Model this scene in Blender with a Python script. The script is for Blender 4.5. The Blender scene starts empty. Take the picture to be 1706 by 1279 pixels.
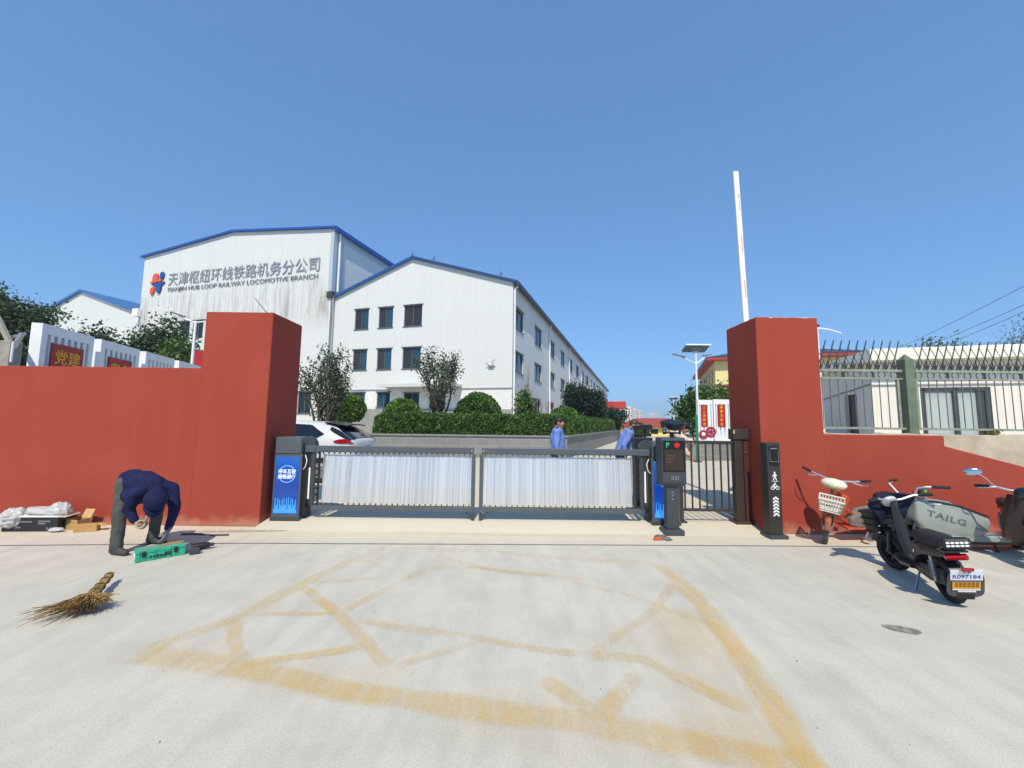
import bpy, bmesh, math, random
import numpy as np
from mathutils import Vector, Matrix, Euler, noise as mnoise
R = math.radians
S = bpy.context.scene
COL = S.collection

# ---------------------------------------------------------------- camera
cam_d = bpy.data.cameras.new("camera")
cam_d.sensor_width = 36.0
cam_d.lens = 36.0 * 680.0 / 1706.0
cam_d.clip_start = 0.05
cam_d.clip_end = 3000
cam = bpy.data.objects.new("camera", cam_d)
COL.objects.link(cam)
cam.matrix_world = (Matrix.Translation((0, 0, 1.6)) @ Matrix.Rotation(math.pi / 2 + R(5.46), 4, 'X')
                    @ Matrix.Rotation(R(0.7), 4, 'Z'))
S.camera = cam

# ---------------------------------------------------------------- light
SUN_EL, SUN_DX = 50.0, 0.06          # shadows run away from the camera and a little to the right
W = bpy.data.worlds.new("World")
S.world = W
W.use_nodes = True
nt = W.node_tree
sky = nt.nodes.new('ShaderNodeTexSky')
sky.sky_type = 'NISHITA'
sky.sun_disc = False
sky.sun_elevation = R(SUN_EL)
sky.sun_rotation = math.pi + math.atan(SUN_DX)
sky.altitude = 400
sky.air_density = 1.0
sky.dust_density = 0.5
sky.ozone_density = 4.5
bg = nt.nodes['Background']
bg.inputs['Strength'].default_value = 0.15
# the clear sky is exposed flatter than the physical model: compress its range and keep it blue
gam = nt.nodes.new('ShaderNodeGamma')
gam.inputs['Gamma'].default_value = 0.52
tint = nt.nodes.new('ShaderNodeMix')
tint.data_type = 'RGBA'
tint.blend_type = 'MULTIPLY'
tint.inputs[0].default_value = 1.0
tint.inputs[7].default_value = (0.73, 1.21, 1.76, 1)
nt.links.new(sky.outputs[0], gam.inputs['Color'])
nt.links.new(gam.outputs[0], tint.inputs[6])
nt.links.new(tint.outputs[2], bg.inputs['Color'])
sun_d = bpy.data.lights.new("sun", 'SUN')
sun_d.energy = 3.4
sun_d.angle = R(0.55)
sun_d.color = (1.0, 0.90, 0.74)
sun = bpy.data.objects.new("sun", sun_d)
COL.objects.link(sun)
_az = math.pi + math.atan(SUN_DX)
to_sun = Vector((math.sin(_az) * math.cos(R(SUN_EL)), math.cos(_az) * math.cos(R(SUN_EL)), math.sin(R(SUN_EL))))
sun.rotation_euler = to_sun.to_track_quat('Z', 'Y').to_euler()
sun.location = (0, -10, 30)
S.view_settings.view_transform = 'Standard'
S.view_settings.look = 'None'
S.view_settings.exposure = 0.48
S.view_settings.gamma = 1.0
S.cycles.max_bounces = 6
S.cycles.transparent_max_bounces = 12

# ---------------------------------------------------------------- materials
def hexc(h):
    h = h.lstrip('#')
    c = [int(h[i:i + 2], 16) / 255 for i in (0, 2, 4)]
    return tuple((v / 12.92 if v <= .04045 else ((v + .055) / 1.055) ** 2.4) for v in c)

class NB:
    def __init__(s, name):
        s.m = bpy.data.materials.new(name)
        s.m.use_nodes = True
        s.t = s.m.node_tree
        s.b = s.t.nodes['Principled BSDF']
        s.out = s.t.nodes['Material Output']
    def n(s, ty, **k):
        o = s.t.nodes.new(ty)
        for a, v in k.items():
            setattr(o, a, v)
        return o
    def l(s, a, b):
        s.t.links.new(a, b)
    def set(s, node, **k):
        for a, v in k.items():
            node.inputs[a.replace('_', ' ')].default_value = v
        return node
    def coords(s, world=False, scale=(1, 1, 1), rot=(0, 0, 0)):
        mp = s.n('ShaderNodeMapping')
        mp.inputs['Scale'].default_value = scale
        mp.inputs['Rotation'].default_value = rot
        if world:
            g = s.n('ShaderNodeNewGeometry')
            s.l(g.outputs['Position'], mp.inputs['Vector'])
        else:
            tc = s.n('ShaderNodeTexCoord')
            s.l(tc.outputs['Object'], mp.inputs['Vector'])
        return mp.outputs[0]
    def noise(s, vec, scale=5, detail=4, rough=.55):
        o = s.n('ShaderNodeTexNoise')
        o.inputs['Scale'].default_value = scale
        o.inputs['Detail'].default_value = detail
        o.inputs['Roughness'].default_value = rough
        s.l(vec, o.inputs['Vector'])
        return o.outputs['Fac']
    def ramp(s, fac, stops):
        o = s.n('ShaderNodeValToRGB')
        els = o.color_ramp.elements
        while len(els) < len(stops):
            els.new(.5)
        for e, (p, c) in zip(els, stops):
            e.position = p
            e.color = (*c, 1) if not isinstance(c, (int, float)) else (c, c, c, 1)
        s.l(fac, o.inputs['Fac'])
        return o.outputs['Color']
    def mix(s, fac, a, b, blend='MIX'):
        o = s.n('ShaderNodeMix', data_type='RGBA', blend_type=blend)
        for k, v in ((0, fac), (6, a), (7, b)):
            if isinstance(v, (int, float)):
                o.inputs[k].default_value = v
            elif isinstance(v, tuple):
                o.inputs[k].default_value = (*v, 1)
            else:
                s.l(v, o.inputs[k])
        return o.outputs[2]
    def math(s, op, a, b=0.0, clamp=False):
        o = s.n('ShaderNodeMath', operation=op, use_clamp=clamp)
        for k, v in ((0, a), (1, b)):
            if isinstance(v, (int, float)):
                o.inputs[k].default_value = v
            else:
                s.l(v, o.inputs[k])
        return o.outputs[0]
    def bump(s, h, strength=.3, dist=.02, normal=None):
        o = s.n('ShaderNodeBump')
        o.inputs['Strength'].default_value = strength
        o.inputs['Distance'].default_value = dist
        s.l(h, o.inputs['Height'])
        if normal:
            s.l(normal, o.inputs['Normal'])
        s.l(o.outputs[0], s.b.inputs['Normal'])
        return o.outputs[0]
    def base(s, c):
        if isinstance(c, tuple):
            s.b.inputs['Base Color'].default_value = (*c, 1)
        else:
            s.l(c, s.b.inputs['Base Color'])
    def p(s, rough=None, metal=None, spec=None, coat=None):
        for k, v in (('Roughness', rough), ('Metallic', metal), ('Specular IOR Level', spec), ('Coat Weight', coat)):
            if v is not None:
                if isinstance(v, (int, float)):
                    s.b.inputs[k].default_value = v
                else:
                    s.l(v, s.b.inputs[k])

_mc = {}
def M(name, col, rough=.55, metal=0., var=.12, vs=6, bump=0., bs=60, coat=0., spec=.5):
    """plain painted / plastic / metal / cloth surface with a little unevenness"""
    if name in _mc:
        return _mc[name]
    if isinstance(col, str):
        col = hexc(col)
    b = NB(name)
    v = b.coords()
    f = b.noise(v, vs, 5)
    lo = tuple(max(0, c * (1 - var)) for c in col)
    hi = tuple(min(1, c * (1 + var)) for c in col)
    b.base(b.ramp(f, [(.3, lo), (.7, hi)]))
    rr = b.math('MULTIPLY_ADD', b.noise(v, vs * 2.3, 3), .25)
    rr.node.inputs[2].default_value = max(.03, rough - .12)
    b.p(rough=rr, metal=metal, spec=spec, coat=coat)
    if bump:
        b.bump(b.noise(v, bs, 4), bump, .01)
    _mc[name] = b.m
    return b.m

def emis(name, col, strength, rough=.3):
    if name in _mc:
        return _mc[name]
    b = NB(name)
    c = hexc(col) if isinstance(col, str) else col
    b.base(tuple(x * .4 for x in c))
    b.b.inputs['Emission Color'].default_value = (*c, 1)
    b.b.inputs['Emission Strength'].default_value = strength
    b.p(rough=rough)
    _mc[name] = b.m
    return b.m

# ---------------------------------------------------------------- mesh builder
class MB:
    def __init__(s):
        s.v, s.f, s.mi = [], [], []
        s.m = 0
    def add(s, vs, fs):
        o = len(s.v)
        s.v += [tuple(p) for p in vs]
        s.f += [tuple(o + i for i in f) for f in fs]
        s.mi += [s.m] * len(fs)
        return o
    def box(s, c, d, rot=None, taper=None):
        hx, hy, hz = d[0] / 2, d[1] / 2, d[2] / 2
        P = []
        for z in (-hz, hz):
            k = taper if (taper and z > 0) else 1
            P += [Vector((-hx * k, -hy * k, z)), Vector((hx * k, -hy * k, z)), Vector((hx * k, hy * k, z)), Vector((-hx * k, hy * k, z))]
        if rot is not None:
            mt = rot if isinstance(rot, Matrix) else Euler(rot).to_matrix()
            P = [mt.to_3x3() @ p for p in P]
        P = [p + Vector(c) for p in P]
        s.add(P, [(0, 3, 2, 1), (4, 5, 6, 7), (0, 1, 5, 4), (1, 2, 6, 5), (2, 3, 7, 6), (3, 0, 4, 7)])
        return s
    def b2(s, x0, x1, y0, y1, z0, z1):
        return s.box(((x0 + x1) / 2, (y0 + y1) / 2, (z0 + z1) / 2), (abs(x1 - x0), abs(y1 - y0), abs(z1 - z0)))
    def bar(s, p0, p1, w, h, up=(0, 0, 1)):
        p0, p1 = Vector(p0), Vector(p1)
        d = (p1 - p0)
        L = d.length
        d.normalize()
        up = Vector(up)
        x = d.cross(up)
        if x.length < 1e-4:
            x = d.cross(Vector((1, 0, 0)))
        x.normalize()
        y = x.cross(d)
        P = []
        for t in (p0, p1):
            for a, b in ((-1, -1), (1, -1), (1, 1), (-1, 1)):
                P.append(t + x * (a * w / 2) + y * (b * h / 2))
        s.add(P, [(0, 3, 2, 1), (4, 5, 6, 7), (0, 1, 5, 4), (1, 2, 6, 5), (2, 3, 7, 6), (3, 0, 4, 7)])
        return s
    def tube(s, pts, r, n=8, caps=True, flat=None):
        pts = [Vector(p) for p in pts]
        m = len(pts)
        rr = r if isinstance(r, (list, tuple)) else [r] * m
        tang = []
        for i in range(m):
            a = pts[max(0, i - 1)]
            b = pts[min(m - 1, i + 1)]
            t = (b - a)
            t.normalize()
            tang.append(t)
        ref = Vector((0, 0, 1)) if abs(tang[0].z) < .9 else Vector((1, 0, 0))
        x = tang[0].cross(ref)
        x.normalize()
        vs, fs = [], []
        for i in range(m):
            t = tang[i]
            x = x - t * x.dot(t)
            if x.length < 1e-6:
                x = t.orthogonal()
            x.normalize()
            y = t.cross(x)
            for k in range(n):
                a = 2 * math.pi * k / n
                ry = rr[i] * (flat if flat else 1)
                vs.append(pts[i] + x * math.cos(a) * rr[i] + y * math.sin(a) * ry)
        for i in range(m - 1):
            for k in range(n):
                k2 = (k + 1) % n
                fs.append((i * n + k, i * n + k2, (i + 1) * n + k2, (i + 1) * n + k))
        if caps:
            fs.append(tuple(reversed(range(n))))
            fs.append(tuple((m - 1) * n + k for k in range(n)))
        s.add(vs, fs)
        return s
    def cyl(s, p0, p1, r0, r1=None, n=16, caps=True):
        return s.tube([p0, p1], [r0, r0 if r1 is None else r1], n, caps)
    def prism(s, poly, vec):
        """closed planar polygon (3D points) swept along vec"""
        n = len(poly)
        v = Vector(vec)
        P = [Vector(p) for p in poly]
        fs = [tuple(reversed(range(n))), tuple(n + i for i in range(n))]
        for i in range(n):
            j = (i + 1) % n
            fs.append((i, j, n + j, n + i))
        s.add(P + [p + v for p in P], fs)
        return s
    def lathe(s, prof, c=(0, 0, 0), n=24, axis='Z'):
        vs, fs = [], []
        for (r, z) in prof:
            for k in range(n):
                a = 2 * math.pi * k / n
                p = (r * math.cos(a), r * math.sin(a), z)
                if axis == 'Y':
                    p = (p[0], p[2], p[1])
                elif axis == 'X':
                    p = (p[2], p[0], p[1])
                vs.append((p[0] + c[0], p[1] + c[1], p[2] + c[2]))
        m = len(prof)
        for i in range(m - 1):
            for k in range(n):
                k2 = (k + 1) % n
                fs.append((i * n + k, i * n + k2, (i + 1) * n + k2, (i + 1) * n + k))
        if prof[0][0] > 1e-5:
            fs.append(tuple(reversed(range(n))))
        if prof[-1][0] > 1e-5:
            fs.append(tuple((m - 1) * n + k for k in range(n)))
        s.add(vs, fs)
        return s
    def torus(s, c, R_, r, axis='Y', n=28, m=10, a0=0, a1=2 * math.pi, flat=1.0):
        vs, fs = [], []
        full = abs(a1 - a0 - 2 * math.pi) < 1e-4
        cnt = n if full else n + 1
        for i in range(cnt):
            a = a0 + (a1 - a0) * i / n
            for k in range(m):
                b = 2 * math.pi * k / m
                q = R_ + r * math.cos(b)
                w = r * math.sin(b) * flat
                p = (q * math.cos(a), w, q * math.sin(a)) if axis == 'Y' else ((q * math.cos(a), q * math.sin(a), w) if axis == 'Z' else (w, q * math.cos(a), q * math.sin(a)))
                vs.append((p[0] + c[0], p[1] + c[1], p[2] + c[2]))
        for i in range(n):
            i2 = (i + 1) % cnt
            for k in range(m):
                k2 = (k + 1) % m
                fs.append((i * m + k, i * m + k2, i2 * m + k2, i2 * m + k))
        if not full:
            fs.append(tuple(range(m)))
            fs.append(tuple(reversed([n * m + k for k in range(m)])))
        s.add(vs, fs)
        return s
    def ell(s, c, r, n=16, m=10, rot=None):
        vs, fs = [], []
        mt = Euler(rot).to_matrix() if rot is not None else None
        def P(x, y, z):
            v = Vector((x * r[0], y * r[1], z * r[2]))
            if mt:
                v = mt @ v
            return v + Vector(c)
        vs.append(P(0, 0, -1))
        for i in range(1, m):
            t = -math.pi / 2 + math.pi * i / m
            for k in range(n):
                a = 2 * math.pi * k / n
                vs.append(P(math.cos(t) * math.cos(a), math.cos(t) * math.sin(a), math.sin(t)))
        vs.append(P(0, 0, 1))
        for k in range(n):
            fs.append((0, 1 + (k + 1) % n, 1 + k))
        for i in range(m - 2):
            for k in range(n):
                a = 1 + i * n
                fs.append((a + k, a + (k + 1) % n, a + n + (k + 1) % n, a + n + k))
        a = 1 + (m - 2) * n
        for k in range(n):
            fs.append((a + k, a + (k + 1) % n, len(vs) - 1))
        s.add(vs, fs)
        return s
    def loft(s, secs, caps=True, closed=True):
        n = len(secs[0])
        vs = [p for sec in secs for p in sec]
        fs = []
        for i in range(len(secs) - 1):
            for k in range(n if closed else n - 1):
                k2 = (k + 1) % n
                fs.append((i * n + k, i * n + k2, (i + 1) * n + k2, (i + 1) * n + k))
        if caps:
            fs.append(tuple(reversed(range(n))))
            fs.append(tuple((len(secs) - 1) * n + k for k in range(n)))
        s.add(vs, fs)
        return s
    def quad(s, a, b, c, d):
        s.add([a, b, c, d], [(0, 1, 2, 3)])
        return s
    def xf(s, mt, start=0):
        for i in range(start, len(s.v)):
            s.v[i] = tuple(mt @ Vector(s.v[i]))
        return s
    def jitter(s, a, start=0, seed=1):
        rg = random.Random(seed)
        for i in range(start, len(s.v)):
            p = s.v[i]
            s.v[i] = (p[0] + rg.uniform(-a, a), p[1] + rg.uniform(-a, a), p[2] + rg.uniform(-a, a))
        return s
    def mesh(s, name, fix=True):
        me = bpy.data.meshes.new(name)
        me.from_pydata(s.v, [], s.f)
        if any(s.mi):
            me.polygons.foreach_set('material_index', s.mi)
        if fix:
            bm = bmesh.new()
            bm.from_mesh(me)
            bmesh.ops.recalc_face_normals(bm, faces=bm.faces)
            bm.to_mesh(me)
            bm.free()
        me.update()
        return me

def obj(name, mb, mat, parent=None, bev=0., smooth=False, ang=40, seg=2, label=None, fix=True):
    me = mb.mesh(name, fix) if isinstance(mb, MB) else mb
    for m in (mat if isinstance(mat, (list, tuple)) else [mat]):
        me.materials.append(m)
    if smooth:
        me.shade_smooth()
        if ang < 180:
            me.set_sharp_from_angle(angle=R(ang))
    o = bpy.data.objects.new(name, me)
    COL.objects.link(o)
    if parent is not None:
        o.parent = parent
    if bev:
        md = o.modifiers.new("bevel", 'BEVEL')
        md.width = bev
        md.segments = seg
        md.limit_method = 'ANGLE'
        md.angle_limit = R(35)
    if label:
        o['label'] = label
    return o

def thing(name, label, cat, loc=(0, 0, 0), rz=0., group=None):
    o = bpy.data.objects.new(name, None)
    o.empty_display_size = .2
    COL.objects.link(o)
    o.location = loc
    o.rotation_euler = (0, 0, rz)
    o['label'] = label
    o['category'] = cat
    if group:
        o['group'] = group
    return o

def tag(o, label, cat, group=None, loc=None, rz=None):
    o['label'] = label
    o['category'] = cat
    if group:
        o['group'] = group
    if loc is not None:
        o.location = loc
    if rz is not None:
        o.rotation_euler = (0, 0, rz)
    return o

def struct(name, mb, mat, kind='structure', **k):
    o = obj(name, mb, mat, **k)
    o['kind'] = kind
    return o

def kids(o):
    return [c for c in COL.objects if c.parent == o]

def dup(o, parent=None, loc=None, rz=None, label=None):
    c = o.copy()
    COL.objects.link(c)
    c.parent = parent
    if loc is not None:
        c.location = loc
    if rz is not None:
        c.rotation_euler = (0, 0, rz)
    if label:
        c['label'] = label
    for ch in kids(o):
        dup(ch, c)
    return c

def text_mesh(txt, size, extrude=0.0, offset=0.0, spacing=1.0, align='CENTER', shear=0.):
    cu = bpy.data.curves.new("lettering", 'FONT')
    cu.body = txt
    cu.size = size
    cu.extrude = extrude
    cu.offset = offset
    cu.space_character = spacing
    cu.align_x = align
    cu.align_y = 'CENTER'
    cu.shear = shear
    cu.resolution_u = 3
    o = bpy.data.objects.new("lettering_tmp", cu)
    COL.objects.link(o)
    bpy.context.view_layer.update()
    me = bpy.data.meshes.new_from_object(o.evaluated_get(bpy.context.evaluated_depsgraph_get()))
    bpy.data.objects.remove(o)
    bpy.data.curves.remove(cu)
    me.materials.clear()
    return me

def lettering(name, txt, size, mat, parent, mw, extrude=.004, offset=0., spacing=1., shear=0., fit=None):
    """flat raised lettering; mw maps text-plane (x right, y up, z out) to the parent's space"""
    me = text_mesh(txt, size, extrude, offset, spacing, shear=shear)
    if fit:
        xs = [v.co.x for v in me.vertices]
        ys = [v.co.y for v in me.vertices]
        sx = fit[0] / (max(xs) - min(xs))
        sy = fit[1] / (max(ys) - min(ys)) if fit[1] else sx
        cx, cy = (max(xs) + min(xs)) / 2, (max(ys) + min(ys)) / 2
        me.transform(Matrix.Translation((0, 0, 0)) @ Matrix.Diagonal((sx, sy, 1, 1)) @ Matrix.Translation((-cx, -cy, 0)))
    me.transform(mw)
    return obj(name, me, mat, parent)

def plane_mat(o, xdir, zup=(0, 0, 1)):
    """text plane at o, x along xdir, y along zup"""
    x = Vector(xdir).normalized()
    y = Vector(zup).normalized()
    z = x.cross(y)
    return Matrix(((x.x, y.x, z.x, o[0]), (x.y, y.y, z.y, o[1]), (x.z, y.z, z.z, o[2]), (0, 0, 0, 1)))

# ---------------------------------------------------------------- foliage
def leaves(pts, size, rng, elong=1.6, up=.3, normals=None):
    """numpy: one small bent leaf (2 tris -> quad) per point; returns verts, quads"""
    n = len(pts)
    pts = np.asarray(pts, float)
    d = rng.normal(size=(n, 3))
    d[:, 2] += up
    if normals is not None:
        d = d * .8 + normals * .5
    d /= np.linalg.norm(d, axis=1)[:, None] + 1e-9
    q = rng.normal(size=(n, 3))
    a = np.cross(d, q)
    a /= np.linalg.norm(a, axis=1)[:, None] + 1e-9
    s = size * rng.uniform(.6, 1.4, size=(n, 1))
    b = np.cross(d, a)
    tip = pts + d * s * elong * .5
    base = pts - d * s * elong * .5
    l = pts + a * s * .5 + b * s * .12
    r = pts - a * s * .5 + b * s * .12
    V = np.stack([base, l, tip, r], 1).reshape(-1, 3)
    F = np.arange(4 * n).reshape(n, 4)
    return V, F

def leaf_mesh(name, V, F, core=None):
    me = bpy.data.meshes.new(name)
    vs = V
    nq = len(F)
    if core is not None:
        cv = np.array(core.v)
        off = len(V)
        vs = np.vstack([V, cv])
        me.from_pydata(vs.tolist(), [], F.tolist() + [tuple(i + off for i in f) for f in core.f])
        mi = [0] * nq + [1] * len(core.f)
        me.polygons.foreach_set('material_index', mi)
    else:
        me.from_pydata(vs.tolist(), [], F.tolist())
    me.update()
    return me

def foliage_mat(name, stops, rough=.55):
    b = NB(name)
    g = b.n('ShaderNodeNewGeometry')
    v = b.coords(world=True)
    f = b.math('ADD', b.math('MULTIPLY', g.outputs['Random Per Island'], .6), b.math('MULTIPLY', b.noise(v, 1.6, 3), .55))
    n = len(stops)
    col = b.ramp(f, [(.15 + .75 * i / (n - 1), hexc(c) if isinstance(c, str) else c) for i, c in enumerate(stops)])
    b.base(col)
    b.p(rough=rough, spec=.35)
    tr = b.n('ShaderNodeBsdfTranslucent')
    b.l(col, tr.inputs['Color'])
    mx = b.n('ShaderNodeMixShader')
    mx.inputs[0].default_value = .22
    b.l(b.b.outputs[0], mx.inputs[1])
    b.l(tr.outputs[0], mx.inputs[2])
    b.l(mx.outputs[0], b.out.inputs['Surface'])
    return b.m

rng = np.random.default_rng(7)
rnd = random.Random(11)
# ================================================================ shared materials
def mk_concrete():
    b = NB("concrete_ground")
    w = b.coords(world=True)
    # long broom sweeps: stretched noise in two directions
    s1 = b.noise(b.coords(world=True, scale=(3.0, .7, 1), rot=(0, 0, R(-38))), 1.6, 7, .62)
    s2 = b.noise(b.coords(world=True, scale=(.45, 2.2, 1), rot=(0, 0, R(-58))), 1.3, 6, .62)
    big = b.noise(w, .35, 5)
    mid = b.noise(w, 1.7, 6, .6)
    fine = b.noise(w, 90, 3)
    c = b.ramp(big, [(.3, hexc('#bfbcae')), (.5, hexc('#c5c1b3')), (.72, hexc('#cbc6b6'))])
    c = b.mix(b.ramp(s1, [(.42, 0.0), (.75, .6)]), c, hexc('#a5a49b'))
    c = b.mix(b.ramp(s2, [(.45, 0.0), (.8, .3)]), c, hexc('#cfcabd'))
    c = b.mix(b.ramp(mid, [(.48, 0.0), (.8, .55)]), c, hexc('#aaa89d'))
    c = b.mix(b.ramp(fine, [(.45, .0), (.75, .4)]), c, hexc('#85827a'))
    c = b.mix(b.ramp(b.noise(w, 210, 2), [(.62, 0.), (.72, .45)]), c, hexc('#6f6d66'))
    c = b.mix(b.ramp(b.noise(w, 6.5, 6, .7), [(.55, 0.), (.8, .35)]), c, hexc('#d2cdbd'))
    # cream coloured fresh strip near the gate line
    sep = b.n('ShaderNodeSeparateXYZ')
    b.l(w, sep.inputs[0])
    st = b.math('SUBTRACT', sep.outputs['Y'], b.math('MULTIPLY', b.noise(w, .9, 3), .5))
    m = b.ramp(b.math('DIVIDE', st, 12.0), [(.43, 0.0), (.47, .75), (.75, .75), (1.0, .2)])
    c = b.mix(m, c, hexc('#c9c0aa'))
    b.base(c)
    b.p(rough=.85, spec=.25)
    h = b.math('ADD', b.math('MULTIPLY', s1, .6), b.math('MULTIPLY', fine, .35))
    b.bump(h, .22, .006)
    return b.m
CONC = mk_concrete()

def mk_red():
    b = NB("red_plaster")
    w = b.coords(world=True)
    v = b.noise(b.coords(world=True, scale=(3.2, 3.2, .28)), 1.5, 6, .6)
    big = b.noise(w, .55, 3)
    f = b.noise(w, 26, 4)
    c = b.ramp(v, [(.2, hexc('#933d2f')), (.5, hexc('#973f31')), (.8, hexc('#9b4233'))])
    c = b.mix(b.ramp(big, [(.35, 0.), (.7, .4)]), c, hexc('#92412c'))
    c = b.mix(b.math('MULTIPLY', b.ramp(f, [(.55, 0.), (.8, 1.)]), .12), c, hexc('#c46a55'))
    sep = b.n('ShaderNodeSeparateXYZ')
    b.l(w, sep.inputs[0])
    # splashed dust just above the ground
    d = b.math('SUBTRACT', b.math('MULTIPLY', b.noise(w, 5, 5), .34), sep.outputs['Z'])
    c = b.mix(b.ramp(d, [(.0, 0.), (.16, .5)]), c, hexc('#b98f7c'))
    # roller patches, faint grey tide marks and bare chips along the top edges of the pillars
    patch = b.noise(b.coords(world=True, scale=(1.3, 1.3, .8)), 1.1, 2, .4)
    c = b.mix(b.ramp(patch, [(.5, 0.), (.56, .22)]), c, hexc('#a34a3a'))
    c = b.mix(b.ramp(b.noise(b.coords(world=True, scale=(.7, .7, 1.6)), 2.4, 6, .7), [(.58, 0.), (.8, .3)]), c, hexc('#8a4438'))
    top = b.math('ADD', b.math('SUBTRACT', sep.outputs['Z'], 3.288), b.math('MULTIPLY', b.math('SUBTRACT', b.noise(w, 11, 4, .7), .62), .09))
    c = b.mix(b.ramp(top, [(.0, 0.), (.004, 1.)]), c, hexc('#cdbfb4'))
    b.base(c)
    b.p(rough=.8, spec=.25)
    b.bump(b.math('ADD', b.math('MULTIPLY', f, .3), b.math('MULTIPLY', b.noise(w, 4, 4), .9)), .3, .01)
    return b.m
RED = mk_red()

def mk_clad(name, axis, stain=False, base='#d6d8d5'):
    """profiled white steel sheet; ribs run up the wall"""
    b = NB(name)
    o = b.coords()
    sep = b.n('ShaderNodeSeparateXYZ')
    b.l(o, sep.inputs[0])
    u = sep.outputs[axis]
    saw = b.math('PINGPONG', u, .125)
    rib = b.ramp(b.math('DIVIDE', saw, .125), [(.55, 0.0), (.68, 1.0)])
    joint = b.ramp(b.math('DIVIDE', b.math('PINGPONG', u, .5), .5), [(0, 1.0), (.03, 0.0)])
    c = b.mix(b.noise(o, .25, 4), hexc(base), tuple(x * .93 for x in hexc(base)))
    sc = (2.2, 2.2, .09)
    stk = b.noise(b.coords(scale=sc), 1.6, 6, .65)
    if stain:
        z = sep.outputs['Z']
        band = b.ramp(b.math('DIVIDE', z, 20.), [(.46, 0.), (.56, .9), (.69, .8), (.73, 0.)])
        spots = b.ramp(b.noise(b.coords(scale=(1.1, 1.1, .33)), .9, 6, .7), [(.5, 0.), (.72, .75)])
        k = b.math('MULTIPLY', band, b.math('ADD', b.math('MULTIPLY', b.ramp(stk, [(.45, 0.), (.72, .55)]), 1.), b.math('MULTIPLY', spots, .7), True))
        c = b.mix(k, c, hexc('#7d7a70'))
    c = b.mix(b.math('MULTIPLY', b.ramp(stk, [(.5, 0.), (.85, 1.)]), .26 if stain else .13), c, hexc('#9c988c'))
    c = b.mix(b.math('MULTIPLY', joint, .2), c, hexc('#8f9190'))
    c = b.mix(b.math('MULTIPLY', rib, .05), c, hexc('#8f9190'))
    b.base(c)
    b.p(rough=.5, spec=.35)
    b.bump(rib, .35, .02)
    return b.m
CLADX = mk_clad("white_cladding_front", 'X')
CLADX_ST = mk_clad("white_cladding_stained", 'X', True)
CLADY = mk_clad("white_cladding_side", 'Y')
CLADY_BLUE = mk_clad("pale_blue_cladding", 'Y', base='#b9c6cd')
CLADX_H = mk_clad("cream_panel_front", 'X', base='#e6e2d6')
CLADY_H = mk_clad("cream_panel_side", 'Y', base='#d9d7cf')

def mk_tile(name, base, tw, th, axis='X', mortar='#a5a5a0'):
    b = NB(name)
    o = b.coords()
    sep = b.n('ShaderNodeSeparateXYZ')
    b.l(o, sep.inputs[0])
    cmb = b.n('ShaderNodeCombineXYZ')
    b.l(sep.outputs[axis], cmb.inputs[0])
    b.l(sep.outputs['Z'], cmb.inputs[1])
    br = b.n('ShaderNodeTexBrick')
    br.offset = .5
    b.set(br, Scale=1.0, Brick_Width=tw, Row_Height=th, Mortar_Size=.006, Mortar_Smooth=.2)
    base = hexc(base)
    br.inputs['Color1'].default_value = (*[x * .9 for x in base], 1)
    br.inputs['Color2'].default_value = (*[x * 1.1 for x in base], 1)
    br.inputs['Mortar'].default_value = (*hexc(mortar), 1)
    b.l(cmb.outputs[0], br.inputs['Vector'])
    n = b.noise(o, 2.5, 6, .65)
    b.base(b.mix(b.ramp(n, [(.4, 0.), (.8, .4)]), br.outputs['Color'], tuple(x * .72 for x in base)))
    b.p(rough=.7, spec=.3)
    b.bump(b.math('ADD', br.outputs['Fac'], b.math('MULTIPLY', b.noise(o, 40, 3), -.3)), -.25, .006)
    return b.m

WHITE = M("white_paint", '#e2e3e2', .45, var=.05)
BLUE = M("blue_roof_sheet", '#224f9f', .4, var=.12)  # dark solid filling added inside hedge and bushes to block light
BLUE2 = M("pale_blue_roof_sheet", '#3a69a0', .45, var=.1)
ROOFG = M("weathered_roof_sheet", '#5d7f9e', .5)
DGREY = M("slate_grey_powder_coat", '#4d545a', .4, var=.08, vs=3, bump=.08, bs=200)
DGREY2 = M("dark_grey_steel", '#3b4044', .42, var=.12)
BLACK = M("black_plastic", '#17181b', .42, var=.2)
RUBBER = M("tyre_rubber", '#1b1b1c', .8, var=.2, bump=.2, bs=80)
STEEL = M("galvanised_steel", '#aeb2b4', .38, .85, var=.12)
CHROME = M("chromed_steel", '#c9c8c4', .34, .8, var=.05)
ALU = M("window_frame_grey", '#53585a', .45, var=.1)
FRAMEW = M("white_frame", '#c9cccb', .45)
REDP = M("sign_red", '#a21a22', .45, var=.08)
YEL = M("sign_yellow", '#e8a820', .5, var=.06)
WHT = M("sign_white", '#e9e9e7', .5, var=.04)
BARK = M("bark", '#4a4038', .9, var=.35, vs=14, bump=.6, bs=40)
CONCW = M("raw_concrete_post", '#9a988c', .9, var=.18, vs=9, bump=.3, bs=45)
PLAST = M("bare_plaster", '#b5aa96', .9, var=.2, vs=3, bump=.4, bs=18)

def mk_glass(name, col='#0d1720', rough=.06):
    b = NB(name)
    o = b.coords(world=True)
    b.base(b.mix(b.noise(o, .35, 3), hexc(col), tuple(x * 2.6 for x in hexc(col))))
    b.p(rough=rough, spec=.6)
    b.bump(b.noise(o, 1.2, 2), .06, .02)
    return b.m
GLASS = mk_glass("tinted_window_glass")
GLASSB = mk_glass("sky_blue_window_glass", '#1b3445')

# ================================================================ ground
g = MB()
g.add([(-1500, -60, 0), (1500, -60, 0), (1500, 2500, 0), (-1500, 2500, 0)], [(0, 1, 2, 3)])
struct('ground', g, CONC, fix=False)

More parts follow.
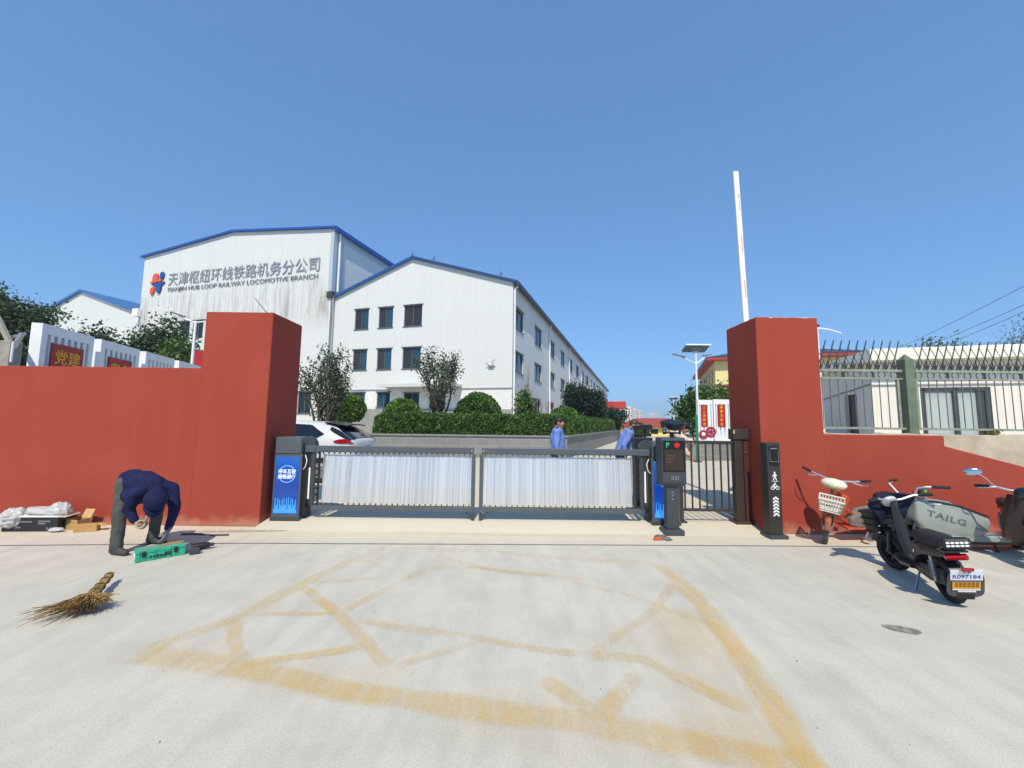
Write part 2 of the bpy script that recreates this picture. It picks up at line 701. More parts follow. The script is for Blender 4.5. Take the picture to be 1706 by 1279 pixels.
def mk_mark():
    b = NB("worn_yellow_line")
    w = b.coords(world=True)
    c = b.mix(b.noise(w, 3, 5), hexc('#dfb65c'), hexc('#d9c391'))
    b.base(c)
    b.p(rough=.85, spec=.2)
    s1 = b.noise(b.coords(world=True, scale=(5.5, .6, 1), rot=(0, 0, R(-32))), 1.8, 7, .65)
    n = b.noise(w, 1.0, 5, .6)
    n2 = b.noise(w, 55, 5, .75)
    a = b.math('ADD', b.math('MULTIPLY', s1, .6), b.math('ADD', b.math('MULTIPLY', n, .58), b.math('MULTIPLY', n2, .62)))
    sep = b.n('ShaderNodeSeparateXYZ')
    b.l(w, sep.inputs[0])
    # the paint survives better towards the road edge on the left and at the front
    a = b.math('SUBTRACT', a, b.math('MULTIPLY', b.math('SUBTRACT', sep.outputs['Y'], 2.6), .025))
    at = b.n('ShaderNodeAttribute')
    at.attribute_name = 'edge'
    wear = b.ramp(a, [(.72, 0.), (1.04, .52)])
    edge = b.math('MULTIPLY', wear, b.math('MULTIPLY', at.outputs['Fac'], .92))
    al = edge
    b.l(al, b.b.inputs['Alpha'])
    return b.m
MARK = mk_mark()

AMT = [.85, 1., 1.1, .5, .75, .8, .9, .9, 1., .7, .6, .6, 1., .95, .9, .75, .45, .4, .5, .22, .28, .22, .18]
def strip_mesh(lines, z=.004):
    """ground strips with soft worn edges (attribute edge: 0 at rim, 1 in middle)"""
    V, F, E_ = [], [], []
    for li, (w, pts) in enumerate(lines):
        zz = z + .0006 * li
        dense = []
        for i in range(len(pts) - 1):
            a, b = Vector(pts[i]), Vector(pts[i + 1])
            k = max(1, int((b - a).length / .12))
            for j in range(k):
                dense.append(a.lerp(b, j / k))
        dense.append(Vector(pts[-1]))
        o = len(V)
        m = len(dense)
        for i, p in enumerate(dense):
            t = (dense[min(i + 1, m - 1)] - dense[max(i - 1, 0)]).normalized()
            n = Vector((-t.y, t.x))
            ww = w * 1.0 * (1 + .3 * mnoise.noise(Vector((p.x * 2.1, p.y * 2.1, li))) + .2 * mnoise.noise(Vector((p.x * 7, p.y * 7, li))))
            p = p + n * (.05 * mnoise.noise(Vector((p.x * 1.3, p.y * 1.3, li + 5))))
            for q, e in ((-.5, 0), (-.25, 1), (.25, 1), (.5, 0)):
                r = p + n * (ww * q)
                V.append((r.x, r.y, zz))
                E_.append(0 if i in (0, m - 1) else e * AMT[li])
        for i in range(m - 1):
            for k in range(3):
                a = o + i * 4 + k
                F.append((a, a + 1, a + 5, a + 4))
    me = bpy.data.meshes.new('road_marking')
    me.from_pydata(V, [], F)
    at = me.attributes.new('edge', 'FLOAT', 'POINT')
    at.data.foreach_set('value', [float(x) for x in E_])
    me.update()
    return me
LN = [(.20, [(-2.56, 2.93), (-2.2, 3.53), (-2.01, 4.2), (-1.6, 5.45)]),
      (.24, [(-2.58, 2.95), (-1.68, 2.79), (-.96, 2.61), (-.28, 2.48), (.52, 2.33), (1.5, 2.07)]),
      (.24, [(1.42, 1.9), (1.5, 2.4), (1.6, 2.95), (1.72, 3.67), (1.72, 4.9)]),
      (.17, [(-1.7, 5.42), (-.28, 5.27), (1.78, 4.85)]),
      (.10, [(-2.2, 3.53), (-1.42, 3.59)]), (.12, [(-1.25, 3.46), (-.22, 3.18), (.53, 3.0)]),
      (.13, [(-2.24, 3.49), (-1.77, 2.86)]), (.13, [(-1.99, 4.15), (-1.39, 3.51), (-.77, 2.83)]),
      (.13, [(-1.76, 2.84), (-1.0, 3.05)]), (.12, [(-1.4, 3.55), (-.94, 4.65), (-.34, 4.67), (.78, 4.4)]),
      (.10, [(-2.01, 4.2), (-1.22, 4.34)]), (.12, [(-1.65, 4.95), (-1.27, 4.51)]),
      (.16, [(.46, 2.4), (.85, 2.82)]), (.14, [(.5, 3.0), (.92, 2.96), (1.36, 2.42)]),
      (.16, [(.18, 2.74), (.5, 2.38)]), (.12, [(-.77, 2.83), (-.22, 3.18)]),
      (.11, [(-.95, 5.16), (-.29, 4.61), (.43, 4.45)]), (.11, [(.43, 4.45), (1.1, 4.0), (1.7, 3.4)]),
      (.12, [(.53, 3.0), (1.1, 3.5), (1.7, 4.3)]),
      (.6, [(-.4, 2.4), (.5, 2.3), (1.4, 2.1)]), (.7, [(1.15, 2.05), (1.3, 2.9), (1.5, 3.8)]), (.5, [(-2.3, 2.95), (-1.5, 2.78), (-.6, 2.6)]), (.55, [(.5, 2.95), (1.2, 3.2), (1.6, 3.6)])]
mk = bpy.data.objects.new('road_marking', strip_mesh(LN))
mk.data.materials.append(MARK)
COL.objects.link(mk)
mk['kind'] = 'structure'

# sealed joint across the forecourt (one long dark line)
JT = M("joint_sealant", '#6f6d68', .8, var=.25, vs=8)
jm = MB()
jp = [(-16, 4.35), (-9, 5.0), (-6.36, 5.262), (-3.51, 5.482), (.03, 5.575), (4.03, 5.659), (9, 5.72), (16, 5.75)]
for i in range(len(jp) - 1):
    a, b_ = Vector((*jp[i], .003)), Vector((*jp[i + 1], .003))
    n = Vector((0, .016, 0))
    jm.quad(a - n, b_ - n, b_ + n, a + n)
struct('ground_joint', jm, JT, fix=False)

# oil stain and dust smears
def blot(name, c, rx, ry, rot, mat, z=.005, seed=0):
    mb = MB()
    n = 40
    P = []
    for k in range(n):
        a = 2 * math.pi * k / n
        q = 1 + .22 * mnoise.noise(Vector((math.cos(a) * 1.5, math.sin(a) * 1.5, seed)))
        x, y = rx * q * math.cos(a), ry * q * math.sin(a)
        P.append((c[0] + x * math.cos(rot) - y * math.sin(rot), c[1] + x * math.sin(rot) + y * math.cos(rot), z))
    mb.add(P, [tuple(range(n))])
    return struct(name, mb, mat, fix=False)
def mk_stain(name, col, amt):
    b = NB(name)
    w = b.coords(world=True)
    b.base(hexc(col))
    b.p(rough=.85)
    b.l(b.math('MULTIPLY', b.ramp(b.noise(w, 14, 5, .7), [(.35, .25), (.65, 1.)]), amt), b.b.inputs['Alpha'])
    return b.m
blot('oil_stain', (3.13, 3.42), .13, .065, R(-20), mk_stain("oil_stain", '#6b675c', .75), seed=3)
blot('dust_patch', (.3, 6.2), 2.3, .22, 0, mk_stain("cream_dust", '#d8cfb8', .35), seed=5)
blot('dirt_smear', (-3.9, 6.05), .7, .06, R(6), mk_stain("dark_dirt", '#86816f', .5), z=.0055, seed=8)

# gate threshold: the forecourt ramps up a little between the pillars, the yard behind lies 8 cm higher
ap = MB()
ap.prism([(-3.78, 6.1, .001), (-3.78, 6.58, .08), (-3.78, 7.25, .08), (-3.78, 7.25, -.1), (-3.78, 6.1, -.1)], (7.58, 0, 0))
struct('threshold', ap, CONC)
yd = MB()
yd.b2(-60, 60, 7.25, 260, -.1, .0805)
struct('yard', yd, CONC)

# ================================================================ boundary walls
def wall_obj(name, mb, mat, label, loc, bev=.012):
    o = obj(name, mb, mat, None, bev)
    return tag(o, label, 'wall', None, loc)
def lumpy_box(x0, x1, y0, y1, z0, z1, res=.12, amp=.006, seed=0):
    """box whose top edges are slightly uneven, as hand-rendered walls are"""
    mb = MB()
    n = max(2, int((x1 - x0) / res))
    secs = []
    for i in range(n + 1):
        x = x0 + (x1 - x0) * i / n
        d1 = amp * mnoise.noise(Vector((x * 3, seed, 0)))
        d2 = amp * mnoise.noise(Vector((x * 3, seed, 7)))
        secs.append([(x, y0, z0), (x, y1, z0), (x, y1, z1 + d2), (x, y0, z1 + d1)])
    mb.loft(secs)
    return mb
wall_obj('boundary_wall', lumpy_box(-7.4, 0, 0, .26, 0, 2.395, seed=1), RED,
         'long tall red rendered wall to the left of the gate', (-4.842, 6.325, 0), .01)
wall_obj('gate_pillar', lumpy_box(-.53, .53, 0, .9, 0, 3.295, seed=2), RED,
         'tall red pillar at the left side of the gate, behind the blue screen cabinet', (-4.315, 6.32, 0), .014)
wall_obj('gate_pillar', lumpy_box(-.485, .485, 0, .88, 0, 3.305, seed=3), RED,
         'tall red pillar at the right side of the gate, behind the pictogram post', (4.29, 6.27, 0), .014)
rw = MB()
prof = [(0, 0), (9, 0), (9, .8), (6.2, .82), (3.1, 1.02), (1.93, 1.315), (1.88, 1.33), (1.88, 1.485), (0, 1.485)]
rw.prism([(x, 0, z) for x, z in prof], (0, .16, 0))
wall_obj('boundary_wall', rw, RED, 'low red wall with sloping top edge behind the parked scooters', (4.777, 6.32, 0), .012)
pw = lumpy_box(0, 9, 0, .2, 0, 1.5, .1, .03, 5)
PW = tag(obj('plaster_wall', pw, PLAST, None, .01), 'bare cream plaster wall rising behind the sloping red wall', 'wall', None, (4.777, 6.49, 0))
# raised ground inside, right of the pillar
em = MB()
em.prism([(5.2, 6.69, .02), (5.2, 9, .02), (9.0, 14, .02), (12.4, 20, .02), (45, 20, .02), (45, 6.69, .02)], (0, 0, 1.3))
struct('terrain', em, M("packed_earth", '#a39b88', .95, var=.2, bump=.4, bs=12))
# ================================================================ entrance gate
ZG = .08
def mk_flap():
    """thin brushed aluminium flaps, each one tilted a little differently"""
    b = NB("brushed_aluminium_flap")
    g_ = b.n('ShaderNodeNewGeometry')
    w = b.coords(world=True, scale=(60, 60, .6))
    b.base(b.mix(g_.outputs['Random Per Island'], hexc('#bfc3c6'), hexc('#dcdddd')))
    b.p(metal=.45, rough=.3)
    b.bump(b.noise(w, 1.5, 4), .08, .004)
    return b.m
FLAP = mk_flap()

def gate_leaf(x0, x1, label, flip=False):
    """x0 < x1 ; frame from x0..x1, flap panel inside"""
    t = thing('barrier_gate_leaf', label, 'gate', ((x0 + x1) / 2, 6.57, ZG), 0, 'leaves of the barrier gate')
    h = (x1 - x0) / 2
    m = MB(); m.b2(-h - (.12 if not flip else 0), h + (.12 if flip else 0), -.035, .035, 1.03, 1.125)
    obj('top_beam', m, DGREY, t, .006)
    m = MB(); m.b2(-h, h, -.025, .025, .125, .2)
    obj('bottom_rail', m, DGREY, t, .005)
    for sgn in (-1, 1):
        inner = (sgn > 0) ^ flip
        m = MB()
        m.b2(sgn * h - .028, sgn * h + .028, -.03, .03, .2, 1.03)
        obj('upright', m, DGREY if inner else DGREY2, t, .005)
        if inner:
            m = MB()
            m.b2(sgn * h - .026, sgn * h + .026, -.03, .03, .0, .125)
            m.bar((sgn * h, 0, .02), (sgn * h - sgn * .12, 0, .125), .02, .02)
            obj('foot', m, DGREY2, t, .004)
    # toothed clip strips holding the flaps
    for z0, z1, nm in ((.995, 1.03, 'clip_strip'), (.2, .235, 'clip_strip')):
        m = MB()
        n = int(2 * h / .085)
        for i in range(n):
            x = -h + .06 + (2 * h - .12) * i / (n - 1)
            m.b2(x - .007, x + .007, -.012, .012, z0, z1)
        zb = z1 if z0 > .5 else z0
        m.b2(-h + .03, h - .03, -.013, .013, zb - .006, zb + .006)
        obj(nm, m, DGREY2, t)
    xa = -h + (.17 if not flip else .035)
    xb = h - (.035 if not flip else .17)
    m = MB()
    rg = random.Random(5 + flip)
    n = int((xb - xa) / .017)
    tl = 0
    for i in range(n):
        xc = xa + (xb - xa) * (i + .5) / n
        w = (xb - xa) / n * .5
        tl = tl * .6 + rg.gauss(0, .004)
        yaw = rg.gauss(0, .0014)
        lo, hi = .245 + rg.uniform(-.004, .004), .985 + rg.uniform(-.004, .004)
        k = 6
        rows = []
        for j in range(k + 1):
            z = lo + (hi - lo) * j / k
            q = (z - lo) / (hi - lo)
            y = -.03 + .085 * max(0, q - .3) + tl * (q - .5)
            rows.append([(xc - w, y - yaw, z), (xc, y - .003, z), (xc + w, y + yaw, z)])
        m.loft(rows, caps=False, closed=False)
    obj('flap_panel', m, FLAP, t, fix=False)
    for x in (xa - .006, xb + .006):
        m = MB(); m.b2(x - .006, x + .006, -.02, .02, .235, .995)
        obj('panel_edge', m, STEEL, t)
    for x in (-h + .03, h - .03):
        m = MB(); m.lathe([(0.012, -.042), (.012, -.034)], (x, 0, 1.075), 10, 'Y')
        obj('bolt', m, CHROME, t)
    # folding linkage at the cabinet end
    sg = -1 if not flip else 1
    m = MB()
    m.b2(sg * (h - .09) - .012, sg * (h - .09) + .012, -.012, .012, .2, 1.03)
    m.bar((sg * (h - .02), 0, .3), (sg * (h + .1), 0, .14), .03, .03)
    for k in range(6):
        m.b2(sg * (h - .06) - .012, sg * (h - .06) + .012, -.016, .016, .35 + .1 * k, .38 + .1 * k)
    obj('linkage', m, BLACK, t)
    m = MB(); m.b2(sg * (h + .045) - .012, sg * (h + .045) + .012, -.03, -.012, .3, .78)
    obj('reflector_strip', m, WHT, t)
    return t
gate_leaf(-3.13, -.592, 'left leaf of the barrier gate, hung from the fully visible blue screen cabinet')
gate_leaf(-.468, 2.07, 'right leaf of the barrier gate, ending beside the parking kiosk', True)

def mk_screen():
    b = NB("blue_led_screen")
    o = b.coords()
    sep = b.n('ShaderNodeSeparateXYZ')
    b.l(o, sep.inputs[0])
    z = b.math('DIVIDE', sep.outputs['Z'], 1.2)
    c = b.ramp(b.math('ADD', z, b.math('MULTIPLY', b.noise(o, 3.5, 3), .12)), [(.1, hexc('#1a5fd0')), (.3, hexc('#1446a4')), (.5, hexc('#123c96')), (.72, hexc('#1d55b4')), (.95, hexc('#2a6ac6'))])
    b.base((.01, .02, .05))
    b.l(c, b.b.inputs['Emission Color'])
    b.b.inputs['Emission Strength'].default_value = .85
    b.p(rough=.18, spec=.5)
    return b.m
SCREEN = mk_screen()
LWHITE = emis("screen_white_light", '#eaf4ff', .95)
LCYAN = emis("screen_cyan_light", '#4fb0f2', .75)
LPALE = emis("screen_pale_blue_light", '#7fb8f5', .7)

def screen_cabinet(loc, label, mirror=False):
    t = thing('screen_cabinet', label, 'gate cabinet', loc, 0, 'gate cabinets with blue screens')
    w = .215
    m = MB(); m.b2(-w, w, 0, .36, .02, 1.0)
    obj('housing', m, DGREY, t, .012)
    m = MB(); m.b2(-w - .012, w + .012, -.01, .37, -.02, .045)
    obj('base', m, DGREY2, t, .006)
    # hood with a rounded shoulder toward the gate
    s_ = 1 if not mirror else -1
    m = MB()
    P = [(-w * .95, 1.002), (w * .95, 1.002)]
    for k in range(9):
        a = math.pi / 2 * k / 8
        P.append((w * .95 - .12 + .12 * math.cos(a), 1.14 + .12 * math.sin(a)))
    P += [(-w * .95, 1.26)]
    m.prism([(s_ * x, -.012, z) for x, z in P], (0, .34, 0))
    obj('hood', m, DGREY, t, .01)
    m = MB()
    m.lathe([(.13, 0), (.14, .02), (.14, .1), (.1, .13), (.0, .13)], (s_ * (w + .02), .1, 1.13), 24, 'Y')
    obj('pivot_cover', m, DGREY2, t, smooth=True)
    m = MB(); m.bar((s_ * (w + .005), .1, 1.07), (s_ * (w + .17), .1, 1.07), .07, .09)
    obj('pivot_arm', m, DGREY, t, .006)
    m = MB(); m.tube([(s_ * (w + .03), .04, .98), (s_ * (w + .07), .02, .9), (s_ * (w + .05), .02, .8), (s_ * (w + .01), .04, .76)], .007, 6)
    obj('cable', m, WHT, t, smooth=True)
    m = MB(); m.b2(s_ * (w + .01) - .03, s_ * (w + .01) + .055, .05, .25, .05, 1.0)
    obj('side_column', m, BLACK, t, .006)
    m = MB(); m.b2(-w + .028, w - .028, -.006, .002, .085, .955)
    scr = obj('screen', m, SCREEN, t, .002)
    m = MB()
    for a0, a1 in ((R(25), R(155)), (R(205), R(335))):
        m.torus((0, -.008, .69), .128, .0055, 'Y', 24, 6, a0, a1, .3)
    obj('arc', m, LPALE, scr)
    lettering('lettering', '停车互联', .066, LWHITE, scr, plane_mat((0, -.007, .73), (1, 0, 0)), .001, .0, shear=.12, fit=(.27, .07))
    lettering('lettering', '顺畅通行', .066, LWHITE, scr, plane_mat((-.004, -.007, .65), (1, 0, 0)), .001, .0, shear=.12, fit=(.27, .07))
    m = MB()
    rg = random.Random(3)
    for k in range(26):
        x = -w + .045 + k * (2 * w - .09) / 25
        hgt = .05 + .17 * (abs(math.sin(k * 1.26)) ** 3) + rg.uniform(0, .05)
        m.b2(x - .0035, x + .0035, -.0085, -.0065, .1, .1 + hgt)
    obj('skyline', m, LCYAN, scr)
    return t
screen_cabinet((-3.475, 6.45, ZG), 'grey gate cabinet with a fully visible blue screen, against the left pillar')
screen_cabinet((2.405, 6.45, ZG), 'grey gate cabinet with blue screen half hidden behind the parking kiosk', True)

# ---------------------------------------------------------------- parking kiosk (dark post with display)
def build_kiosk():
    t = thing('parking_kiosk', 'dark grey parking kiosk with a green letter P and a red light', 'parking kiosk', (2.39, 6.2, .018), R(2))
    m = MB(); m.b2(-.09, .09, -.055, .075, .06, .72)
    obj('post', m, DGREY2, t, .012)
    m = MB(); m.b2(-.15, .14, -.12, .13, -.02, .062)
    obj('foot_plate', m, DGREY2, t, .014)
    m = MB()
    sec = []
    for x in (-.178, .178):
        sec.append([(x, -.09, .69), (x, -.13, .74), (x, -.13, 1.36), (x, -.10, 1.395), (x, .12, 1.395), (x, .12, .69)])
    m.loft(sec)
    obj('head', m, DGREY2, t, .008)
    m = MB(); m.b2(-.165, .165, -.137, -.131, .9, 1.35)
    scr = obj('display', m, M("black_display_glass", '#0b0c0d', .12, var=.05), t, .002)
    m = MB(); m.b2(-.145, .135, -.1385, -.1372, .92, 1.22)
    obj('led_field', m, M("unlit_led_field", '#32281f', .35, var=.15, vs=50), scr)
    lettering('lettering', 'P', .1, emis("green_led", '#1fb070', .8), scr, plane_mat((-.095, -.138, 1.285), (1, 0, 0)), .0008, .001)
    m = MB()
    for i in range(-4, 5):
        for j in range(-4, 5):
            if i * i + j * j <= 17:
                m.lathe([(.0042, -.0012), (.0042, 0)], (.045 + i * .0093, -.1372, 1.285 + j * .0093), 6, 'Y')
    obj('red_light', m, emis("red_led", '#d8202c', .9), scr)
    m = MB()
    rg = random.Random(2)
    for k in range(3):
        m.b2(-.12, .02 - .03 * k, -.1395, -.1386, 1.13 - .045 * k, 1.133 - .045 * k)
    obj('text_line', m, emis("amber_led", '#b59a4a', .35), scr)
    m = MB()
    for i in range(5):
        for j in range(3):
            m.b2(-.045 + i * .024, -.034 + i * .024, -.1325, -.1295, .78 + j * .022, .794 + j * .022)
    obj('speaker_grille', m, STEEL, t)
    m = MB()
    for k in range(3):
        z = .47 + .05 * k
        m.bar((-.018, -.058, z + .02), (.018, -.058, z + .036), .008, .004, (0, 1, 0))
        m.bar((.018, -.058, z + .036), (-.018, -.058, z + .008), .006, .004, (0, 1, 0))
    obj('arrow_mark', m, STEEL, t)
    # number plate camera on top
    m = MB()
    m.cyl((.03, 0, 1.395), (.03, 0, 1.45), .03)
    m.b2(-.09, .15, -.01, .02, 1.45, 1.475)
    m.b2(-.1, -.07, -.03, .03, 1.44, 1.57)
    m.b2(.14, .165, -.02, .02, 1.44, 1.57)
    br = obj('camera_bracket', m, BLACK, t, .004)
    m = MB()
    m.box((.045, .02, 1.575), (.17, .3, .085), (R(10), R(-14), R(18)))
    m.box((.05, .01, 1.625), (.19, .34, .012), (R(10), R(-14), R(18)))
    obj('camera', m, BLACK, br, .01)
    m = MB()
    for i in range(2):
        for j in range(2):
            m.lathe([(.011, -.01), (.011, 0)], (-.1 + i * .034, -.032, 1.49 + j * .04), 10, 'Y')
    obj('lamp', m, STEEL, br)
    m = MB()
    m.b2(-.11, -.055, -.032, -.01, 1.47, 1.555)
    obj('lamp_housing', m, BLACK, br, .004)
    return t
build_kiosk()

# second camera post seen just inside the gate
t = thing('camera_post', 'black camera post with a bullet camera, just inside the gate left of the kiosk', 'camera post', (2.47, 7.75, ZG))
m = MB(); m.b2(-.17, .17, -.08, .12, .0, 1.28)
obj('post', m, M("navy_black_steel", '#191d27', .45), t, .015)
m = MB(); m.cyl((.05, 0, 1.28), (.05, 0, 1.42), .025); m.b2(.02, .16, -.03, .03, 1.3, 1.36)
br = obj('bracket', m, BLACK, t)
m = MB()
m.box((-.01, -.02, 1.46), (.32, .11, .085), (0, R(-6), R(-12)))
m.box((-.02, -.02, 1.51), (.36, .13, .012), (0, R(-6), R(-12)))
obj('camera', m, BLACK, t, .01)
m = MB(); m.lathe([(.034, 0), (.034, .02), (.02, .024), (0, .024)], (.145, -.05, 1.475), 16, 'X')
obj('lens', m, GLASS, t, smooth=True)

# ---------------------------------------------------------------- pictogram post
def disc_ring(mb, c, r, w, n=28):
    mb.torus(c, r, w, 'Y', n, 6, flat=.3)
def build_post():
    t = thing('access_post', 'slim dark post with white walker and cyclist pictograms and chevrons', 'access post', (3.825, 6.1, 0), R(3))
    m = MB(); m.loft([[(-.093, -.075, .05), (.093, -.075, .05), (.093, .075, .05), (-.093, .075, .05)],
                      [(-.1, -.08, 1.36), (.1, -.08, 1.36), (.1, .075, 1.36), (-.1, .075, 1.36)]])
    obj('body', m, M("charcoal_powder_coat", '#34312f', .42, var=.08), t, .01)
    m = MB(); m.b2(-.135, .135, -.13, .11, -.01, .052)
    obj('base', m, DGREY2, t, .01)
    m = MB(); m.b2(-.072, .072, -.086, -.078, 1.03, 1.31)
    sc = obj('reader_panel', m, M("black_display_glass", '#0b0c0d', .12), t, .004)
    m = MB(); m.b2(-.05, .05, -.088, -.0865, 1.27, 1.284)
    m.b2(-.068, .068, -.088, -.0865, 1.085, 1.09); m.b2(.062, .066, -.088, -.0865, 1.09, 1.25)
    m.b2(-.066, -.062, -.088, -.0865, 1.09, 1.25)
    obj('trim', m, STEEL, sc)
    y = -.0795
    m = MB()
    def seg(a, b, w):
        m.bar((a[0], y, a[1]), (b[0], y, b[1]), w, .003, (0, 1, 0))
    m.lathe([(.0125, -.002), (.0125, .002)], (0, y, .93), 14, 'Y')
    seg((0, .913), (.002, .86), .028)
    seg((-.004, .868), (-.024, .82), .013); seg((.004, .866), (.018, .84), .013); seg((.018, .84), (.024, .815), .012)
    seg((-.008, .908), (-.03, .885), .009); seg((-.03, .885), (-.034, .868), .008)
    seg((.01, .908), (.026, .888), .009); seg((.026, .888), (.036, .884), .008)
    seg((-.05, .806), (.05, .806), .005)
    obj('walker_symbol', m, WHT, t)
    m = MB()
    disc_ring(m, (-.036, y, .712), .024, .004)
    disc_ring(m, (.036, y, .712), .024, .004)
    m.lathe([(.01, -.002), (.01, .002)], (.0, y, .778), 14, 'Y')
    seg((-.006, .765), (-.03, .742), .016); seg((-.006, .762), (.018, .748), .009); seg((.018, .748), (.036, .712), .006)
    seg((-.03, .745), (.002, .728), .011); seg((.002, .728), (-.002, .704), .01); seg((-.036, .712), (-.002, .712), .005)
    seg((-.028, .74), (-.036, .712), .005)
    obj('cyclist_symbol', m, WHT, t)
    for k in range(6):
        m = MB()
        z = .33 + k * .046
        P = [(-.042, z - .026), (0, z + .004), (.042, z - .026), (.042, z), (0, z + .03), (-.042, z)]
        m.prism([(a, y - .0015, b) for a, b in P], (0, .003, 0))
        obj('chevron', m, WHT, t)
    return t
build_post()

# ---------------------------------------------------------------- pedestrian gate
def build_pedgate():
    t = thing('pedestrian_gate', 'narrow dark barred pedestrian gate between the kiosk and the right pillar', 'gate', (3.13, 6.62, ZG))
    BR = M("brown_black_steel", '#3a322f', .42, var=.12)
    for z, nm in ((1.255, 'rail'), (.185, 'rail')):
        m = MB(); m.b2(-.38, .42, -.018, .018, z - .018, z + .018)
        obj(nm, m, BR, t, .003)
    for k in range(7):
        x = -.36 + k * .117
        m = MB(); m.b2(x - .011, x + .011, -.011, .011, .203, 1.237)
        obj('bar', m, BR, t, .002)
    m = MB(); m.b2(.43, .56, -.055, .07, 0, 1.3)
    obj('post', m, BR, t, .008)
    m = MB(); m.b2(.575, .66, -.05, .05, 0, 1.3)
    obj('post', m, M("maroon_steel", '#4a2723', .5, var=.1), t, .006)
    m = MB(); m.b2(.41, .66, -.075, .1, 1.3, 1.47)
    mo = obj('motor_box', m, BR, t, .01)
    m = MB(); m.b2(.405, .425, -.08, -.0755, 1.395, 1.45)
    obj('warning_sticker', m, YEL, mo)
    m = MB(); m.b2(.56, .66, -.062, -.055, 1.1, 1.104); m.cyl((.6, -.055, 1.1), (.6, -.068, 1.1), .012, n=10)
    obj('latch', m, STEEL, t)
    m = MB(); m.b2(.38, .68, -.1, .12, -.02, .03)
    obj('foot_plate', m, BR, t, .006)
    m = MB(); m.b2(-.46, -.4, -.04, .04, 0, 1.27)
    obj('post', m, BR, t, .005)
    m = MB(); m.b2(-.5, -.36, -.07, .07, -.02, .02)
    obj('foot_plate', m, BR, t, .004)
build_pedgate()

# ---------------------------------------------------------------- raised boom barrier
t = thing('boom_barrier', 'raised white barrier boom with orange dashes sticking up behind the right pillar', 'boom barrier', (4.45, 7.75, ZG))
m = MB(); m.b2(-.17, .17, -.15, .15, 0, 1.05)
obj('housing', m, M("white_orange_housing", '#c9c8c4', .4), t, .02)
p0, p1 = Vector((.04, -.17, .75)), Vector((-.11, -.17, 6.49))
m = MB(); m.bar(p0, p1, .1, .045, (0, 1, 0))
bm_ = obj('boom', m, WHT, t, .012)
ORG = M("faded_orange_tape", '#d8a184', .5)
for z in (1.6, 2.4, 3.25, 4.12, 5.0, 5.85):
    f = (z - .75) / (6.49 - .75)
    a = p0.lerp(p1, f - .03); b_ = p0.lerp(p1, f + .03)
    m = MB(); m.bar(a + Vector((.016, -.0245, 0)), b_ + Vector((.016, -.0245, 0)), .022, .003, (0, 1, 0))
    obj('reflective_dash', m, ORG, bm_)

# ---------------------------------------------------------------- spiked fence
def build_fence():
    GRN = M("sage_green_steel", '#868f80', .55, var=.2, vs=9)
    GRN2 = M("olive_green_post", '#62705a', .55, var=.2, vs=6)
    DK = M("dull_spike_steel", '#45483f', .6, .3, var=.25)
    RB = M("rusty_blue_rod", '#3c3f4c', .6, .3, var=.4, vs=14)
    RB2 = M("thin_rusty_rod", '#5a534d', .65, .3, var=.4, vs=14)
    t = thing('spiked_fence', 'green steel fence with ring band and crossed spikes on top of the plaster wall', 'fence', (4.8, 6.6, 1.5))
    L = 6.6
    for z, h in ((.085, .035), (.89, .03), (1.02, .04)):
        m = MB(); m.b2(0.01, L, -.018, .018, z - h / 2, z + h / 2)
        obj('rail', m, GRN, t, .003)
    pm = MB()
    pm.b2(-.075, .075, -.075, .075, -.02, 1.2)
    pm.loft([[(-.075, -.075, 1.2), (.075, -.075, 1.2), (.075, .075, 1.2), (-.075, .075, 1.2)],
             [(-.004, -.004, 1.3), (.004, -.004, 1.3), (.004, .004, 1.3), (-.004, .004, 1.3)]])
    p_ = obj('post', pm, GRN2, t, .006); p_.location = (1.62, 0, 0)
    q = p_.copy(); COL.objects.link(q); q.parent = t; q.location = (4.4, 0, 0)
    def rep(name, mb, mat, xs, bev=0, sm=False):
        first = None
        for x in xs:
            if first is None:
                first = o = obj(name, mb, mat, t, bev, sm)
            else:
                o = first.copy(); COL.objects.link(o); o.parent = t
            o.location = (x, 0, 0)
    xs = [x for x in np.arange(.1, L, .134) if abs(x - 1.62) > .11 and abs(x - 4.4) > .11]
    m = MB(); m.cyl((0, 0, .1), (0, 0, .88), .007, n=6)
    rep('bar', m, M("brownish_bar", '#6d655a', .6, .2, var=.3), xs)
    m = MB(); m.torus((0, 0, .955), .056, .008, 'Y', 20, 6)
    rep('ring', m, M("dull_ring_steel", '#5b5e52', .6, .2, var=.3), [x for x in np.arange(.22, L, .2) if abs(x - 1.62) > .12 and abs(x - 4.4) > .12])
    m = MB(); m.b2(-.014, .014, -.01, .01, .905, 1.0)
    rep('spacer', m, DK, [.12, .6, 1.08, 1.5, 1.76, 2.3, 2.9, 3.5, 4.1, 4.6])
    m = MB()
    for a in (-.42, 0, .42):
        h = .17 if a == 0 else .12
        m.tube([(0, 0, 1.035), (math.sin(a) * h * .55, 0, 1.035 + h * .6), (math.sin(a) * h, 0, 1.04 + h)], [.009, .0095, .001], 5)
    m.cyl((0, 0, .99), (0, 0, 1.05), .011, n=6)
    rep('spear_head', m, DK, xs)
    m = MB(); m.tube([(-.06, .012, 1.03), (.04, .012, 1.27), (.115, .012, 1.52)], [.008, .0085, .009], 6)
    rep('leaning_rod', m, RB, xs)
    m = MB(); m.tube([(.1, -.012, 1.03), (.02, -.012, 1.22), (-.085, -.012, 1.42)], [.005, .005, .005], 5)
    rep('crossing_rod', m, RB2, xs)
    for x in (1.47, 1.77):
        m = MB(); m.b2(x - .02, x + .02, -.014, .014, .1, .88)
        obj('stile', m, GRN, t, .003)
build_fence()
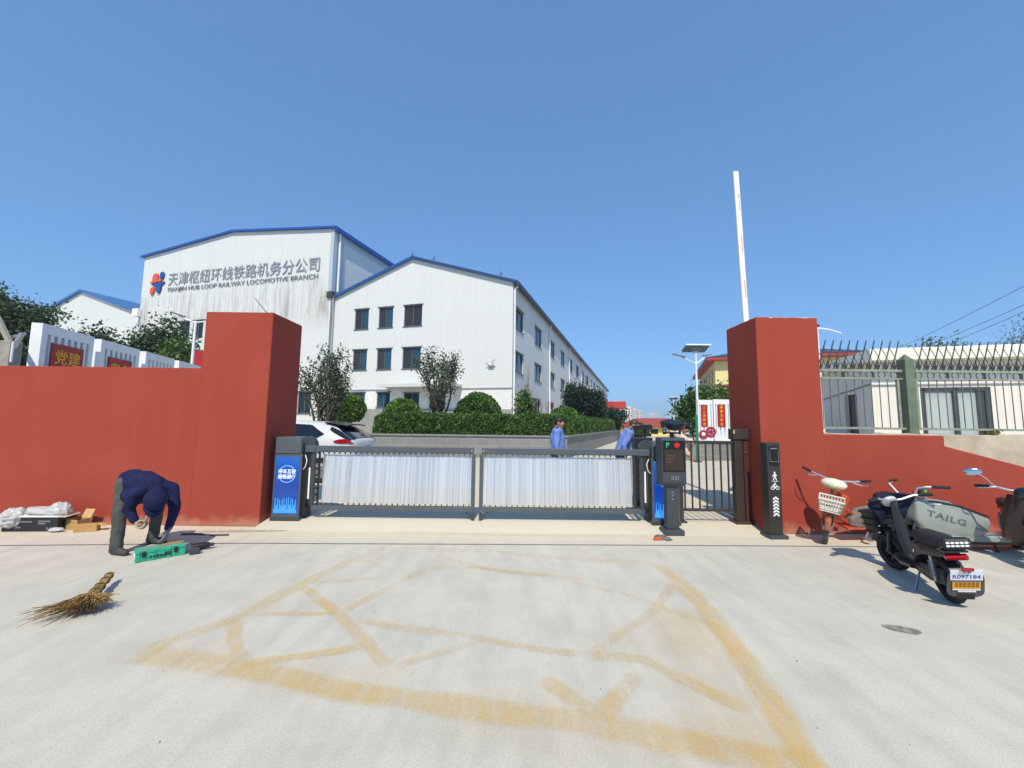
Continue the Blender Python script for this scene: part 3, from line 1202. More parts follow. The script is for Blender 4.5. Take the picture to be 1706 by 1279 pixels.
# ================================================================ buildings
def wall_holes(mb, x0, x1, z0, z1, holes, dep=.16):
    """sheet in the plane y=0 (outside is -y) with real openings and reveals"""
    xs = sorted({x0, x1, *[h[0] for h in holes], *[h[1] for h in holes]})
    zs = sorted({z0, z1, *[h[2] for h in holes], *[h[3] for h in holes]})
    vid = {}
    V, F = [], []
    def v(x, z, y=0.):
        k = (round(x, 4), round(z, 4), y)
        if k not in vid:
            vid[k] = len(V); V.append((x, y, z))
        return vid[k]
    for i in range(len(xs) - 1):
        for j in range(len(zs) - 1):
            cx, cz = (xs[i] + xs[i + 1]) / 2, (zs[j] + zs[j + 1]) / 2
            if any(h[0] < cx < h[1] and h[2] < cz < h[3] for h in holes):
                continue
            F.append((v(xs[i], zs[j]), v(xs[i + 1], zs[j]), v(xs[i + 1], zs[j + 1]), v(xs[i], zs[j + 1])))
    for a, b, c, d in holes:
        q = [(a, c), (b, c), (b, d), (a, d)]
        for k in range(4):
            p, r = q[k], q[(k + 1) % 4]
            F.append((v(*p), v(*p, dep), v(*r, dep), v(*r)))
    mb.add(V, F)

SIDE = lambda x: Matrix(((0, -1, 0, x), (1, 0, 0, 0), (0, 0, 1, 0), (0, 0, 0, 1)))   # facade plane -> side plane facing +x

GLASSD = mk_glass("dim_window_glass", '#231f1c', .08)
def window_on(parent, x0, x1, z0, z1, dep=.1, mt=None, glass=None, mull=True, fmat=None):
    """frame (one piece) with its pane as sub-part; opening in plane y=0"""
    fmat = fmat or ALU
    f = MB()
    w = .06
    f.b2(x0, x1, dep - .03, dep + .05, z0, z0 + w)
    f.b2(x0, x1, dep - .03, dep + .05, z1 - w, z1)
    f.b2(x0, x0 + w, dep - .03, dep + .05, z0 + w, z1 - w)
    f.b2(x1 - w, x1, dep - .03, dep + .05, z0 + w, z1 - w)
    if mull:
        xm = x0 + (x1 - x0) * .5
        f.b2(xm - .035, xm + .035, dep - .03, dep + .05, z0 + w, z1 - w)
    f.b2(x0 - .06, x1 + .06, -.07, .02, z0 - .06, z0)
    f.b2(x0 - .1, x1 + .1, -.09, .01, z1, z1 + .05)
    if mt:
        f.xf(mt)
    fo = obj('window', f, fmat, parent)
    xm = (x0 + x1) / 2
    for q, (xa, xb) in enumerate(((x0 + w, xm - .035), (xm + .035, x1 - w)) if mull else ((x0 + w, x1 - w),)):
        g = MB()
        g.b2(xa, xb, dep + .015 + .012 * q, dep + .03 + .012 * q, z0 + w, z1 - w)
        if mt:
            g.xf(mt)
        o_ = obj('pane', g, glass or (GLASSD if mull and mt is None and q == 0 else GLASSB), fo)
        if glass is None and rnd.random() < .3:
            c_ = MB()
            k_ = rnd.uniform(.25, .7)
            c_.b2(xa, xa + (xb - xa) * k_, dep - .006, dep + .008, z0 + w + .02, z1 - w)
            if mt:
                c_.xf(mt)
            o_.data.materials[0] = GLASSD
    return fo

BRZ = R(-17)
# ---------------------------------------------------------------- three storey gabled block
B = thing('office_block', 'long white three storey block with blue gable roof, right of the lettered hall', 'building', (0, 30, 0), BRZ)
XL, XR, EV, RG, RX, LEN = -16.3, 0.0, 12.2, 14.93, -8.65, 104.
holes = []
for (a, b) in ((-14.06, -12.7), (-11.7, -10.34), (-9.3, -7.65)):
    holes += [(a, b, 9.33, 11.07), (a, b, 5.85, 7.58)]
m = MB()
wall_holes(m, XL, XR, 4.22, 9.0, [h for h in holes if h[3] < 9])
n0 = len(m.v)
wall_holes(m, XL, XR, 9.0, EV, [h for h in holes if h[3] > 9])
m.add([(XL, 0, EV), (XR, 0, EV), (RX, 0, RG)], [(0, 1, 2)])
m.add([(XL, LEN, 0), (XR, LEN, 0), (XR, LEN, EV), (RX, LEN, RG), (XL, LEN, EV)], [(0, 1, 2, 3, 4)])
m.add([(XL, 0, 0), (XL, LEN, 0), (XL, LEN, EV), (XL, 0, EV)], [(0, 1, 2, 3)])
obj('gable_wall', m, CLADX, B)
m = MB(); m.b2(XL, XR + .03, .02, .3, 2.6, 4.2)
gh = [(-14.0, -12.75, 2.78, 3.98), (-11.6, -10.37, 2.75, 3.99)]
m = MB(); wall_holes(m, XL, XR, 2.6, 4.22, gh + [(-6.8, -5.4, 2.61, 4.1), (-9.1, -7.7, 2.8, 3.9)]); m.xf(Matrix.Translation((0, .06, 0)))
obj('ground_floor_wall', m, M("white_render", '#d9dad6', .7, var=.08, vs=2), B)
m = MB(); m.b2(XL, XR + .04, -.05, .2, 0, 2.6)
obj('plinth', m, mk_tile("plinth_tile", '#8e908c', .9, .45), B)
m = MB(); m.b2(XL, XR + .03, -.045, -.002, 4.19, 4.27)
obj('drip_trim', m, FRAMEW, B)
for h in holes:
    window_on(B, *h)
for h in gh + [(-9.1, -7.7, 2.8, 3.9)]:
    window_on(B, *h, mt=Matrix.Translation((0, .06, 0)))
m = MB(); m.b2(-6.8, -5.4, .16, .2, 2.61, 4.1)
obj('door', m, M("grey_door", '#4a4f52', .4), B)
m = MB(); m.b2(-10.6, -3.98, -1.5, -.05, 4.3, 4.47); m.b2(-10.6, -3.98, -1.53, -1.5, 4.25, 4.5)
obj('canopy', m, FRAMEW, B)
# right side
sh = []
k = 0
while .25 + 6.7 * k + 2.9 < LEN - 1:
    a = .22 + 6.66 * k
    sh += [(a, a + 2.75, 8.85, 10.5), (a, a + 2.75, 5.5, 7.05)]
    k += 1
m = MB(); wall_holes(m, 0, LEN, 2.6, 9, [h for h in sh if h[3] < 9] + [(6.3, 9.2, 2.7, 3.8), (12.9, 15.7, 2.7, 3.8), (19.5, 22, 2.7, 3.8)])
wall_holes(m, 0, LEN, 8.6, EV, [h for h in sh if h[3] > 9]) if False else None
m.v, m.f, m.mi = [], [], []
wall_holes(m, 0, LEN, 2.6, 8.0, [h for h in sh if h[3] < 8] + [(6.3, 9.2, 2.7, 3.8), (12.9, 15.7, 2.7, 3.8), (19.5, 22, 2.7, 3.8)])
wall_holes(m, 0, LEN, 8.0, EV, [h for h in sh if h[3] > 8])
m.xf(SIDE(0))
obj('side_wall', m, CLADY, B)
m = MB(); m.b2(-.2, .05, .21, LEN, 0, 2.6)
obj('side_plinth', m, mk_tile("side_plinth_tile", '#8e908c', .9, .45, 'Y'), B)
for h in sh + [(6.3, 9.2, 2.7, 3.8), (12.9, 15.7, 2.7, 3.8), (19.5, 22, 2.7, 3.8)]:
    window_on(B, *h, mt=SIDE(0))
# roof: two sheets with thickness
m = MB()
sl = (RG - EV) / (XR - RX)
sl2 = (RG - EV) / (RX - XL)
m.loft([[(RX, y, RG + .02), (XR + .4, y, EV - .4 * sl + .02), (XR + .4, y, EV - .4 * sl + .16), (RX, y, RG + .2), (XL - .05, y, EV - .05 * sl2 + .16), (XL - .05, y, EV + .02 - .05 * sl2)] for y in (-.22, LEN + .2)])
obj('roof', m, ROOFG, B)
m = MB()
m.bar((XL - .05, -.25, EV + .08), (RX, -.25, RG + .12), .07, .15, (0, 0, 1))
obj('rake_trim', m, BLUE, B)
m = MB()
m.bar((RX, -.25, RG + .12), (XR + .4, -.25, EV - .05), .06, .17, (0, 0, 1))
obj('rake_trim', m, M("dark_blue_trim", '#1c3a72', .45), B)
m = MB(); m.b2(XR + .3, XR + .52, -.25, LEN, EV - .3, EV - .04)
obj('gutter', m, M("navy_gutter", '#2f3d55', .45), B)
m = MB(); m.b2(XR + .42, XR + .55, -.3, -.1, EV - .05, EV + .15); 
for y in (.12, 13.1, 26.2, 39.3, 52.4, 65.5, 78.6, 91.7):
    m = MB(); m.tube([(.35, y, EV - .3), (.12, y, EV - .55), (.12, y, 2.2), (.25, y, 1.9)], .075, 8)
    obj('downpipe', m, WHITE, B, smooth=True)
m = MB()
m.tube([(XL + .1, -.25, 12.4), (XL + .1, -.25, 11.8), (XL + .05, -.12, 11.4), (XL + .05, -.12, 2)], .07, 8)
obj('downpipe', m, M("dirty_white_pipe", '#a9aaa5', .5), B, smooth=True)
m = MB(); m.b2(XL - .45, XL + .15, -.5, -.03, 12.2, 12.75)
obj('gutter_box', m, M("rust_black_box", '#3a3c3a', .7, var=.4), B, .02)
m = MB()
m.tube([(-1.5, -.04, 6.0), (-1.52, -.25, 6.15), (-1.2, -.4, 6.28)], .03, 6); m.b2(-1.85, -1.4, -.2, -.01, 5.8, 5.9); m.tube([(-1.8, -.05, 5.9), (-2.0, -.3, 6.05)], .03, 6)
obj('wall_bracket', m, STEEL, B)
for x in (-8.9, -6.9, -1.1):
    zz = RG + .2 - max(0, x - RX) * sl
    m = MB(); m.cyl((x, .3, zz - .1), (x, .3, zz + .55), .03, n=6); m.cyl((x - .15, .3, zz + .3), (x + .15, .3, zz + .3), .025, n=6)
    obj('roof_post', m, DGREY2, B)
# red porch half way along the side
m = MB(); m.b2(.1, 7.2, 33.0, 37.5, 3.75, 4.95)
po = obj('porch_fascia', m, M("red_fascia", '#b0392f', .5), B, .03)
m = MB(); m.b2(.1, 7.35, 32.85, 37.65, 3.55, 3.75)
obj('porch_soffit', m, FRAMEW, B, .02)
for x, y in ((6.8, 33.3), (6.8, 37.2)):
    m = MB(); m.b2(x - .2, x + .2, y - .2, y + .2, 0, 3.55)
    obj('porch_column', m, M("grey_column", '#8d8f8c', .6), B)

# ---------------------------------------------------------------- lettered hall
T = thing('lettered_hall', 'tall white hall with blue roof edge and company lettering on its stained front', 'building', (0, 30, 0), BRZ)
TL, TR, TE, TRG, TRX, TY = -40.45, -16.42, 18.45, 19.65, -28.3, -.3
wh = [(-34.45, -33.05, 9.53, 11.2), (-32.65, -31.25, 9.53, 11.2), (-19.3, -17.9, 2.2, 4.1)]
m = MB()
wall_holes(m, TL, TR, 0, TE, wh)
m.add([(TL, 0, TE), (TR, 0, TE), (TRX, 0, TRG)], [(0, 1, 2)])
m.xf(Matrix.Translation((0, TY, 0)))
m.add([(TL, 60, 0), (TR, 60, 0), (TR, 60, TE), (TRX, 60, TRG), (TL, 60, TE)], [(0, 1, 2, 3, 4)])
m.add([(TL, TY, 0), (TL, 60, 0), (TL, 60, TE), (TL, TY, TE)], [(0, 1, 2, 3)])
obj('front_wall', m, CLADX_ST, T)
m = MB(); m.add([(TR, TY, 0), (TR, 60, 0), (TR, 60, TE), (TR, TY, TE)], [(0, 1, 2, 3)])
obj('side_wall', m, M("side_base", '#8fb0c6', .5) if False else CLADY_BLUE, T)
m = MB(); m.b2(TR - .02, TR + .05, .9, 7.3, 13.2, 17.6)
obj('ribbed_panel', m, CLADY, T)
m = MB()
m.b2(TR - .3, TR + .06, TY - .05, TY + .35, 12.8, TE - .1)
obj('corner_trim', m, M("pale_blue_trim", '#a9b8c2', .45), T)
m = MB(); m.tube([(TR + .2, TY + .55, TE - .2), (TR + .2, TY + .55, 12.9)], .09, 8)
obj('downpipe', m, WHITE, T)
for h in wh:
    window_on(T, *h, mt=Matrix.Translation((0, TY, 0)), glass=GLASS, fmat=M("brown_window_frame", '#5d5852', .5))
m = MB()
sa = (TRG - TE) / (TR - TRX); sb = (TRG - TE) / (TRX - TL)
m.loft([[(TRX, y, TRG + .02), (TR + .3, y, TE - .3 * sa + .02), (TR + .3, y, TE - .3 * sa + .2), (TRX, y, TRG + .2), (TL - .3, y, TE - .3 * sb + .2), (TL - .3, y, TE - .3 * sb + .02)] for y in (TY - .2, 60.2)])
obj('roof', m, BLUE, T)
for a, b in (((TL - .3, TE), (TRX, TRG)), ((TRX, TRG), (TR + .3, TE))):
    m = MB(); m.bar((a[0], TY - .24, a[1] + .05), (b[0], TY - .24, b[1] + .05), .08, .17)
    obj('rake_trim', m, BLUE, T)
m = MB(); m.b2(TR + .2, TR + .42, TY - .2, 60, TE - .25, TE + .08)
obj('gutter', m, BLUE, T)
m = MB(); m.b2(TL - .5, TL + .3, TY - .4, TY - .02, 12.1, 12.9)
obj('gutter_box', m, WHITE, T, .03)
m = MB(); m.tube([(TL + .15, TY - .2, 12.1), (TL + .15, TY - .2, 11.4), (TL - .2, TY - .15, 11.0), (TL - .2, TY - .15, 0)], .09, 8)
obj('downpipe', m, WHITE, T)
# lettering, raised off the sheeting
LET = M("lettering_face_grey", '#959ba0', .45, .2)
LETS = M("lettering_face_dark", '#71777b', .45, .2)
zt = lambda x, zl, zr: zl + (zr - zl) * (x + 36.6) / 18.9
def sign_line(txt, xa, xb, za, zb, hgt, mat, off):
    me = text_mesh(txt, 1.0, .0, off, 1.0)
    xs = [v.co.x for v in me.vertices]; ys = [v.co.y for v in me.vertices]
    cx, cy = (min(xs) + max(xs)) / 2, (min(ys) + max(ys)) / 2
    sx, sy = (xb - xa) / (max(xs) - min(xs)), hgt / (max(ys) - min(ys))
    bm = bmesh.new(); bm.from_mesh(me)
    r = bmesh.ops.extrude_face_region(bm, geom=bm.faces[:])
    for v in r['geom']:
        if isinstance(v, bmesh.types.BMVert):
            v.co.z += .03
    bmesh.ops.recalc_face_normals(bm, faces=bm.faces)
    for v in bm.verts:
        x = (v.co.x - cx) * sx + (xa + xb) / 2
        z = (v.co.y - cy) * sy + za + (zb - za) * (x - xa) / (xb - xa)
        v.co = Vector((x, TY - .06 - v.co.z, z))
    bm.to_mesh(me); bm.free()
    return obj('lettering', me, mat, T)
sign_line('天津枢纽环线铁路机务分公司', -36.55, -17.75, 15.7, 15.4, 1.32, LET, .0)
sign_line('TIANJIN HUB LOOP RAILWAY LOCOMOTIVE BRANCH', -36.6, -17.85, 14.55, 14.22, .56, LETS, .0)
ORL = M("logo_orange", '#d8542a', .4); BLL = M("logo_blue", '#1f4690', .4)
def logo_piece(P, mat):
    mm = MB()
    mm.prism([(-38.05 + x * .82, TY - .02, 15.45 + z * .9) for x, z in P], (0, -.16, 0))
    return obj('emblem', mm, mat, T, .03)
logo_piece([(-1.25, .02), (1.05, .3), (.95, .08), (.6, .06), (.1, .0), (-.02, .62), (-.1, .82), (-.35, .9), (-.62, .78), (-.72, .6), (-.82, .18), (-1.12, .1)], ORL) if False else None
logo_piece([(-1.25, .0), (.75, .16), (.5, .38), (.05, .36), (.05, .85), (-.05, 1.08), (-.35, 1.18), (-.68, 1.06), (-.84, .8), (-.88, .3), (-1.15, .2)], ORL)
logo_piece([(1.3, .08), (-.95, -.08), (-.65, -.32), (-.15, -.32), (-.05, -.8), (.1, -1.15), (.35, -1.25), (.62, -1.1), (.76, -.6), (.82, -.24), (1.12, -.14)], BLL)
logo_piece([(.42, .42), (.42, .98), (.56, 1.2), (.85, 1.26), (1.06, 1.1), (1.1, .8), (.98, .5), (.75, .36)], BLL)
logo_piece([(-1.05, -.5), (-.62, -.44), (-.36, -.6), (-.42, -.95), (-.6, -1.25), (-.86, -1.36), (-1.08, -1.2), (-1.12, -.85)], ORL)

# ---------------------------------------------------------------- small gabled shed at far left
Hs = thing('gabled_shed', 'smaller white gabled building with blue roof, left of the lettered hall', 'building', (0, 30, 0), BRZ)
HL, HR, HE, HG, HX = -60.8, -41.0, 12.55, 15.7, -50.7
m = MB()
m.add([(HL, 0, 0), (HR, 0, 0), (HR, 0, HE), (HX, 0, HG), (HL, 0, HE)], [(0, 1, 2, 3, 4)])
m.add([(HL, 40, 0), (HR, 40, 0), (HR, 40, HE), (HX, 40, HG), (HL, 40, HE)], [(0, 1, 2, 3, 4)])
m.add([(HR, 0, 0), (HR, 40, 0), (HR, 40, HE), (HR, 0, HE)], [(0, 1, 2, 3)])
m.add([(HL, 0, 0), (HL, 40, 0), (HL, 40, HE), (HL, 0, HE)], [(0, 1, 2, 3)])
obj('wall', m, CLADX, Hs)
m = MB()
s2 = (HG - HE) / (HR - HX)
m.loft([[(HX, y, HG + .02), (HR + .5, y, HE - .5 * s2 + .02), (HR + .5, y, HE - .5 * s2 + .2), (HX, y, HG + .25), (HL - .5, y, HE - .5 * s2 + .2), (HL - .5, y, HE - .5 * s2 + .02)] for y in (-.3, 40.3)])
obj('roof', m, BLUE2, Hs)

# ---------------------------------------------------------------- yellow office with red eaves
YW = M("pale_yellow_render", '#dccf93', .75, var=.08)
YWS = YW
RE = M("terracotta_red_trim", '#9c3a30', .55)
def yellow_block(loc, rz, w, dpt, h, label, nwin):
    t = thing('yellow_building', label, 'building', loc, rz, 'yellow buildings with red eaves')
    hs = []
    for k in range(nwin):
        y = .9 + k * (dpt - 1.2) / nwin
        for z0, z1 in ((h - 2.2, h - .9), (h - 5.6, h - 4.1)):
            hs.append((y, y + 1.05, z0, z1))
    m = MB()
    wall_holes(m, 0, dpt, 0, h - 3.4, [q for q in hs if q[3] < h - 3.4])
    wall_holes(m, 0, dpt, h - 3.4, h, [q for q in hs if q[2] > h - 3.4])
    LEFTM = Matrix(((0, 1, 0, 0), (-1, 0, 0, dpt), (0, 0, 1, 0), (0, 0, 0, 1)))   # plane facing -x
    m.xf(LEFTM)
    obj('side_wall', m, YW, t)
    for q in hs:
        window_on(t, *q, mt=LEFTM, glass=GLASS, mull=False)
    fh = [(1.8 + 3 * k, 3.4 + 3 * k, z, z + 1.5) for k in range(int((w - 2) / 3)) for z in (h - 2.4, h - 5.8)]
    m = MB()
    wall_holes(m, 0, w, 0, h - 3.4, [q for q in fh if q[3] < h - 3.4])
    wall_holes(m, 0, w, h - 3.4, h, [q for q in fh if q[2] > h - 3.4])
    m.add([(0, dpt, 0), (w, dpt, 0), (w, dpt, h), (0, dpt, h)], [(0, 1, 2, 3)])
    m.add([(w, 0, 0), (w, dpt, 0), (w, dpt, h), (w, 0, h)], [(0, 1, 2, 3)])
    obj('front_wall', m, YW, t)
    for q in fh:
        window_on(t, *q, glass=GLASS)
    m = MB(); m.b2(-.9, w + .9, -.9, dpt + .9, h - .02, h + .32)
    obj('eaves', m, RE, t, .02)
    m = MB(); m.b2(-.06, w + .06, -.06, dpt + .06, h - 2.95, h - 2.65)
    obj('string_course', m, RE, t)
    m = MB()
    m.loft([[(-.95, -.95, h + .32), (w + .95, -.95, h + .32), (w + .95, dpt + .95, h + .32), (-.95, dpt + .95, h + .32)],
            [(w * .3, w * .3, h + 1.7), (w * .7, w * .3, h + 1.7), (w * .7, dpt - w * .3, h + 1.7), (w * .3, dpt - w * .3, h + 1.7)]])
    obj('roof', m, M("slate_blue_roof", '#39465c', .55), t)
    return t
yellow_block((22.55, 45, 0), R(-20), 13, 19, 8.75, 'nearer yellow building with red eaves just left of the right pillar', 6)
yellow_block((38.0, 84, 0), R(-20), 12, 12, 7.2, 'farther yellow building with red eaves peeping above the trees by the lamp', 3)

# ---------------------------------------------------------------- low shed with red roof down the yard
t = thing('red_roofed_shed', 'low pale yellow shed with a red hipped roof at the end of the yard', 'shed', (18.6, 58, 0), R(-17))
m = MB(); wall_holes(m, -3, 3.6, 0, 1.25, [(-1.6, -.6, .3, 1.0), (1, 2, .3, 1.0)]); m.b2(-3, 3.6, .2, 6, 0, 1.25)
obj('wall', m, M("yellow_shed_wall", '#e0d27c', .7), t)
m = MB(); m.loft([[(-3.6, -.6, 1.25), (4.2, -.6, 1.25), (4.2, 6.6, 1.25), (-3.6, 6.6, 1.25)], [(-3.6, -.6, 1.5), (4.2, -.6, 1.5), (4.2, 6.6, 1.5), (-3.6, 6.6, 1.5)],
              [(-.8, 2.4, 2.55), (3.4, 2.4, 2.55), (3.4, 3.6, 2.55), (-.8, 3.6, 2.55)]])
obj('roof', m, M("red_tile_roof", '#96433a', .6, var=.15), t)
for x in (-1.6, 1):
    m = MB(); m.b2(x + .02, x + .98, .1, .14, .32, .98)
    obj('window', m, GLASS, t)

# ---------------------------------------------------------------- far apartment towers
def mk_flats():
    b = NB("apartment_render")
    o = b.coords()
    b.base(b.mix(b.noise(o, .2, 3), hexc('#cfc6bb'), hexc('#d9d3ca')))
    b.p(rough=.8)
    return b.m
FLATS = mk_flats()
def tower(x, y, w, d_, h, label, rz=R(-17)):
    t = thing('apartment_tower', label, 'apartment block', (x, y, 0), rz, 'far apartment towers')
    nx, nz = max(3, int(w / 6)), max(4, int(h / 3.1))
    m = MB()
    hs = []
    for i in range(nx):
        for j in range(1, nz):
            xa = -w / 2 + (i + .25) * w / nx
            hs.append((xa, xa + .5 * w / nx, j * h / nz + .4, j * h / nz + 2.1))
    wall_holes(m, -w / 2, w / 2, 0, h, hs, .6)
    m.add([(-w / 2, d_, 0), (w / 2, d_, 0), (w / 2, d_, h), (-w / 2, d_, h)], [(0, 1, 2, 3)])
    for s_ in (-1, 1):
        m.add([(s_ * w / 2, 0, 0), (s_ * w / 2, d_, 0), (s_ * w / 2, d_, h), (s_ * w / 2, 0, h)], [(0, 1, 2, 3)])
    m.add([(-w / 2, 0, h), (w / 2, 0, h), (w / 2, d_, h), (-w / 2, d_, h)], [(0, 1, 2, 3)])
    obj('wall', m, FLATS, t)
    m = MB(); m.b2(-w / 2 + .1, w / 2 - .1, .62, .7, 1, h - .5)
    obj('glazing', m, GLASS, t)
    m = MB(); m.b2(-w * .2, w * .2, d_ * .3, d_ * .7, h, h + 3)
    obj('roof_house', m, FLATS, t)
    return t
for (px, w, h, Y_, lb) in ((184, 13, 27.5, 640, 'far cream apartment tower nearest to the red porch'),
                       (199, 14, 25.5, 665, 'second far cream apartment tower to the right of the red porch'),
                       (214, 13, 24, 690, 'rightmost cream tower of the far group beside the red porch'),
                       (307, 14, 24, 900, 'hazy pale tower left of the distant street lamps'),
                       (326, 16, 26, 930, 'hazy pale tower right beside the distant street lamps')):
    tower(px, Y_, w, 12, h, lb)

# ---------------------------------------------------------------- cream house on the bank, right
Hh = thing('cream_house', 'single storey cream house with flat roof and a glazed sliding door behind the fence', 'building', (9.73, 11, 0), BRZ)
m = MB()
wall_holes(m, 0, 7.5, 1.3, 3.34, [(1.05, 2.48, 1.36, 2.66)], .12)
m.add([(0, 7, 1.3), (7.5, 7, 1.3), (7.5, 7, 3.34), (0, 7, 3.34)], [(0, 1, 2, 3)])
m.add([(7.5, 0, 1.3), (7.5, 7, 1.3), (7.5, 7, 3.34), (7.5, 0, 3.34)], [(0, 1, 2, 3)])
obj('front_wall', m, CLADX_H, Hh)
m = MB()
LM = Matrix(((0, 1, 0, 0), (-1, 0, 0, 7), (0, 0, 1, 0), (0, 0, 0, 1)))
wall_holes(m, 0, 7, 1.3, 3.34, [(7 - 1.55, 7 - .8, 1.36, 2.56)], .12); m.xf(LM)
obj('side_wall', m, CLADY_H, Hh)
m = MB(); m.b2(5.47, 6.18, .1, .13, 1.36, 2.55); m.xf(LM)
obj('door', m, M("dark_door", '#2b3036', .35), Hh)
m = MB(); m.b2(-.18, 7.7, -.45, 7.2, 3.345, 3.66)
obj('roof_fascia', m, M("cream_fascia", '#e8e6d6', .5, var=.05), Hh, .015)
m = MB(); m.b2(-.02, 7.5, -.05, -.002, 2.74, 2.77)
obj('trim', m, FRAMEW, Hh)
m = MB(); m.tube([(-.03, 0, 2.76), (-.03, 3.2, 2.5), (-.03, 3.6, 1.4)], .012, 5)
obj('cable', m, BLACK, Hh)
m = MB()
for x in (1.05, 1.72, 2.36):
    m.b2(x, x + .1, .0, .09, 1.36, 2.66)
m.b2(1.05, 2.48, .0, .09, 2.56, 2.66)
m.b2(1.05, 2.48, .0, .09, 1.36, 1.42)
m.b2(2.2, 2.36, .02, .08, 1.42, 2.56)
fr = obj('sliding_door_frame', m, M("dark_door_frame", '#3c4547', .4), Hh)
def mk_clear():
    b = NB("clear_glass")
    b.base((.8, .9, .9))
    b.p(rough=.04, spec=.6)
    b.b.inputs['Alpha'].default_value = .3
    return b.m
for xa, xb in ((1.15, 1.72), (1.82, 2.2)):
    m = MB(); m.b2(xa, xb, .04, .05, 1.42, 2.56)
    obj('pane', m, mk_clear() if xa < 1.2 else bpy.data.materials['clear_glass'], fr)
m = MB()
n = 160
rows = []
for z in (1.38, 1.98, 2.0, 2.02, 2.6):
    rows.append([(1.08 + 1.38 * i / n, .16 + .02 * math.sin(i * 1.05) + .008 * math.sin(i * .37), z) for i in range(n + 1)])
m.loft(rows, caps=False, closed=False)
obj('curtain', m, M("grey_green_curtain", '#a9b9b4', .8), Hh, smooth=True)

# ================================================================ planters, boards
TILEX = mk_tile("grey_stone_tile", '#7f817f', .62, .3)
pl = MB()
pl.prism([(-6.2, 18, 0), (2.44, 18, 0), (10.9, 41, 0), (9.4, 41.5, 0), (1.3, 21.4, 0), (-6.2, 21.4, 0)], (0, 0, 1.0))
cp = MB()
cp.prism([(-6.25, 17.94, 1.0), (2.5, 17.94, 1.0), (11.0, 41, 1.0), (10.6, 41.1, 1.0), (2.2, 18.3, 1.0), (-6.25, 18.3, 1.0)], (0, 0, .07))
P1 = thing('stone_planter', 'long grey tiled planter carrying the clipped hedge', 'planter')
obj('wall', pl, TILEX, P1); obj('coping', cp, M("grey_coping", '#7f8180', .7), P1)
pl = MB(); pl.b2(7.3, 13.5, 17.8, 19.3, 0, .86)
cp = MB(); cp.b2(7.25, 13.55, 17.74, 19.36, .86, .93)
P2 = thing('stone_planter', 'grey tiled planter under the white slogan boards, seen through the pedestrian gate', 'planter')
obj('wall', pl, TILEX, P2); obj('coping', cp, M("grey_coping", '#98999a', .7), P2)
pl = MB(); 
P3 = thing('stone_planter', 'grey tiled planter under the row of white boards, mostly hidden behind the left wall', 'planter', (-9.365, 8.0, 0), R(15))
pl.b2(-1.0, .35, -.2, 7.2, .05, .98)
obj('wall', pl, TILEX, P3)

CURB = M("blue_white_metal", '#e3e6e8', .45, var=.05)
def slat_board(loc, rz, w, h, nslot, label, plaque, group, txt=None, vertical=False, emblem=None, th=.17):
    """white hollow board with slots; local x along the board, front face at y=0 facing -y, z up"""
    t = thing('slogan_board', label, 'slogan board', loc, rz, group)
    holes = []
    px = [w * (.13 + .74 * k / (nslot - 1)) for k in range(nslot)]
    for x in px:
        holes.append((x - w * .03, x + w * .03, .25, h - .2))
    m = MB()
    wall_holes(m, 0, w, 0, h, holes, th * .75)
    m.add([(0, th, 0), (w, th, 0), (w, th, h), (0, th, h)], [(0, 1, 2, 3)])
    m.add([(0, 0, h), (w, 0, h), (w, th, h), (0, th, h)], [(0, 1, 2, 3)])
    for x in (0, w):
        m.add([(x, 0, 0), (x, 0, h), (x, th, h), (x, th, 0)], [(0, 1, 2, 3)])
    for x in px:
        m.add([(x - w * .03, th * .75, .25), (x + w * .03, th * .75, .25), (x + w * .03, th * .75, h - .2), (x - w * .03, th * .75, h - .2)], [(0, 1, 2, 3)])
    obj('panel', m, CURB, t)
    xa, xb, za, zb = plaque
    m = MB(); m.b2(xa, xb, -.03, -.004, za, zb)
    pq = obj('plaque', m, REDP, t, .004)
    if txt:
        if vertical:
            n = len(txt)
            s_ = (zb - za) / (n + .3)
            for i, ch in enumerate(txt):
                lettering('lettering', ch, s_, YEL, pq, plane_mat(((xa + xb) / 2, -.031, zb - s_ * (i + .65)), (1, 0, 0)), 0.003, .003, fit=(s_ * .8, s_ * .8))
        else:
            lettering('lettering', txt, .3, YEL, pq, plane_mat(((xa + xb) / 2, -.031, zb - .27), (1, 0, 0)), .004, .003, fit=((xb - xa) * .8, .3))
    if emblem:
        ex, ez, er, kind = emblem
        m = MB()
        m.torus((ex, -.035, ez), er * .82, er * .18, 'Y', 32, 6, flat=.25)
        if kind:
            for k in range(6):
                a = R(60 * k + 20)
                m.bar((ex, -.035, ez), (ex + er * .8 * math.cos(a), -.035, ez + er * .8 * math.sin(a)), er * .16, .012, (0, 1, 0))
        else:
            m.lathe([(er * .8, -.002), (er * .8, .004)], (ex, -.033, ez), 28, 'Y')
        eo = obj('emblem', m, M("emblem_crimson", '#a3223c', .5), t)
        if not kind:
            m = MB(); m.lathe([(er * .42, -.004), (er * .42, .002)], (ex, -.038, ez + er * .1), 20, 'Y')
            obj('emblem_centre', m, WHT, eo)
    return t
GB = 'white boards in the row on the left'
tx = ['党建', '安全', '质量', '服务']
lbs = ['nearest white slotted board on the left, with red plaque reading 党建',
       'second white slotted board on the left, top of its red plaque just showing',
       'third white slotted board of the left row, plaque hidden by the wall',
       'farthest white slotted board of the left row, beside the left pillar']
a_ = R(-15)
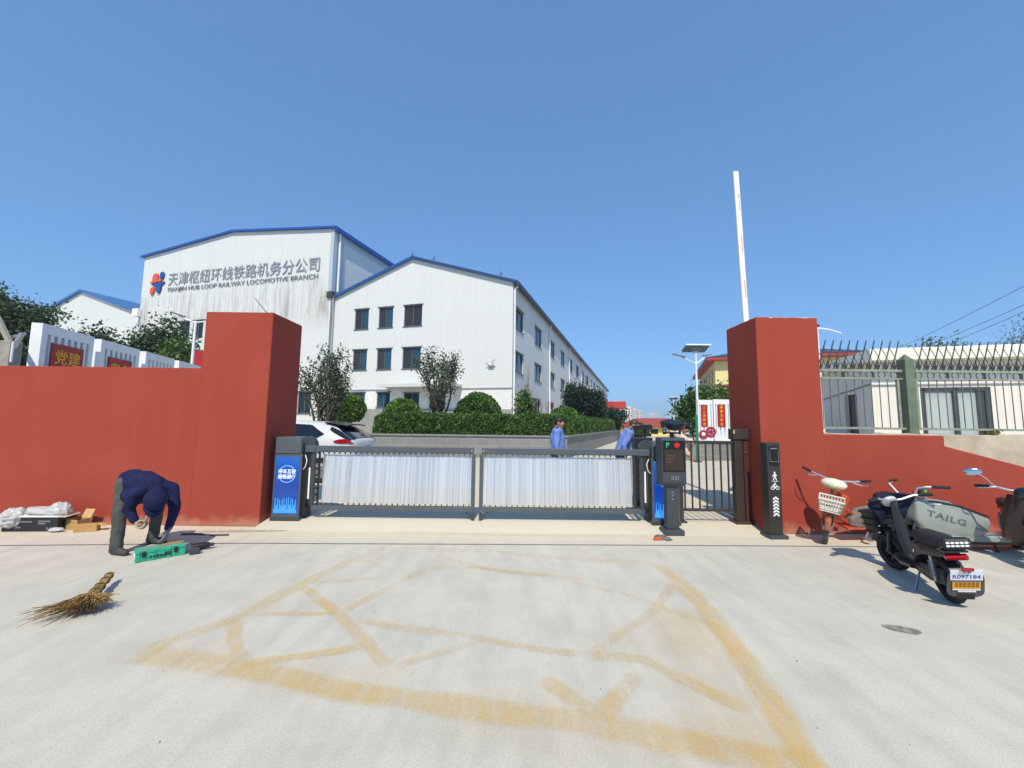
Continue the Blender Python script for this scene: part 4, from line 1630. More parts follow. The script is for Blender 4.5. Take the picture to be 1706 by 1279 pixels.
for k, (s0, s1) in enumerate(((0, 1.42), (1.66, 3.14), (3.42, 4.92), (5.18, 6.65))):
    x, y = -9.365 + math.sin(a_) * s0, 8.0 + math.cos(a_) * s0
    slat_board((x, y, .98), R(90 + 15), s1 - s0, 2.49, 7, lbs[k],
               ((.24, 1.1, .3, 2.14) if k == 0 else (.26, 1.14, .3, 2.11)) if k < 2 else (.26, 1.14, .3, 1.7), GB, tx[k] if k < 2 else None, th=.18)
GR = 'white boards in the right planter'
slat_board((8.27, 18.15, .93), R(0), .66, 1.8, 4, 'white board with red plaque reading 人人讲安全 and a crimson ring emblem', (.13, .40, .62, 1.58), GR, '人人讲安全', True, (.2, .27, .2, False), .1)
slat_board((8.97, 18.15, .93), R(0), .75, 1.83, 4, 'white board with red plaque reading 事事为安全, nearest the right pillar', (.16, .50, .62, 1.6), GR, '事事为安全', True, (-.17, .39, .23, True), .1)
t = thing('sign_panel', 'narrow green sign panel on edge beside the slogan boards', 'sign', (7.72, 17.1, ZG))
m = MB(); m.b2(-.05, .05, -.03, .03, 0, 1.95)
obj('panel', m, M("sign_green", '#1f7a5c', .5), t, .01)
m = MB(); m.b2(-.12, .12, -.12, .12, -.02, .05)
obj('base', m, DGREY2, t)
t = thing('red_signboard', 'red signboard edge showing between the trees and the left pillar', 'sign', (-13.7, 18, ZG))
m = MB(); m.b2(-.45, .9, -.05, .05, 2.2, 4.55)
obj('panel', m, REDP, t, .01)
for x in (-.3, .7):
    m = MB(); m.cyl((x, 0, 0), (x, 0, 2.2), .05)
    obj('post', m, STEEL, t)
# concrete fence post with forked arms at far left
t = thing('concrete_post', 'pale concrete fence post with forked arms at the left edge behind the wall', 'fence post', (-9.32, 7.5, 0))
m = MB(); m.b2(-.1, .1, -.1, .1, 0, 3.0)
obj('post', m, CONCW, t, .012)
m = MB(); m.bar((.06, -.02, 2.86), (-.34, -.02, 3.5), .07, .07, (0, 1, 0))
obj('arm', m, CONCW, t, .006)
m = MB(); m.bar((.06, -.02, 2.86), (.2, -.02, 3.15), .06, .06, (0, 1, 0)); m.bar((-.2, .05, 3.06), (.18, .05, 3.16), .05, .03, (0, 1, 0))
obj('arm', m, STEEL, t, .004)
m = MB(); m.cyl((.1, -.06, 2.6), (.1, -.06, 2.98), .022)
obj('conduit', m, WHITE, t)
for z in (2.15, 2.55):
    m = MB(); m.b2(-2.4, -.1, -.02, .02, z, z + .05)
    obj('rail', m, CONCW, t)
# ================================================================ vegetation
LEAF_D = foliage_mat("dark_leaf", ['#1a2517', '#2c3d22', '#435835', '#5f744b'])
LEAF_M = foliage_mat("mid_leaf", ['#22331a', '#3a5326', '#537034', '#728d4b'])
LEAF_H = foliage_mat("hedge_leaf", ['#1c3013', '#325020', '#4a6f2d', '#678a42'])
LEAF_B = foliage_mat("clipped_bush_leaf", ['#253b14', '#426222', '#5d812f', '#7d9c46'])
LEAF_C = foliage_mat("dark_conifer_leaf", ['#0f1b15', '#1b2d22', '#294031', '#3a5543'])
LEAF_P = foliage_mat("dark_purple_leaf", ['#232b20', '#3a4533', '#536049', '#6f7e62'])
CORE = M("light_blocking_core", '#1c2614', .9, var=.3)

def skel(base, height, spread, rg, stems=1, depth=3, lean=(0, 0), r0=.1, upright=.7):
    """branching skeleton: list of (points, radii); returns also tip points"""
    segs, tips = [], []
    def grow(p, d, L, r, k):
        pts, rad = [p], [r]
        n = 4
        for i in range(n):
            d = (d + Vector((rg.gauss(0, .13), rg.gauss(0, .13), rg.gauss(.03, .08)))).normalized()
            p = p + d * L / n
            pts.append(p); rad.append(r * (1 - .5 * (i + 1) / n))
            if k < depth:
                tips.append((p, .5))
        segs.append((pts, rad))
        if k == 0:
            tips.append((p, 1.))
            return
        for j in range(rg.choice((2, 3, 3))):
            nd = (d * upright + Vector((rg.uniform(-1, 1), rg.uniform(-1, 1), rg.uniform(-.1, .6))) * spread).normalized()
            q = pts[rg.choice((2, 3, 4, 4))]
            grow(q, nd, L * rg.uniform(.55, .8), r * .5, k - 1)
    for s_ in range(stems):
        a = 2 * math.pi * s_ / stems + rg.uniform(-.4, .4)
        t = 0 if stems == 1 else spread * .75
        d = Vector((math.cos(a) * t + lean[0], math.sin(a) * t + lean[1], 1)).normalized()
        grow(Vector(base) + Vector((math.cos(a), math.sin(a), 0)) * (.06 if stems > 1 else 0), d, height * .42, r0, depth)
    return segs, tips

def tree(name, label, cat, loc, height, spread, nleaf, leaf, mat, seed, stems=1, depth=3, r0=.1, blob=.45, squash=1., group=None, upright=.7, elong=1.7, width=None):
    rg = random.Random(seed)
    t = thing(name, label, cat, loc, rg.uniform(0, 6), group)
    segs, tips = skel((0, 0, -.05), height, spread, rg, stems, depth, r0=r0, upright=upright)
    zt = max(p.z for p, w in tips)
    k = height / (zt + blob * .6)
    kx = k
    if width:
        kx = width / max(math.hypot(p.x, p.y) for p, w in tips)
    m = MB()
    for pts, rad in segs:
        m.tube([(p.x * kx, p.y * kx, p.z * k) for p in pts], [max(.006, r) for r in rad], 6)
    obj('trunk', m, BARK, t, smooth=True)
    T_ = np.array([[p.x * kx, p.y * kx, p.z * k] for p, w in tips]); Wt = np.array([w for p, w in tips])
    low = T_[:, 2] > height * .22
    T_, Wt = T_[low], Wt[low]
    r_ = np.random.default_rng(seed)
    idx = r_.choice(len(T_), nleaf, p=Wt / Wt.sum())
    off = r_.normal(size=(nleaf, 3)) * blob * .5
    off[:, 2] *= squash
    V, F = leaves(T_[idx] + off, leaf, r_, elong)
    obj('crown', leaf_mesh('crown', V, F), mat, t)
    return t

def clip_bush(label, loc, rx, rz_, zc, n, leaf, mat, seed, flat_bottom=.5, group='clipped round bushes'):
    t = thing('round_bush', label, 'bush', loc, 0, group)
    r_ = np.random.default_rng(seed)
    d = r_.normal(size=(n, 3)); d /= np.linalg.norm(d, axis=1)[:, None]
    d = d[d[:, 2] > -flat_bottom]
    ph = np.array([mnoise.noise(Vector(v * 2.3 + seed)) for v in d])
    ph2 = np.array([mnoise.noise(Vector(v * 7 + seed)) for v in d])
    rad = .93 + .06 * ph + .06 * ph2 + r_.uniform(-.07, .05, len(d))
    P = d * rad[:, None] * np.array([rx, rx, rz_]) + np.array([0, 0, zc])
    V, F = leaves(P, leaf, r_, 1.5, normals=d)
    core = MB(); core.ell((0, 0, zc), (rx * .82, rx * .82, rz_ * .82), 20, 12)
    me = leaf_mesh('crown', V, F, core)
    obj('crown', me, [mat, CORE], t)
    m = MB()
    for k in range(5):
        a = k * 1.256
        m.tube([(.08 * math.cos(a), .08 * math.sin(a), -.05), (.3 * rx * math.cos(a), .3 * rx * math.sin(a), zc * .7)], [.05, .03], 6)
    obj('trunk', m, BARK, t)
    return t
clip_bush('round clipped bush standing alone above the white car', (-8.5, 21, 0), 1.0, .86, 2.2, 6500, .075, LEAF_B, 1, .75)
clip_bush('small clipped bush rising behind the left end of the hedge', (-5.5, 20.6, 1.0), .98, .95, .85, 6000, .075, LEAF_B, 2)
clip_bush('big dome shaped clipped bush behind the middle of the hedge', (-1.68, 20.4, 1.0), 1.2, 1.15, .97, 8500, .075, LEAF_H, 3)
clip_bush('flat clipped bush behind the hedge corner by the office side wall', (3.4, 26.5, 1.0), 1.0, .75, .95, 4500, .08, LEAF_B, 4)
clip_bush('tiny far clipped bush at the end of the yard hedge', (14.5, 47, 0), 1.3, 1.0, .9, 2500, .1, LEAF_H, 5)

# ---- hedge: two runs meeting at a corner
def hedge():
    t = thing('hedge', 'long clipped green hedge on the grey planter in front of the office block', 'hedge')
    r_ = np.random.default_rng(21)
    Ps, Ns = [], []
    core = MB()
    def run(a, b, w, h, z0, n, round_a=False):
        a, b = np.array(a, float), np.array(b, float)
        L = np.linalg.norm(b - a); d = (b - a) / L; nn = np.array([d[1], -d[0]])
        u = r_.uniform(0, 1, n)
        k = r_.choice(4, n, p=[.46, .34, .12, .08])
        s_ = r_.uniform(-1, 1, n); zz = r_.uniform(0, 1, n)
        off = np.where(k == 0, 1., np.where(k == 2, -1., s_)); hh = np.where(k == 1, 1., zz)
        u = np.where(k == 3, 0, u)
        Nv = np.zeros((n, 3))
        Nv[k == 0, :2] = nn; Nv[k == 2, :2] = -nn; Nv[k == 1, 2] = 1; Nv[k == 3, :2] = -d
        # soften the top edges and the free end
        edge = np.clip((hh - .8) / .2, 0, 1) * np.clip((np.abs(off) - .6) / .4, 0, 1)
        off = off * (1 - .16 * edge); hh = hh * (1 - .06 * edge)
        if round_a:
            q = np.clip((.55 - u * L) / .55, 0, 1)
            off = off * (1 - .5 * q ** 2); hh = np.where(hh > .5, hh - .22 * q ** 2 * (hh > .5), hh)
        xy = a + u[:, None] * L * d + off[:, None] * nn * w / 2
        P = np.column_stack([xy, z0 + hh * h])
        wob = np.array([mnoise.noise(Vector((p[0] * 1.3, p[1] * 1.3, p[2] * 1.3))) * .09 + mnoise.noise(Vector((p[0] * 4, p[1] * 4, p[2] * 4))) * .06 for p in P])
        P += Nv * wob[:, None] + r_.normal(size=(n, 3)) * .025
        Ps.append(P); Ns.append(Nv)
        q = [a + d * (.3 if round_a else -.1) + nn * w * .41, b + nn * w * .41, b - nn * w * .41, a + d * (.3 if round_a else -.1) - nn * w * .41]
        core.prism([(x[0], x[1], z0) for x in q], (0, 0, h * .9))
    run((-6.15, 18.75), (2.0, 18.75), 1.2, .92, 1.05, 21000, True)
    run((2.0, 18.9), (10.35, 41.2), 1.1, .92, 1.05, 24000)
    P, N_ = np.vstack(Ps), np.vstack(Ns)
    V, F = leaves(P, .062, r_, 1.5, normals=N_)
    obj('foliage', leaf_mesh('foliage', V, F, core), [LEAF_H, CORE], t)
hedge()

# ---- vase shaped dark shrubs in front of the office block
tree('vase_tree', 'sparse dark upright tree right beside the left pillar', 'tree', (-8.0, 17.6, ZG), 4.95, .55, 4800, .065, LEAF_P, 41, stems=7, depth=2, r0=.085, blob=.3, upright=.9, width=1.35, group='dark vase shaped trees')
tree('vase_tree', 'sparse dark upright tree in front of the office doorway', 'tree', (-3.6, 19.9, 1.0), 4.25, .6, 3300, .065, LEAF_P, 44, stems=7, depth=2, r0=.08, blob=.28, upright=.9, width=1.5, group='dark vase shaped trees')
# ---- greens along the office side
tree('shrub', 'small leafy shrub at the front corner of the office block', 'shrub', (.85, 25.0, 1.0), 2.75, .5, 2600, .1, LEAF_M, 51, stems=4, depth=2, r0=.04, blob=.4, width=.75)
for k, (x, y, h, w, lb) in enumerate(((4.75, 30.5, 3.9, .8, 'dark bushy conifer, left one of the pair beside the office side wall'),
                                      (6.35, 31.5, 3.5, .85, 'dark bushy conifer, right one of the pair beside the office side wall'))):
    tree('conifer', lb, 'tree', (x, y, .8), h, .35, 8000, .1, LEAF_C, 61 + k, stems=6, depth=2, r0=.05, blob=.5, upright=1., group='dark conifers by the side wall', width=w)
tree('shrub', 'dark shrub under the red porch of the office block', 'shrub', (9.2, 38, .6), 2.6, .5, 5000, .12, LEAF_C, 65, stems=5, depth=2, r0=.05, blob=.6, width=1.6)
# climbing bare stems on the side wall
t = thing('climbing_plant', 'dry brown climber stems on the white side wall of the office block', 'plant', (0, 30, 0), BRZ)
m = MB()
rg = random.Random(9)
for k in range(16):
    y = 4.0 + rg.choice((0, .3, .5, 5.2, 5.6, 8.5, 9)) + rg.uniform(-.2, .2)
    p = Vector((.08, y, 2.2)); pts = [p.copy()]
    for i in range(6):
        p = p + Vector((0, rg.gauss(0, .14), rg.uniform(.3, .8) * (1.1 if y < 5 else .45)))
        pts.append(Vector((.06, p.y, p.z)))
    m.tube(pts, [.022] * 6 + [.008], 4)
obj('stem', m, M("dry_vine", '#8a8076', .9, var=.3), t)['kind'] = 'stuff'

# ---- trees left, behind the boards
for k, (x, y, h, w, n, lb) in enumerate(((-25.2, 20, 7.9, 2.7, 15000, 'big dark tree cut off by the left edge of the view'),
                                         (-21.0, 20.5, 6.3, 1.6, 9000, 'bushy tree just right of the first white board'),
                                         (-18.2, 20, 6.75, 2.0, 12000, 'bushy tree in front of the lettered hall, middle of the left trees'),
                                         (-15.2, 19.6, 5.5, 1.55, 9000, 'low bushy tree by the street lamp near the left pillar'))):
    tree('broadleaf_tree', lb, 'tree', (x, y, 0), h, .75, int(n * 1.9), .1, LEAF_D if k != 3 else LEAF_M, 71 + k, stems=3, depth=3, r0=.09, blob=.75, group='trees behind the left wall', width=w, squash=.8)
# ---- right, behind the boards
for k, (x, y, h, w, n, lb) in enumerate(((10.6, 23.5, 3.75, .95, 5500, 'leaning green tree just left of the slogan boards'),
                                         (13.4, 26, 4.2, 1.25, 6500, 'green tree crown peeping over the slogan boards'))):
    tree('broadleaf_tree', lb, 'tree', (x, y, 0), h, .7, n, .12, LEAF_M, 81 + k, stems=2, depth=3, r0=.06, blob=.6, group='trees by the slogan boards', width=w)
# ---- behind the cream house
for k, (x, y, h, w, n, lb) in enumerate(((30.6, 29, 7.9, 1.5, 5000, 'green tree top showing over the left part of the cream house roof'),
                                         (33.8, 30, 7.6, 1.6, 4500, 'second green tree top showing over the cream house roof'),)):
    tree('broadleaf_tree', lb, 'tree', (x, y, 0), h, .7, n, .13, LEAF_M, 91 + k, stems=2, depth=3, r0=.08, blob=.9, group='tree tops over the cream house', width=w)
tree('bare_tree', 'nearly bare twiggy tree above the cream house roof at the right edge', 'tree', (37.2, 30, 0), 10.2, .6, 900, .08, LEAF_P, 97, stems=2, depth=4, r0=.1, blob=.5, width=2.2)
t = thing('weed_clump', 'dry weed clump on top of the bare plaster wall', 'plant', (7.75, 6.62, 1.49))
r_ = np.random.default_rng(5)
V, F = leaves(np.column_stack([r_.normal(0, .07, 160), r_.normal(0, .04, 160), r_.uniform(0, .1, 160)]), .02, r_, 3.2, up=1.2)
obj('blade', leaf_mesh('blade', V, F), foliage_mat("dry_weed", ['#4d4a2c', '#6e6840', '#8b8250', '#a79c68']), t)['kind'] = 'stuff'

# ================================================================ lamps and wires
POLE = M("white_lamp_pole", '#dfe1e2', .4, var=.05)
PV = M("solar_cell", '#6a7986', .25, var=.2)
def solar_lamp(label, loc, s=1., rz=0., group='solar street lamps'):
    t = thing('street_lamp', label, 'street lamp', loc, rz, group)
    m = MB(); m.tube([(0, 0, 0), (0, 0, 3), (0, 0, 5.55)], [.08, .065, .05], 10)
    obj('pole', m, POLE, t, smooth=True)
    m = MB(); m.b2(-.16, .16, -.16, .16, -.02, .03)
    obj('base_plate', m, STEEL, t)
    for sgn, L in ((-1, 1.15), (1, .75)):
        m = MB(); m.tube([(0, 0, 4.85), (sgn * L * .5, 0, 5.12), (sgn * L * .82, 0, 5.3)], [.035, .03, .028], 8)
        a = obj('arm', m, POLE, t, smooth=True)
        m = MB(); m.bar((sgn * L * .5, 0, 5.3 if sgn > 0 else 5.22), (sgn * (L + .1), 0, 5.38), .2, .06)
        obj('lamp_head', m, M("lamp_head_grey", '#7a7f84', .4), a, .015)
    m = MB(); m.box((0, 0, 5.7), (1.3, .75, .04), (R(-22), 0, 0))
    p = obj('solar_panel', m, PV, t)
    m = MB()
    for e in ((0, .37), (0, -.37)):
        v = Euler((R(-22), 0, 0)).to_matrix() @ Vector((0, e[1], 0))
        m.box((0, v.y, 5.7 + v.z), (1.36, .04, .07), (R(-22), 0, 0))
    obj('panel_frame', m, POLE, p)
    m = MB(); m.box((0, -.02, 5.64), (.5, .35, .05), (R(-22), 0, 0)); m.bar((-.3, .1, 5.7), (0, 0, 5.45), .03, .03); m.bar((.3, .1, 5.7), (0, 0, 5.45), .03, .03)
    obj('bracket', m, STEEL, t)
    return t
solar_lamp('white solar street lamp nearest to the slogan boards', (10.0, 22, ZG))
solar_lamp('second white solar street lamp further down the yard', (25.0, 63, 0))
solar_lamp('third white solar street lamp, small in the distance', (46.5, 120, 0))
solar_lamp('farthest white solar street lamp at the end of the road', (62.5, 165, 0))
def arm_lamp(label, loc, h, arms, am=None, ar=1.):
    t = thing('street_lamp', label, 'street lamp', loc)
    m = MB(); m.tube([(0, 0, 0), (0, 0, h * .6), (0, 0, h)], [.07, .055, .045], 10)
    obj('pole', m, POLE, t, smooth=True)
    for dx, dz, head in arms:
        m = MB(); m.tube([(0, 0, h - .06), (dx * .5, 0, h - .03 + dz * .35), (dx, 0, h + dz)], [.03 * ar, .026 * ar, .022 * ar], 8)
        a = obj('arm', m, am or POLE, t, smooth=True)
        if head:
            m = MB(); m.bar((dx * .55, 0, h + dz * .6), (dx * 1.12, 0, h + dz * 1.12), .22, .05)
            obj('lamp_head', m, M("lamp_head_dark", '#565d62', .4), a, .015)
    return t
arm_lamp('white street lamp with two rising arms, left of the left pillar', (-12.66, 16, 0), 5.5, ((-.85, .3, True), (.75, .05, True)))
arm_lamp('street lamp behind the left pillar, only its thin rising arm showing', (-7.05, 12, 0), 4.65, ((-.72, .6, False),), DGREY, .7)
t = arm_lamp('white pole with a drooping white arm just right of the right pillar', (9.1, 12, 1.3), 3.3, ((.72, -.2, False),))
m = MB(); m.b2(-.055, .055, -.055, .055, 3.27, 3.34)
obj('cap', m, BLACK, t, .01)

WIRE = M("cable_black", '#2a3038', .6)
for a, b_, lb in (((37.51, 26, 13.01), (61.55, 70, 12.86), 'highest overhead cable at the upper right'),
                  ((37.32, 26, 11.46), (64.1, 70, 12.68), 'middle overhead cable at the upper right'),
                  ((37.26, 26, 10.97), (66.2, 70, 12.6), 'lowest overhead cable at the upper right')):
    a, b_ = Vector(a), Vector(b_)
    m = MB(); m.tube([a.lerp(b_, i / 16) - Vector((0, 0, 1.0 * (i / 16) * (1 - i / 16))) for i in range(17)], .022, 5)
    tag(obj('overhead_cable', m, WIRE, None, smooth=True), lb, 'cable', 'overhead cables')

# thin summer haze over the whole site
hz = MB(); hz.b2(-240, 760, -30, 1100, -1.5, 48)
hzo = bpy.data.objects.new('haze', hz.mesh('haze'))
COL.objects.link(hzo)
hzo['kind'] = 'stuff'
hm = bpy.data.materials.new("haze_air")
hm.use_nodes = True
for n_ in list(hm.node_tree.nodes):
    if n_.type == 'BSDF_PRINCIPLED':
        hm.node_tree.nodes.remove(n_)
pv = hm.node_tree.nodes.new('ShaderNodeVolumePrincipled')
pv.inputs['Color'].default_value = (.86, .92, 1.0, 1)
pv.inputs['Density'].default_value = .0007
pv.inputs['Anisotropy'].default_value = .2
hm.node_tree.links.new(pv.outputs[0], hm.node_tree.nodes['Material Output'].inputs['Volume'])
hzo.data.materials.append(hm)
# ================================================================ people
def blend_mesh(name, mb, voxel, iters, fac=.5):
    """fuse overlapping rounded volumes into one smooth continuous skin"""
    o = bpy.data.objects.new(name, mb.mesh(name))
    COL.objects.link(o)
    r = o.modifiers.new("r", 'REMESH'); r.mode = 'VOXEL'; r.voxel_size = voxel; r.use_smooth_shade = True
    s_ = o.modifiers.new("s", 'SMOOTH'); s_.factor = fac; s_.iterations = iters
    bpy.context.view_layer.update()
    me = bpy.data.meshes.new_from_object(o.evaluated_get(bpy.context.evaluated_depsgraph_get()))
    old = o.data
    bpy.data.objects.remove(o); bpy.data.meshes.remove(old)
    me.name = name
    me.shade_smooth()
    return me

def limb(mb, pts, rad, n=12):
    mb.tube(pts, rad, n)
    for p, r in zip(pts, rad):
        mb.ell(p, (r, r, r), 12, 8)

def wrinkle(me, amp, sc, seed=0, zmask=None):
    for v in me.vertices:
        k = mnoise.noise(Vector((v.co.x * sc, v.co.y * sc, v.co.z * sc * .9)) + Vector((seed, 0, 0)))
        v.co += v.normal * (k * amp)

def hand(mb, w, d, nrm, curl=.5, side=1, s=1., fr=.0085):
    """palm, four fingers of different lengths and a thumb; d finger direction, nrm palm side"""
    w, d, nrm = Vector(w), Vector(d).normalized(), Vector(nrm)
    nrm = (nrm - d * nrm.dot(d)).normalized()
    x = d.cross(nrm) * side
    mb.tube([w - d * .01, w + d * .04 * s, w + d * .085 * s], [.026 * s, .036 * s, .038 * s], 12, flat=.45) if False else None
    for k in (-1, -.33, .33, 1):
        mb.tube([w, w + d * .045 * s + x * k * .02 * s, w + d * .088 * s + x * k * .029 * s], [.014 * s, .0145 * s, .0115 * s], 8)
    for k, L in ((-1, .062), (-.33, .076), (.33, .08), (1, .07)):
        p = w + d * .086 * s + x * k * .03 * s
        pts = [p]
        a = .15
        dd = d
        for j, q in enumerate((.45, .32, .23)):
            a += curl * (.55 + .25 * j) + (.06 if k < 0 else 0)
            dd = d * math.cos(a) + nrm * math.sin(a)
            p = p + dd * L * q * s
            pts.append(p)
        mb.tube(pts, [fr * 1.1, fr * 1.05, fr * .95, fr * .75], 8)
        mb.ell(pts[-1], (fr * .75,) * 3, 8, 6)
    p = w + d * .022 * s + x * .028 * s
    q = p + (d * .5 + x * .75 + nrm * .25).normalized() * .042 * s
    r = q + (d * .85 + x * .25 + nrm * (.2 + curl * .5)).normalized() * .034 * s
    mb.tube([p, q, r], [.013 * s, .0115 * s, .0085 * s], 8)
    mb.ell(r, (.0085 * s,) * 3, 8, 6)

def head(mb, c, rot, s=1.):
    """skull, jaw, nose, ears, brow, chin; rot maps local (x forward, z up) to the world"""
    rot = rot.to_3x3()
    def E_(p, r, q=None):
        st = len(mb.v)
        mb.ell((0, 0, 0), tuple(k * s for k in r), 18, 12, q)
        mt = Matrix.Translation(Vector(c) + rot @ (Vector(p) * s)) @ rot.to_4x4()
        for i in range(st, len(mb.v)):
            mb.v[i] = tuple(mt @ Vector(mb.v[i]))
    E_((-.008, 0, .03), (.097, .077, .09))
    E_((.012, 0, -.02), (.078, .069, .085))
    E_((.032, 0, -.075), (.052, .05, .042))
    E_((.062, 0, -.098), (.022, .026, .018))
    E_((.088, 0, -.012), (.016, .013, .028), (0, -.35, 0))
    E_((.099, 0, -.028), (.014, .017, .012))
    E_((.078, 0, .028), (.018, .05, .012))
    for y in (-1, 1):
        E_((-.006, y * .078, -.012), (.022, .01, .032))
        E_((.066, y * .04, -.035), (.022, .02, .022))
    E_((.076, 0, -.062), (.018, .026, .008))

def face_bits(c, rot, parent, s=1., hairc=None):
    rot = rot.to_3x3()
    P = lambda x, y, z: Vector(c) + rot @ (Vector((x, y, z)) * s)
    for y in (-.031, .031):
        m = MB(); m.ell(P(.079, y, .004), (.011 * s,) * 3, 10, 8)
        e = obj('eye', m, M("eye_white", '#d9d3cb', .3), parent, smooth=True)
        m = MB(); m.ell(P(.0875, y, .004), (.005 * s,) * 3, 8, 6)
        obj('iris', m, M("iris_brown", '#1d120c', .2), e, smooth=True)
        m = MB(); m.tube([P(.086, y - .02, .022), P(.094, y, .028), P(.086, y + .02, .022)], .0035 * s, 6)
        obj('eyebrow', m, hairc or M("hair_black", '#141210', .6), parent)
    m = MB(); m.tube([P(.083, -.022, -.062), P(.096, 0, -.06), P(.083, .022, -.062)], .0045 * s, 6)
    obj('mouth', m, M("lips", '#8d4f44', .5), parent)

def hair_cap(c, rot, parent, mat, s=1., back=-.06, front=.05, grow=1.07):
    """short hair: shell over the skull, hairline high in front and low at the nape"""
    rot = rot.to_3x3()
    mb = MB()
    mb.ell((-.008, 0, .03), (.097 * grow, .077 * grow, .09 * grow), 30, 20)
    keep = []
    for f in mb.f:
        q = sum((Vector(mb.v[i]) for i in f), Vector()) / len(f)
        lim = back + (front - back) * max(0, min(1, (q.x + .07) / .13))
        if q.z > lim:
            keep.append(f)
    mb.f = keep; mb.mi = [0] * len(keep)
    st = []
    for p in mb.v:
        v = Vector(p)
        v *= 1 + .035 * mnoise.noise(v * 60)
        st.append(tuple(Vector(c) + rot @ (v * s)))
    mb.v = st
    o = obj('hair', mb, mat, parent, smooth=True, ang=180)
    md = o.modifiers.new("t", 'SOLIDIFY'); md.thickness = .012; md.offset = -1
    return o

SKIN = M("skin_tan", '#a5775f', .5, var=.08, vs=20)
def cloth(name, col, amp=.1):
    return M(name, col, .85, var=amp, vs=9, bump=.25, bs=120, spec=.2)

# ---------------------------------------------------------------- bending worker
NAVY = M("navy_shirt", '#1c1e42', .85, var=.32, vs=11, bump=.6, bs=34, spec=.2)
GREYT = M("grey_work_trousers", '#4c504d', .85, var=.28, vs=11, bump=.6, bs=30, spec=.2)
Wk = thing('person', 'person in navy shirt and cap bending over the green case by the red wall', 'person', (-4.6, 5.1, 0))
LOC = Vector((-4.6, 5.1, 0))
def L_(*p):
    return Vector(p) - LOC
pel = L_(-4.73, 5.19, .81)
hipL, hipR = L_(-4.72, 5.09, .80), L_(-4.62, 5.29, .80)
kneeL, kneeR = L_(-4.68, 5.02, .45), L_(-4.53, 5.38, .46)
ankL, ankR = L_(-4.64, 4.98, .09), L_(-4.59, 5.42, .09)
s1, s2, s3 = L_(-4.62, 5.13, .82), L_(-4.45, 5.06, .83), L_(-4.28, 4.98, .80)
neck, hc = L_(-4.15, 4.90, .74), L_(-4.11, 4.82, .65)
shL, shR = L_(-4.34, 4.82, .72), L_(-4.13, 5.08, .76)
elL, elR = L_(-4.42, 4.84, .55), L_(-4.06, 5.06, .53)
wrL, wrR = L_(-4.335, 4.84, .425), L_(-4.05, 4.98, .29)
hd_fwd = Vector((.30, -.38, -.88)).normalized()     # face turned down towards the case
hd_up = Vector((.80, -.52, .12)).normalized()
hd_l = hd_up.cross(hd_fwd).normalized(); hd_up = hd_fwd.cross(hd_l).normalized()
HR_ = Matrix((hd_fwd, hd_l, hd_up)).transposed()
b = MB()
limb(b, [pel, s1, s2, s3], [.125, .115, .125, .115])
limb(b, [s3, neck, hc], [.07, .055, .055])
limb(b, [shL, s3, shR], [.06, .09, .06])
limb(b, [shL, elL, wrL], [.055, .042, .028]); limb(b, [shR, elR, wrR], [.055, .042, .028])
limb(b, [pel, hipL, kneeL, ankL], [.1, .085, .058, .04]); limb(b, [pel, hipR, kneeR, ankR], [.1, .085, .058, .04])
head(b, hc, HR_)
hand(b, wrL, (.75, .1, -.35), (.2, .5, -.85), .75, 1)
hand(b, wrR, (-.05, -.32, -1), (-.9, 0, .1), .55, -1)
for a_, t_ in ((ankL, (.92, -.25)), (ankR, (.97, -.1))):
    d = Vector((t_[0], t_[1], 0)).normalized()
    limb(b, [a_ - d * .03 - Vector((0, 0, .04)), a_ + d * .12 - Vector((0, 0, .055))], [.036, .03])
obj('body', blend_mesh('body', b, .0065, 2), SKIN, Wk)
sh = MB()
limb(sh, [pel + Vector((0, 0, .02)), s1, s2, s3], [.14, .135, .142, .13], 18)
limb(sh, [shL, s3, shR], [.076, .11, .076]); limb(sh, [s3, neck], [.09, .064])
limb(sh, [shL, elL, wrL + (elL - wrL) * .12], [.076, .062, .046]); limb(sh, [shR, elR, wrR + (elR - wrR) * .1], [.076, .06, .043])
# loose hem hanging at the belly
limb(sh, [s1 + Vector((.0, -.07, -.13)), s2 + Vector((-.04, -.08, -.15)), s3 + Vector((-.03, -.04, -.1))], [.09, .1, .09])
me = blend_mesh('shirt', sh, .011, 5); wrinkle(me, .012, 9, 3); wrinkle(me, .006, 24, 8)
obj('shirt', me, NAVY, Wk)
tr = MB()
limb(tr, [pel, hipL + (pel - hipL) * .3, hipL, kneeL, ankL + Vector((0, 0, .0))], [.125, .11, .093, .07, .062])
limb(tr, [pel, hipR + (pel - hipR) * .3, hipR, kneeR, ankR + Vector((0, 0, .0))], [.125, .11, .093, .07, .062])
me = blend_mesh('trousers', tr, .011, 4); wrinkle(me, .009, 7, 7); wrinkle(me, .006, 19, 2)
obj('trousers', me, GREYT, Wk)
for a_, t_ in ((ankL, (.92, -.25)), (ankR, (.97, -.1))):
    d = Vector((t_[0], t_[1], 0)).normalized()
    m = MB()
    limb(m, [a_ - d * .045 - Vector((0, 0, .042)), a_ + d * .06 - Vector((0, 0, .045)), a_ + d * .15 - Vector((0, 0, .055))], [.046, .046, .036])
    for i, v in enumerate(m.v):
        m.v[i] = (v[0], v[1], max(v[2], .004))
    obj('shoe', blend_mesh('shoe', m, .009, 2), M("dark_grey_shoe", '#3d3c3b', .7, var=.2), Wk)
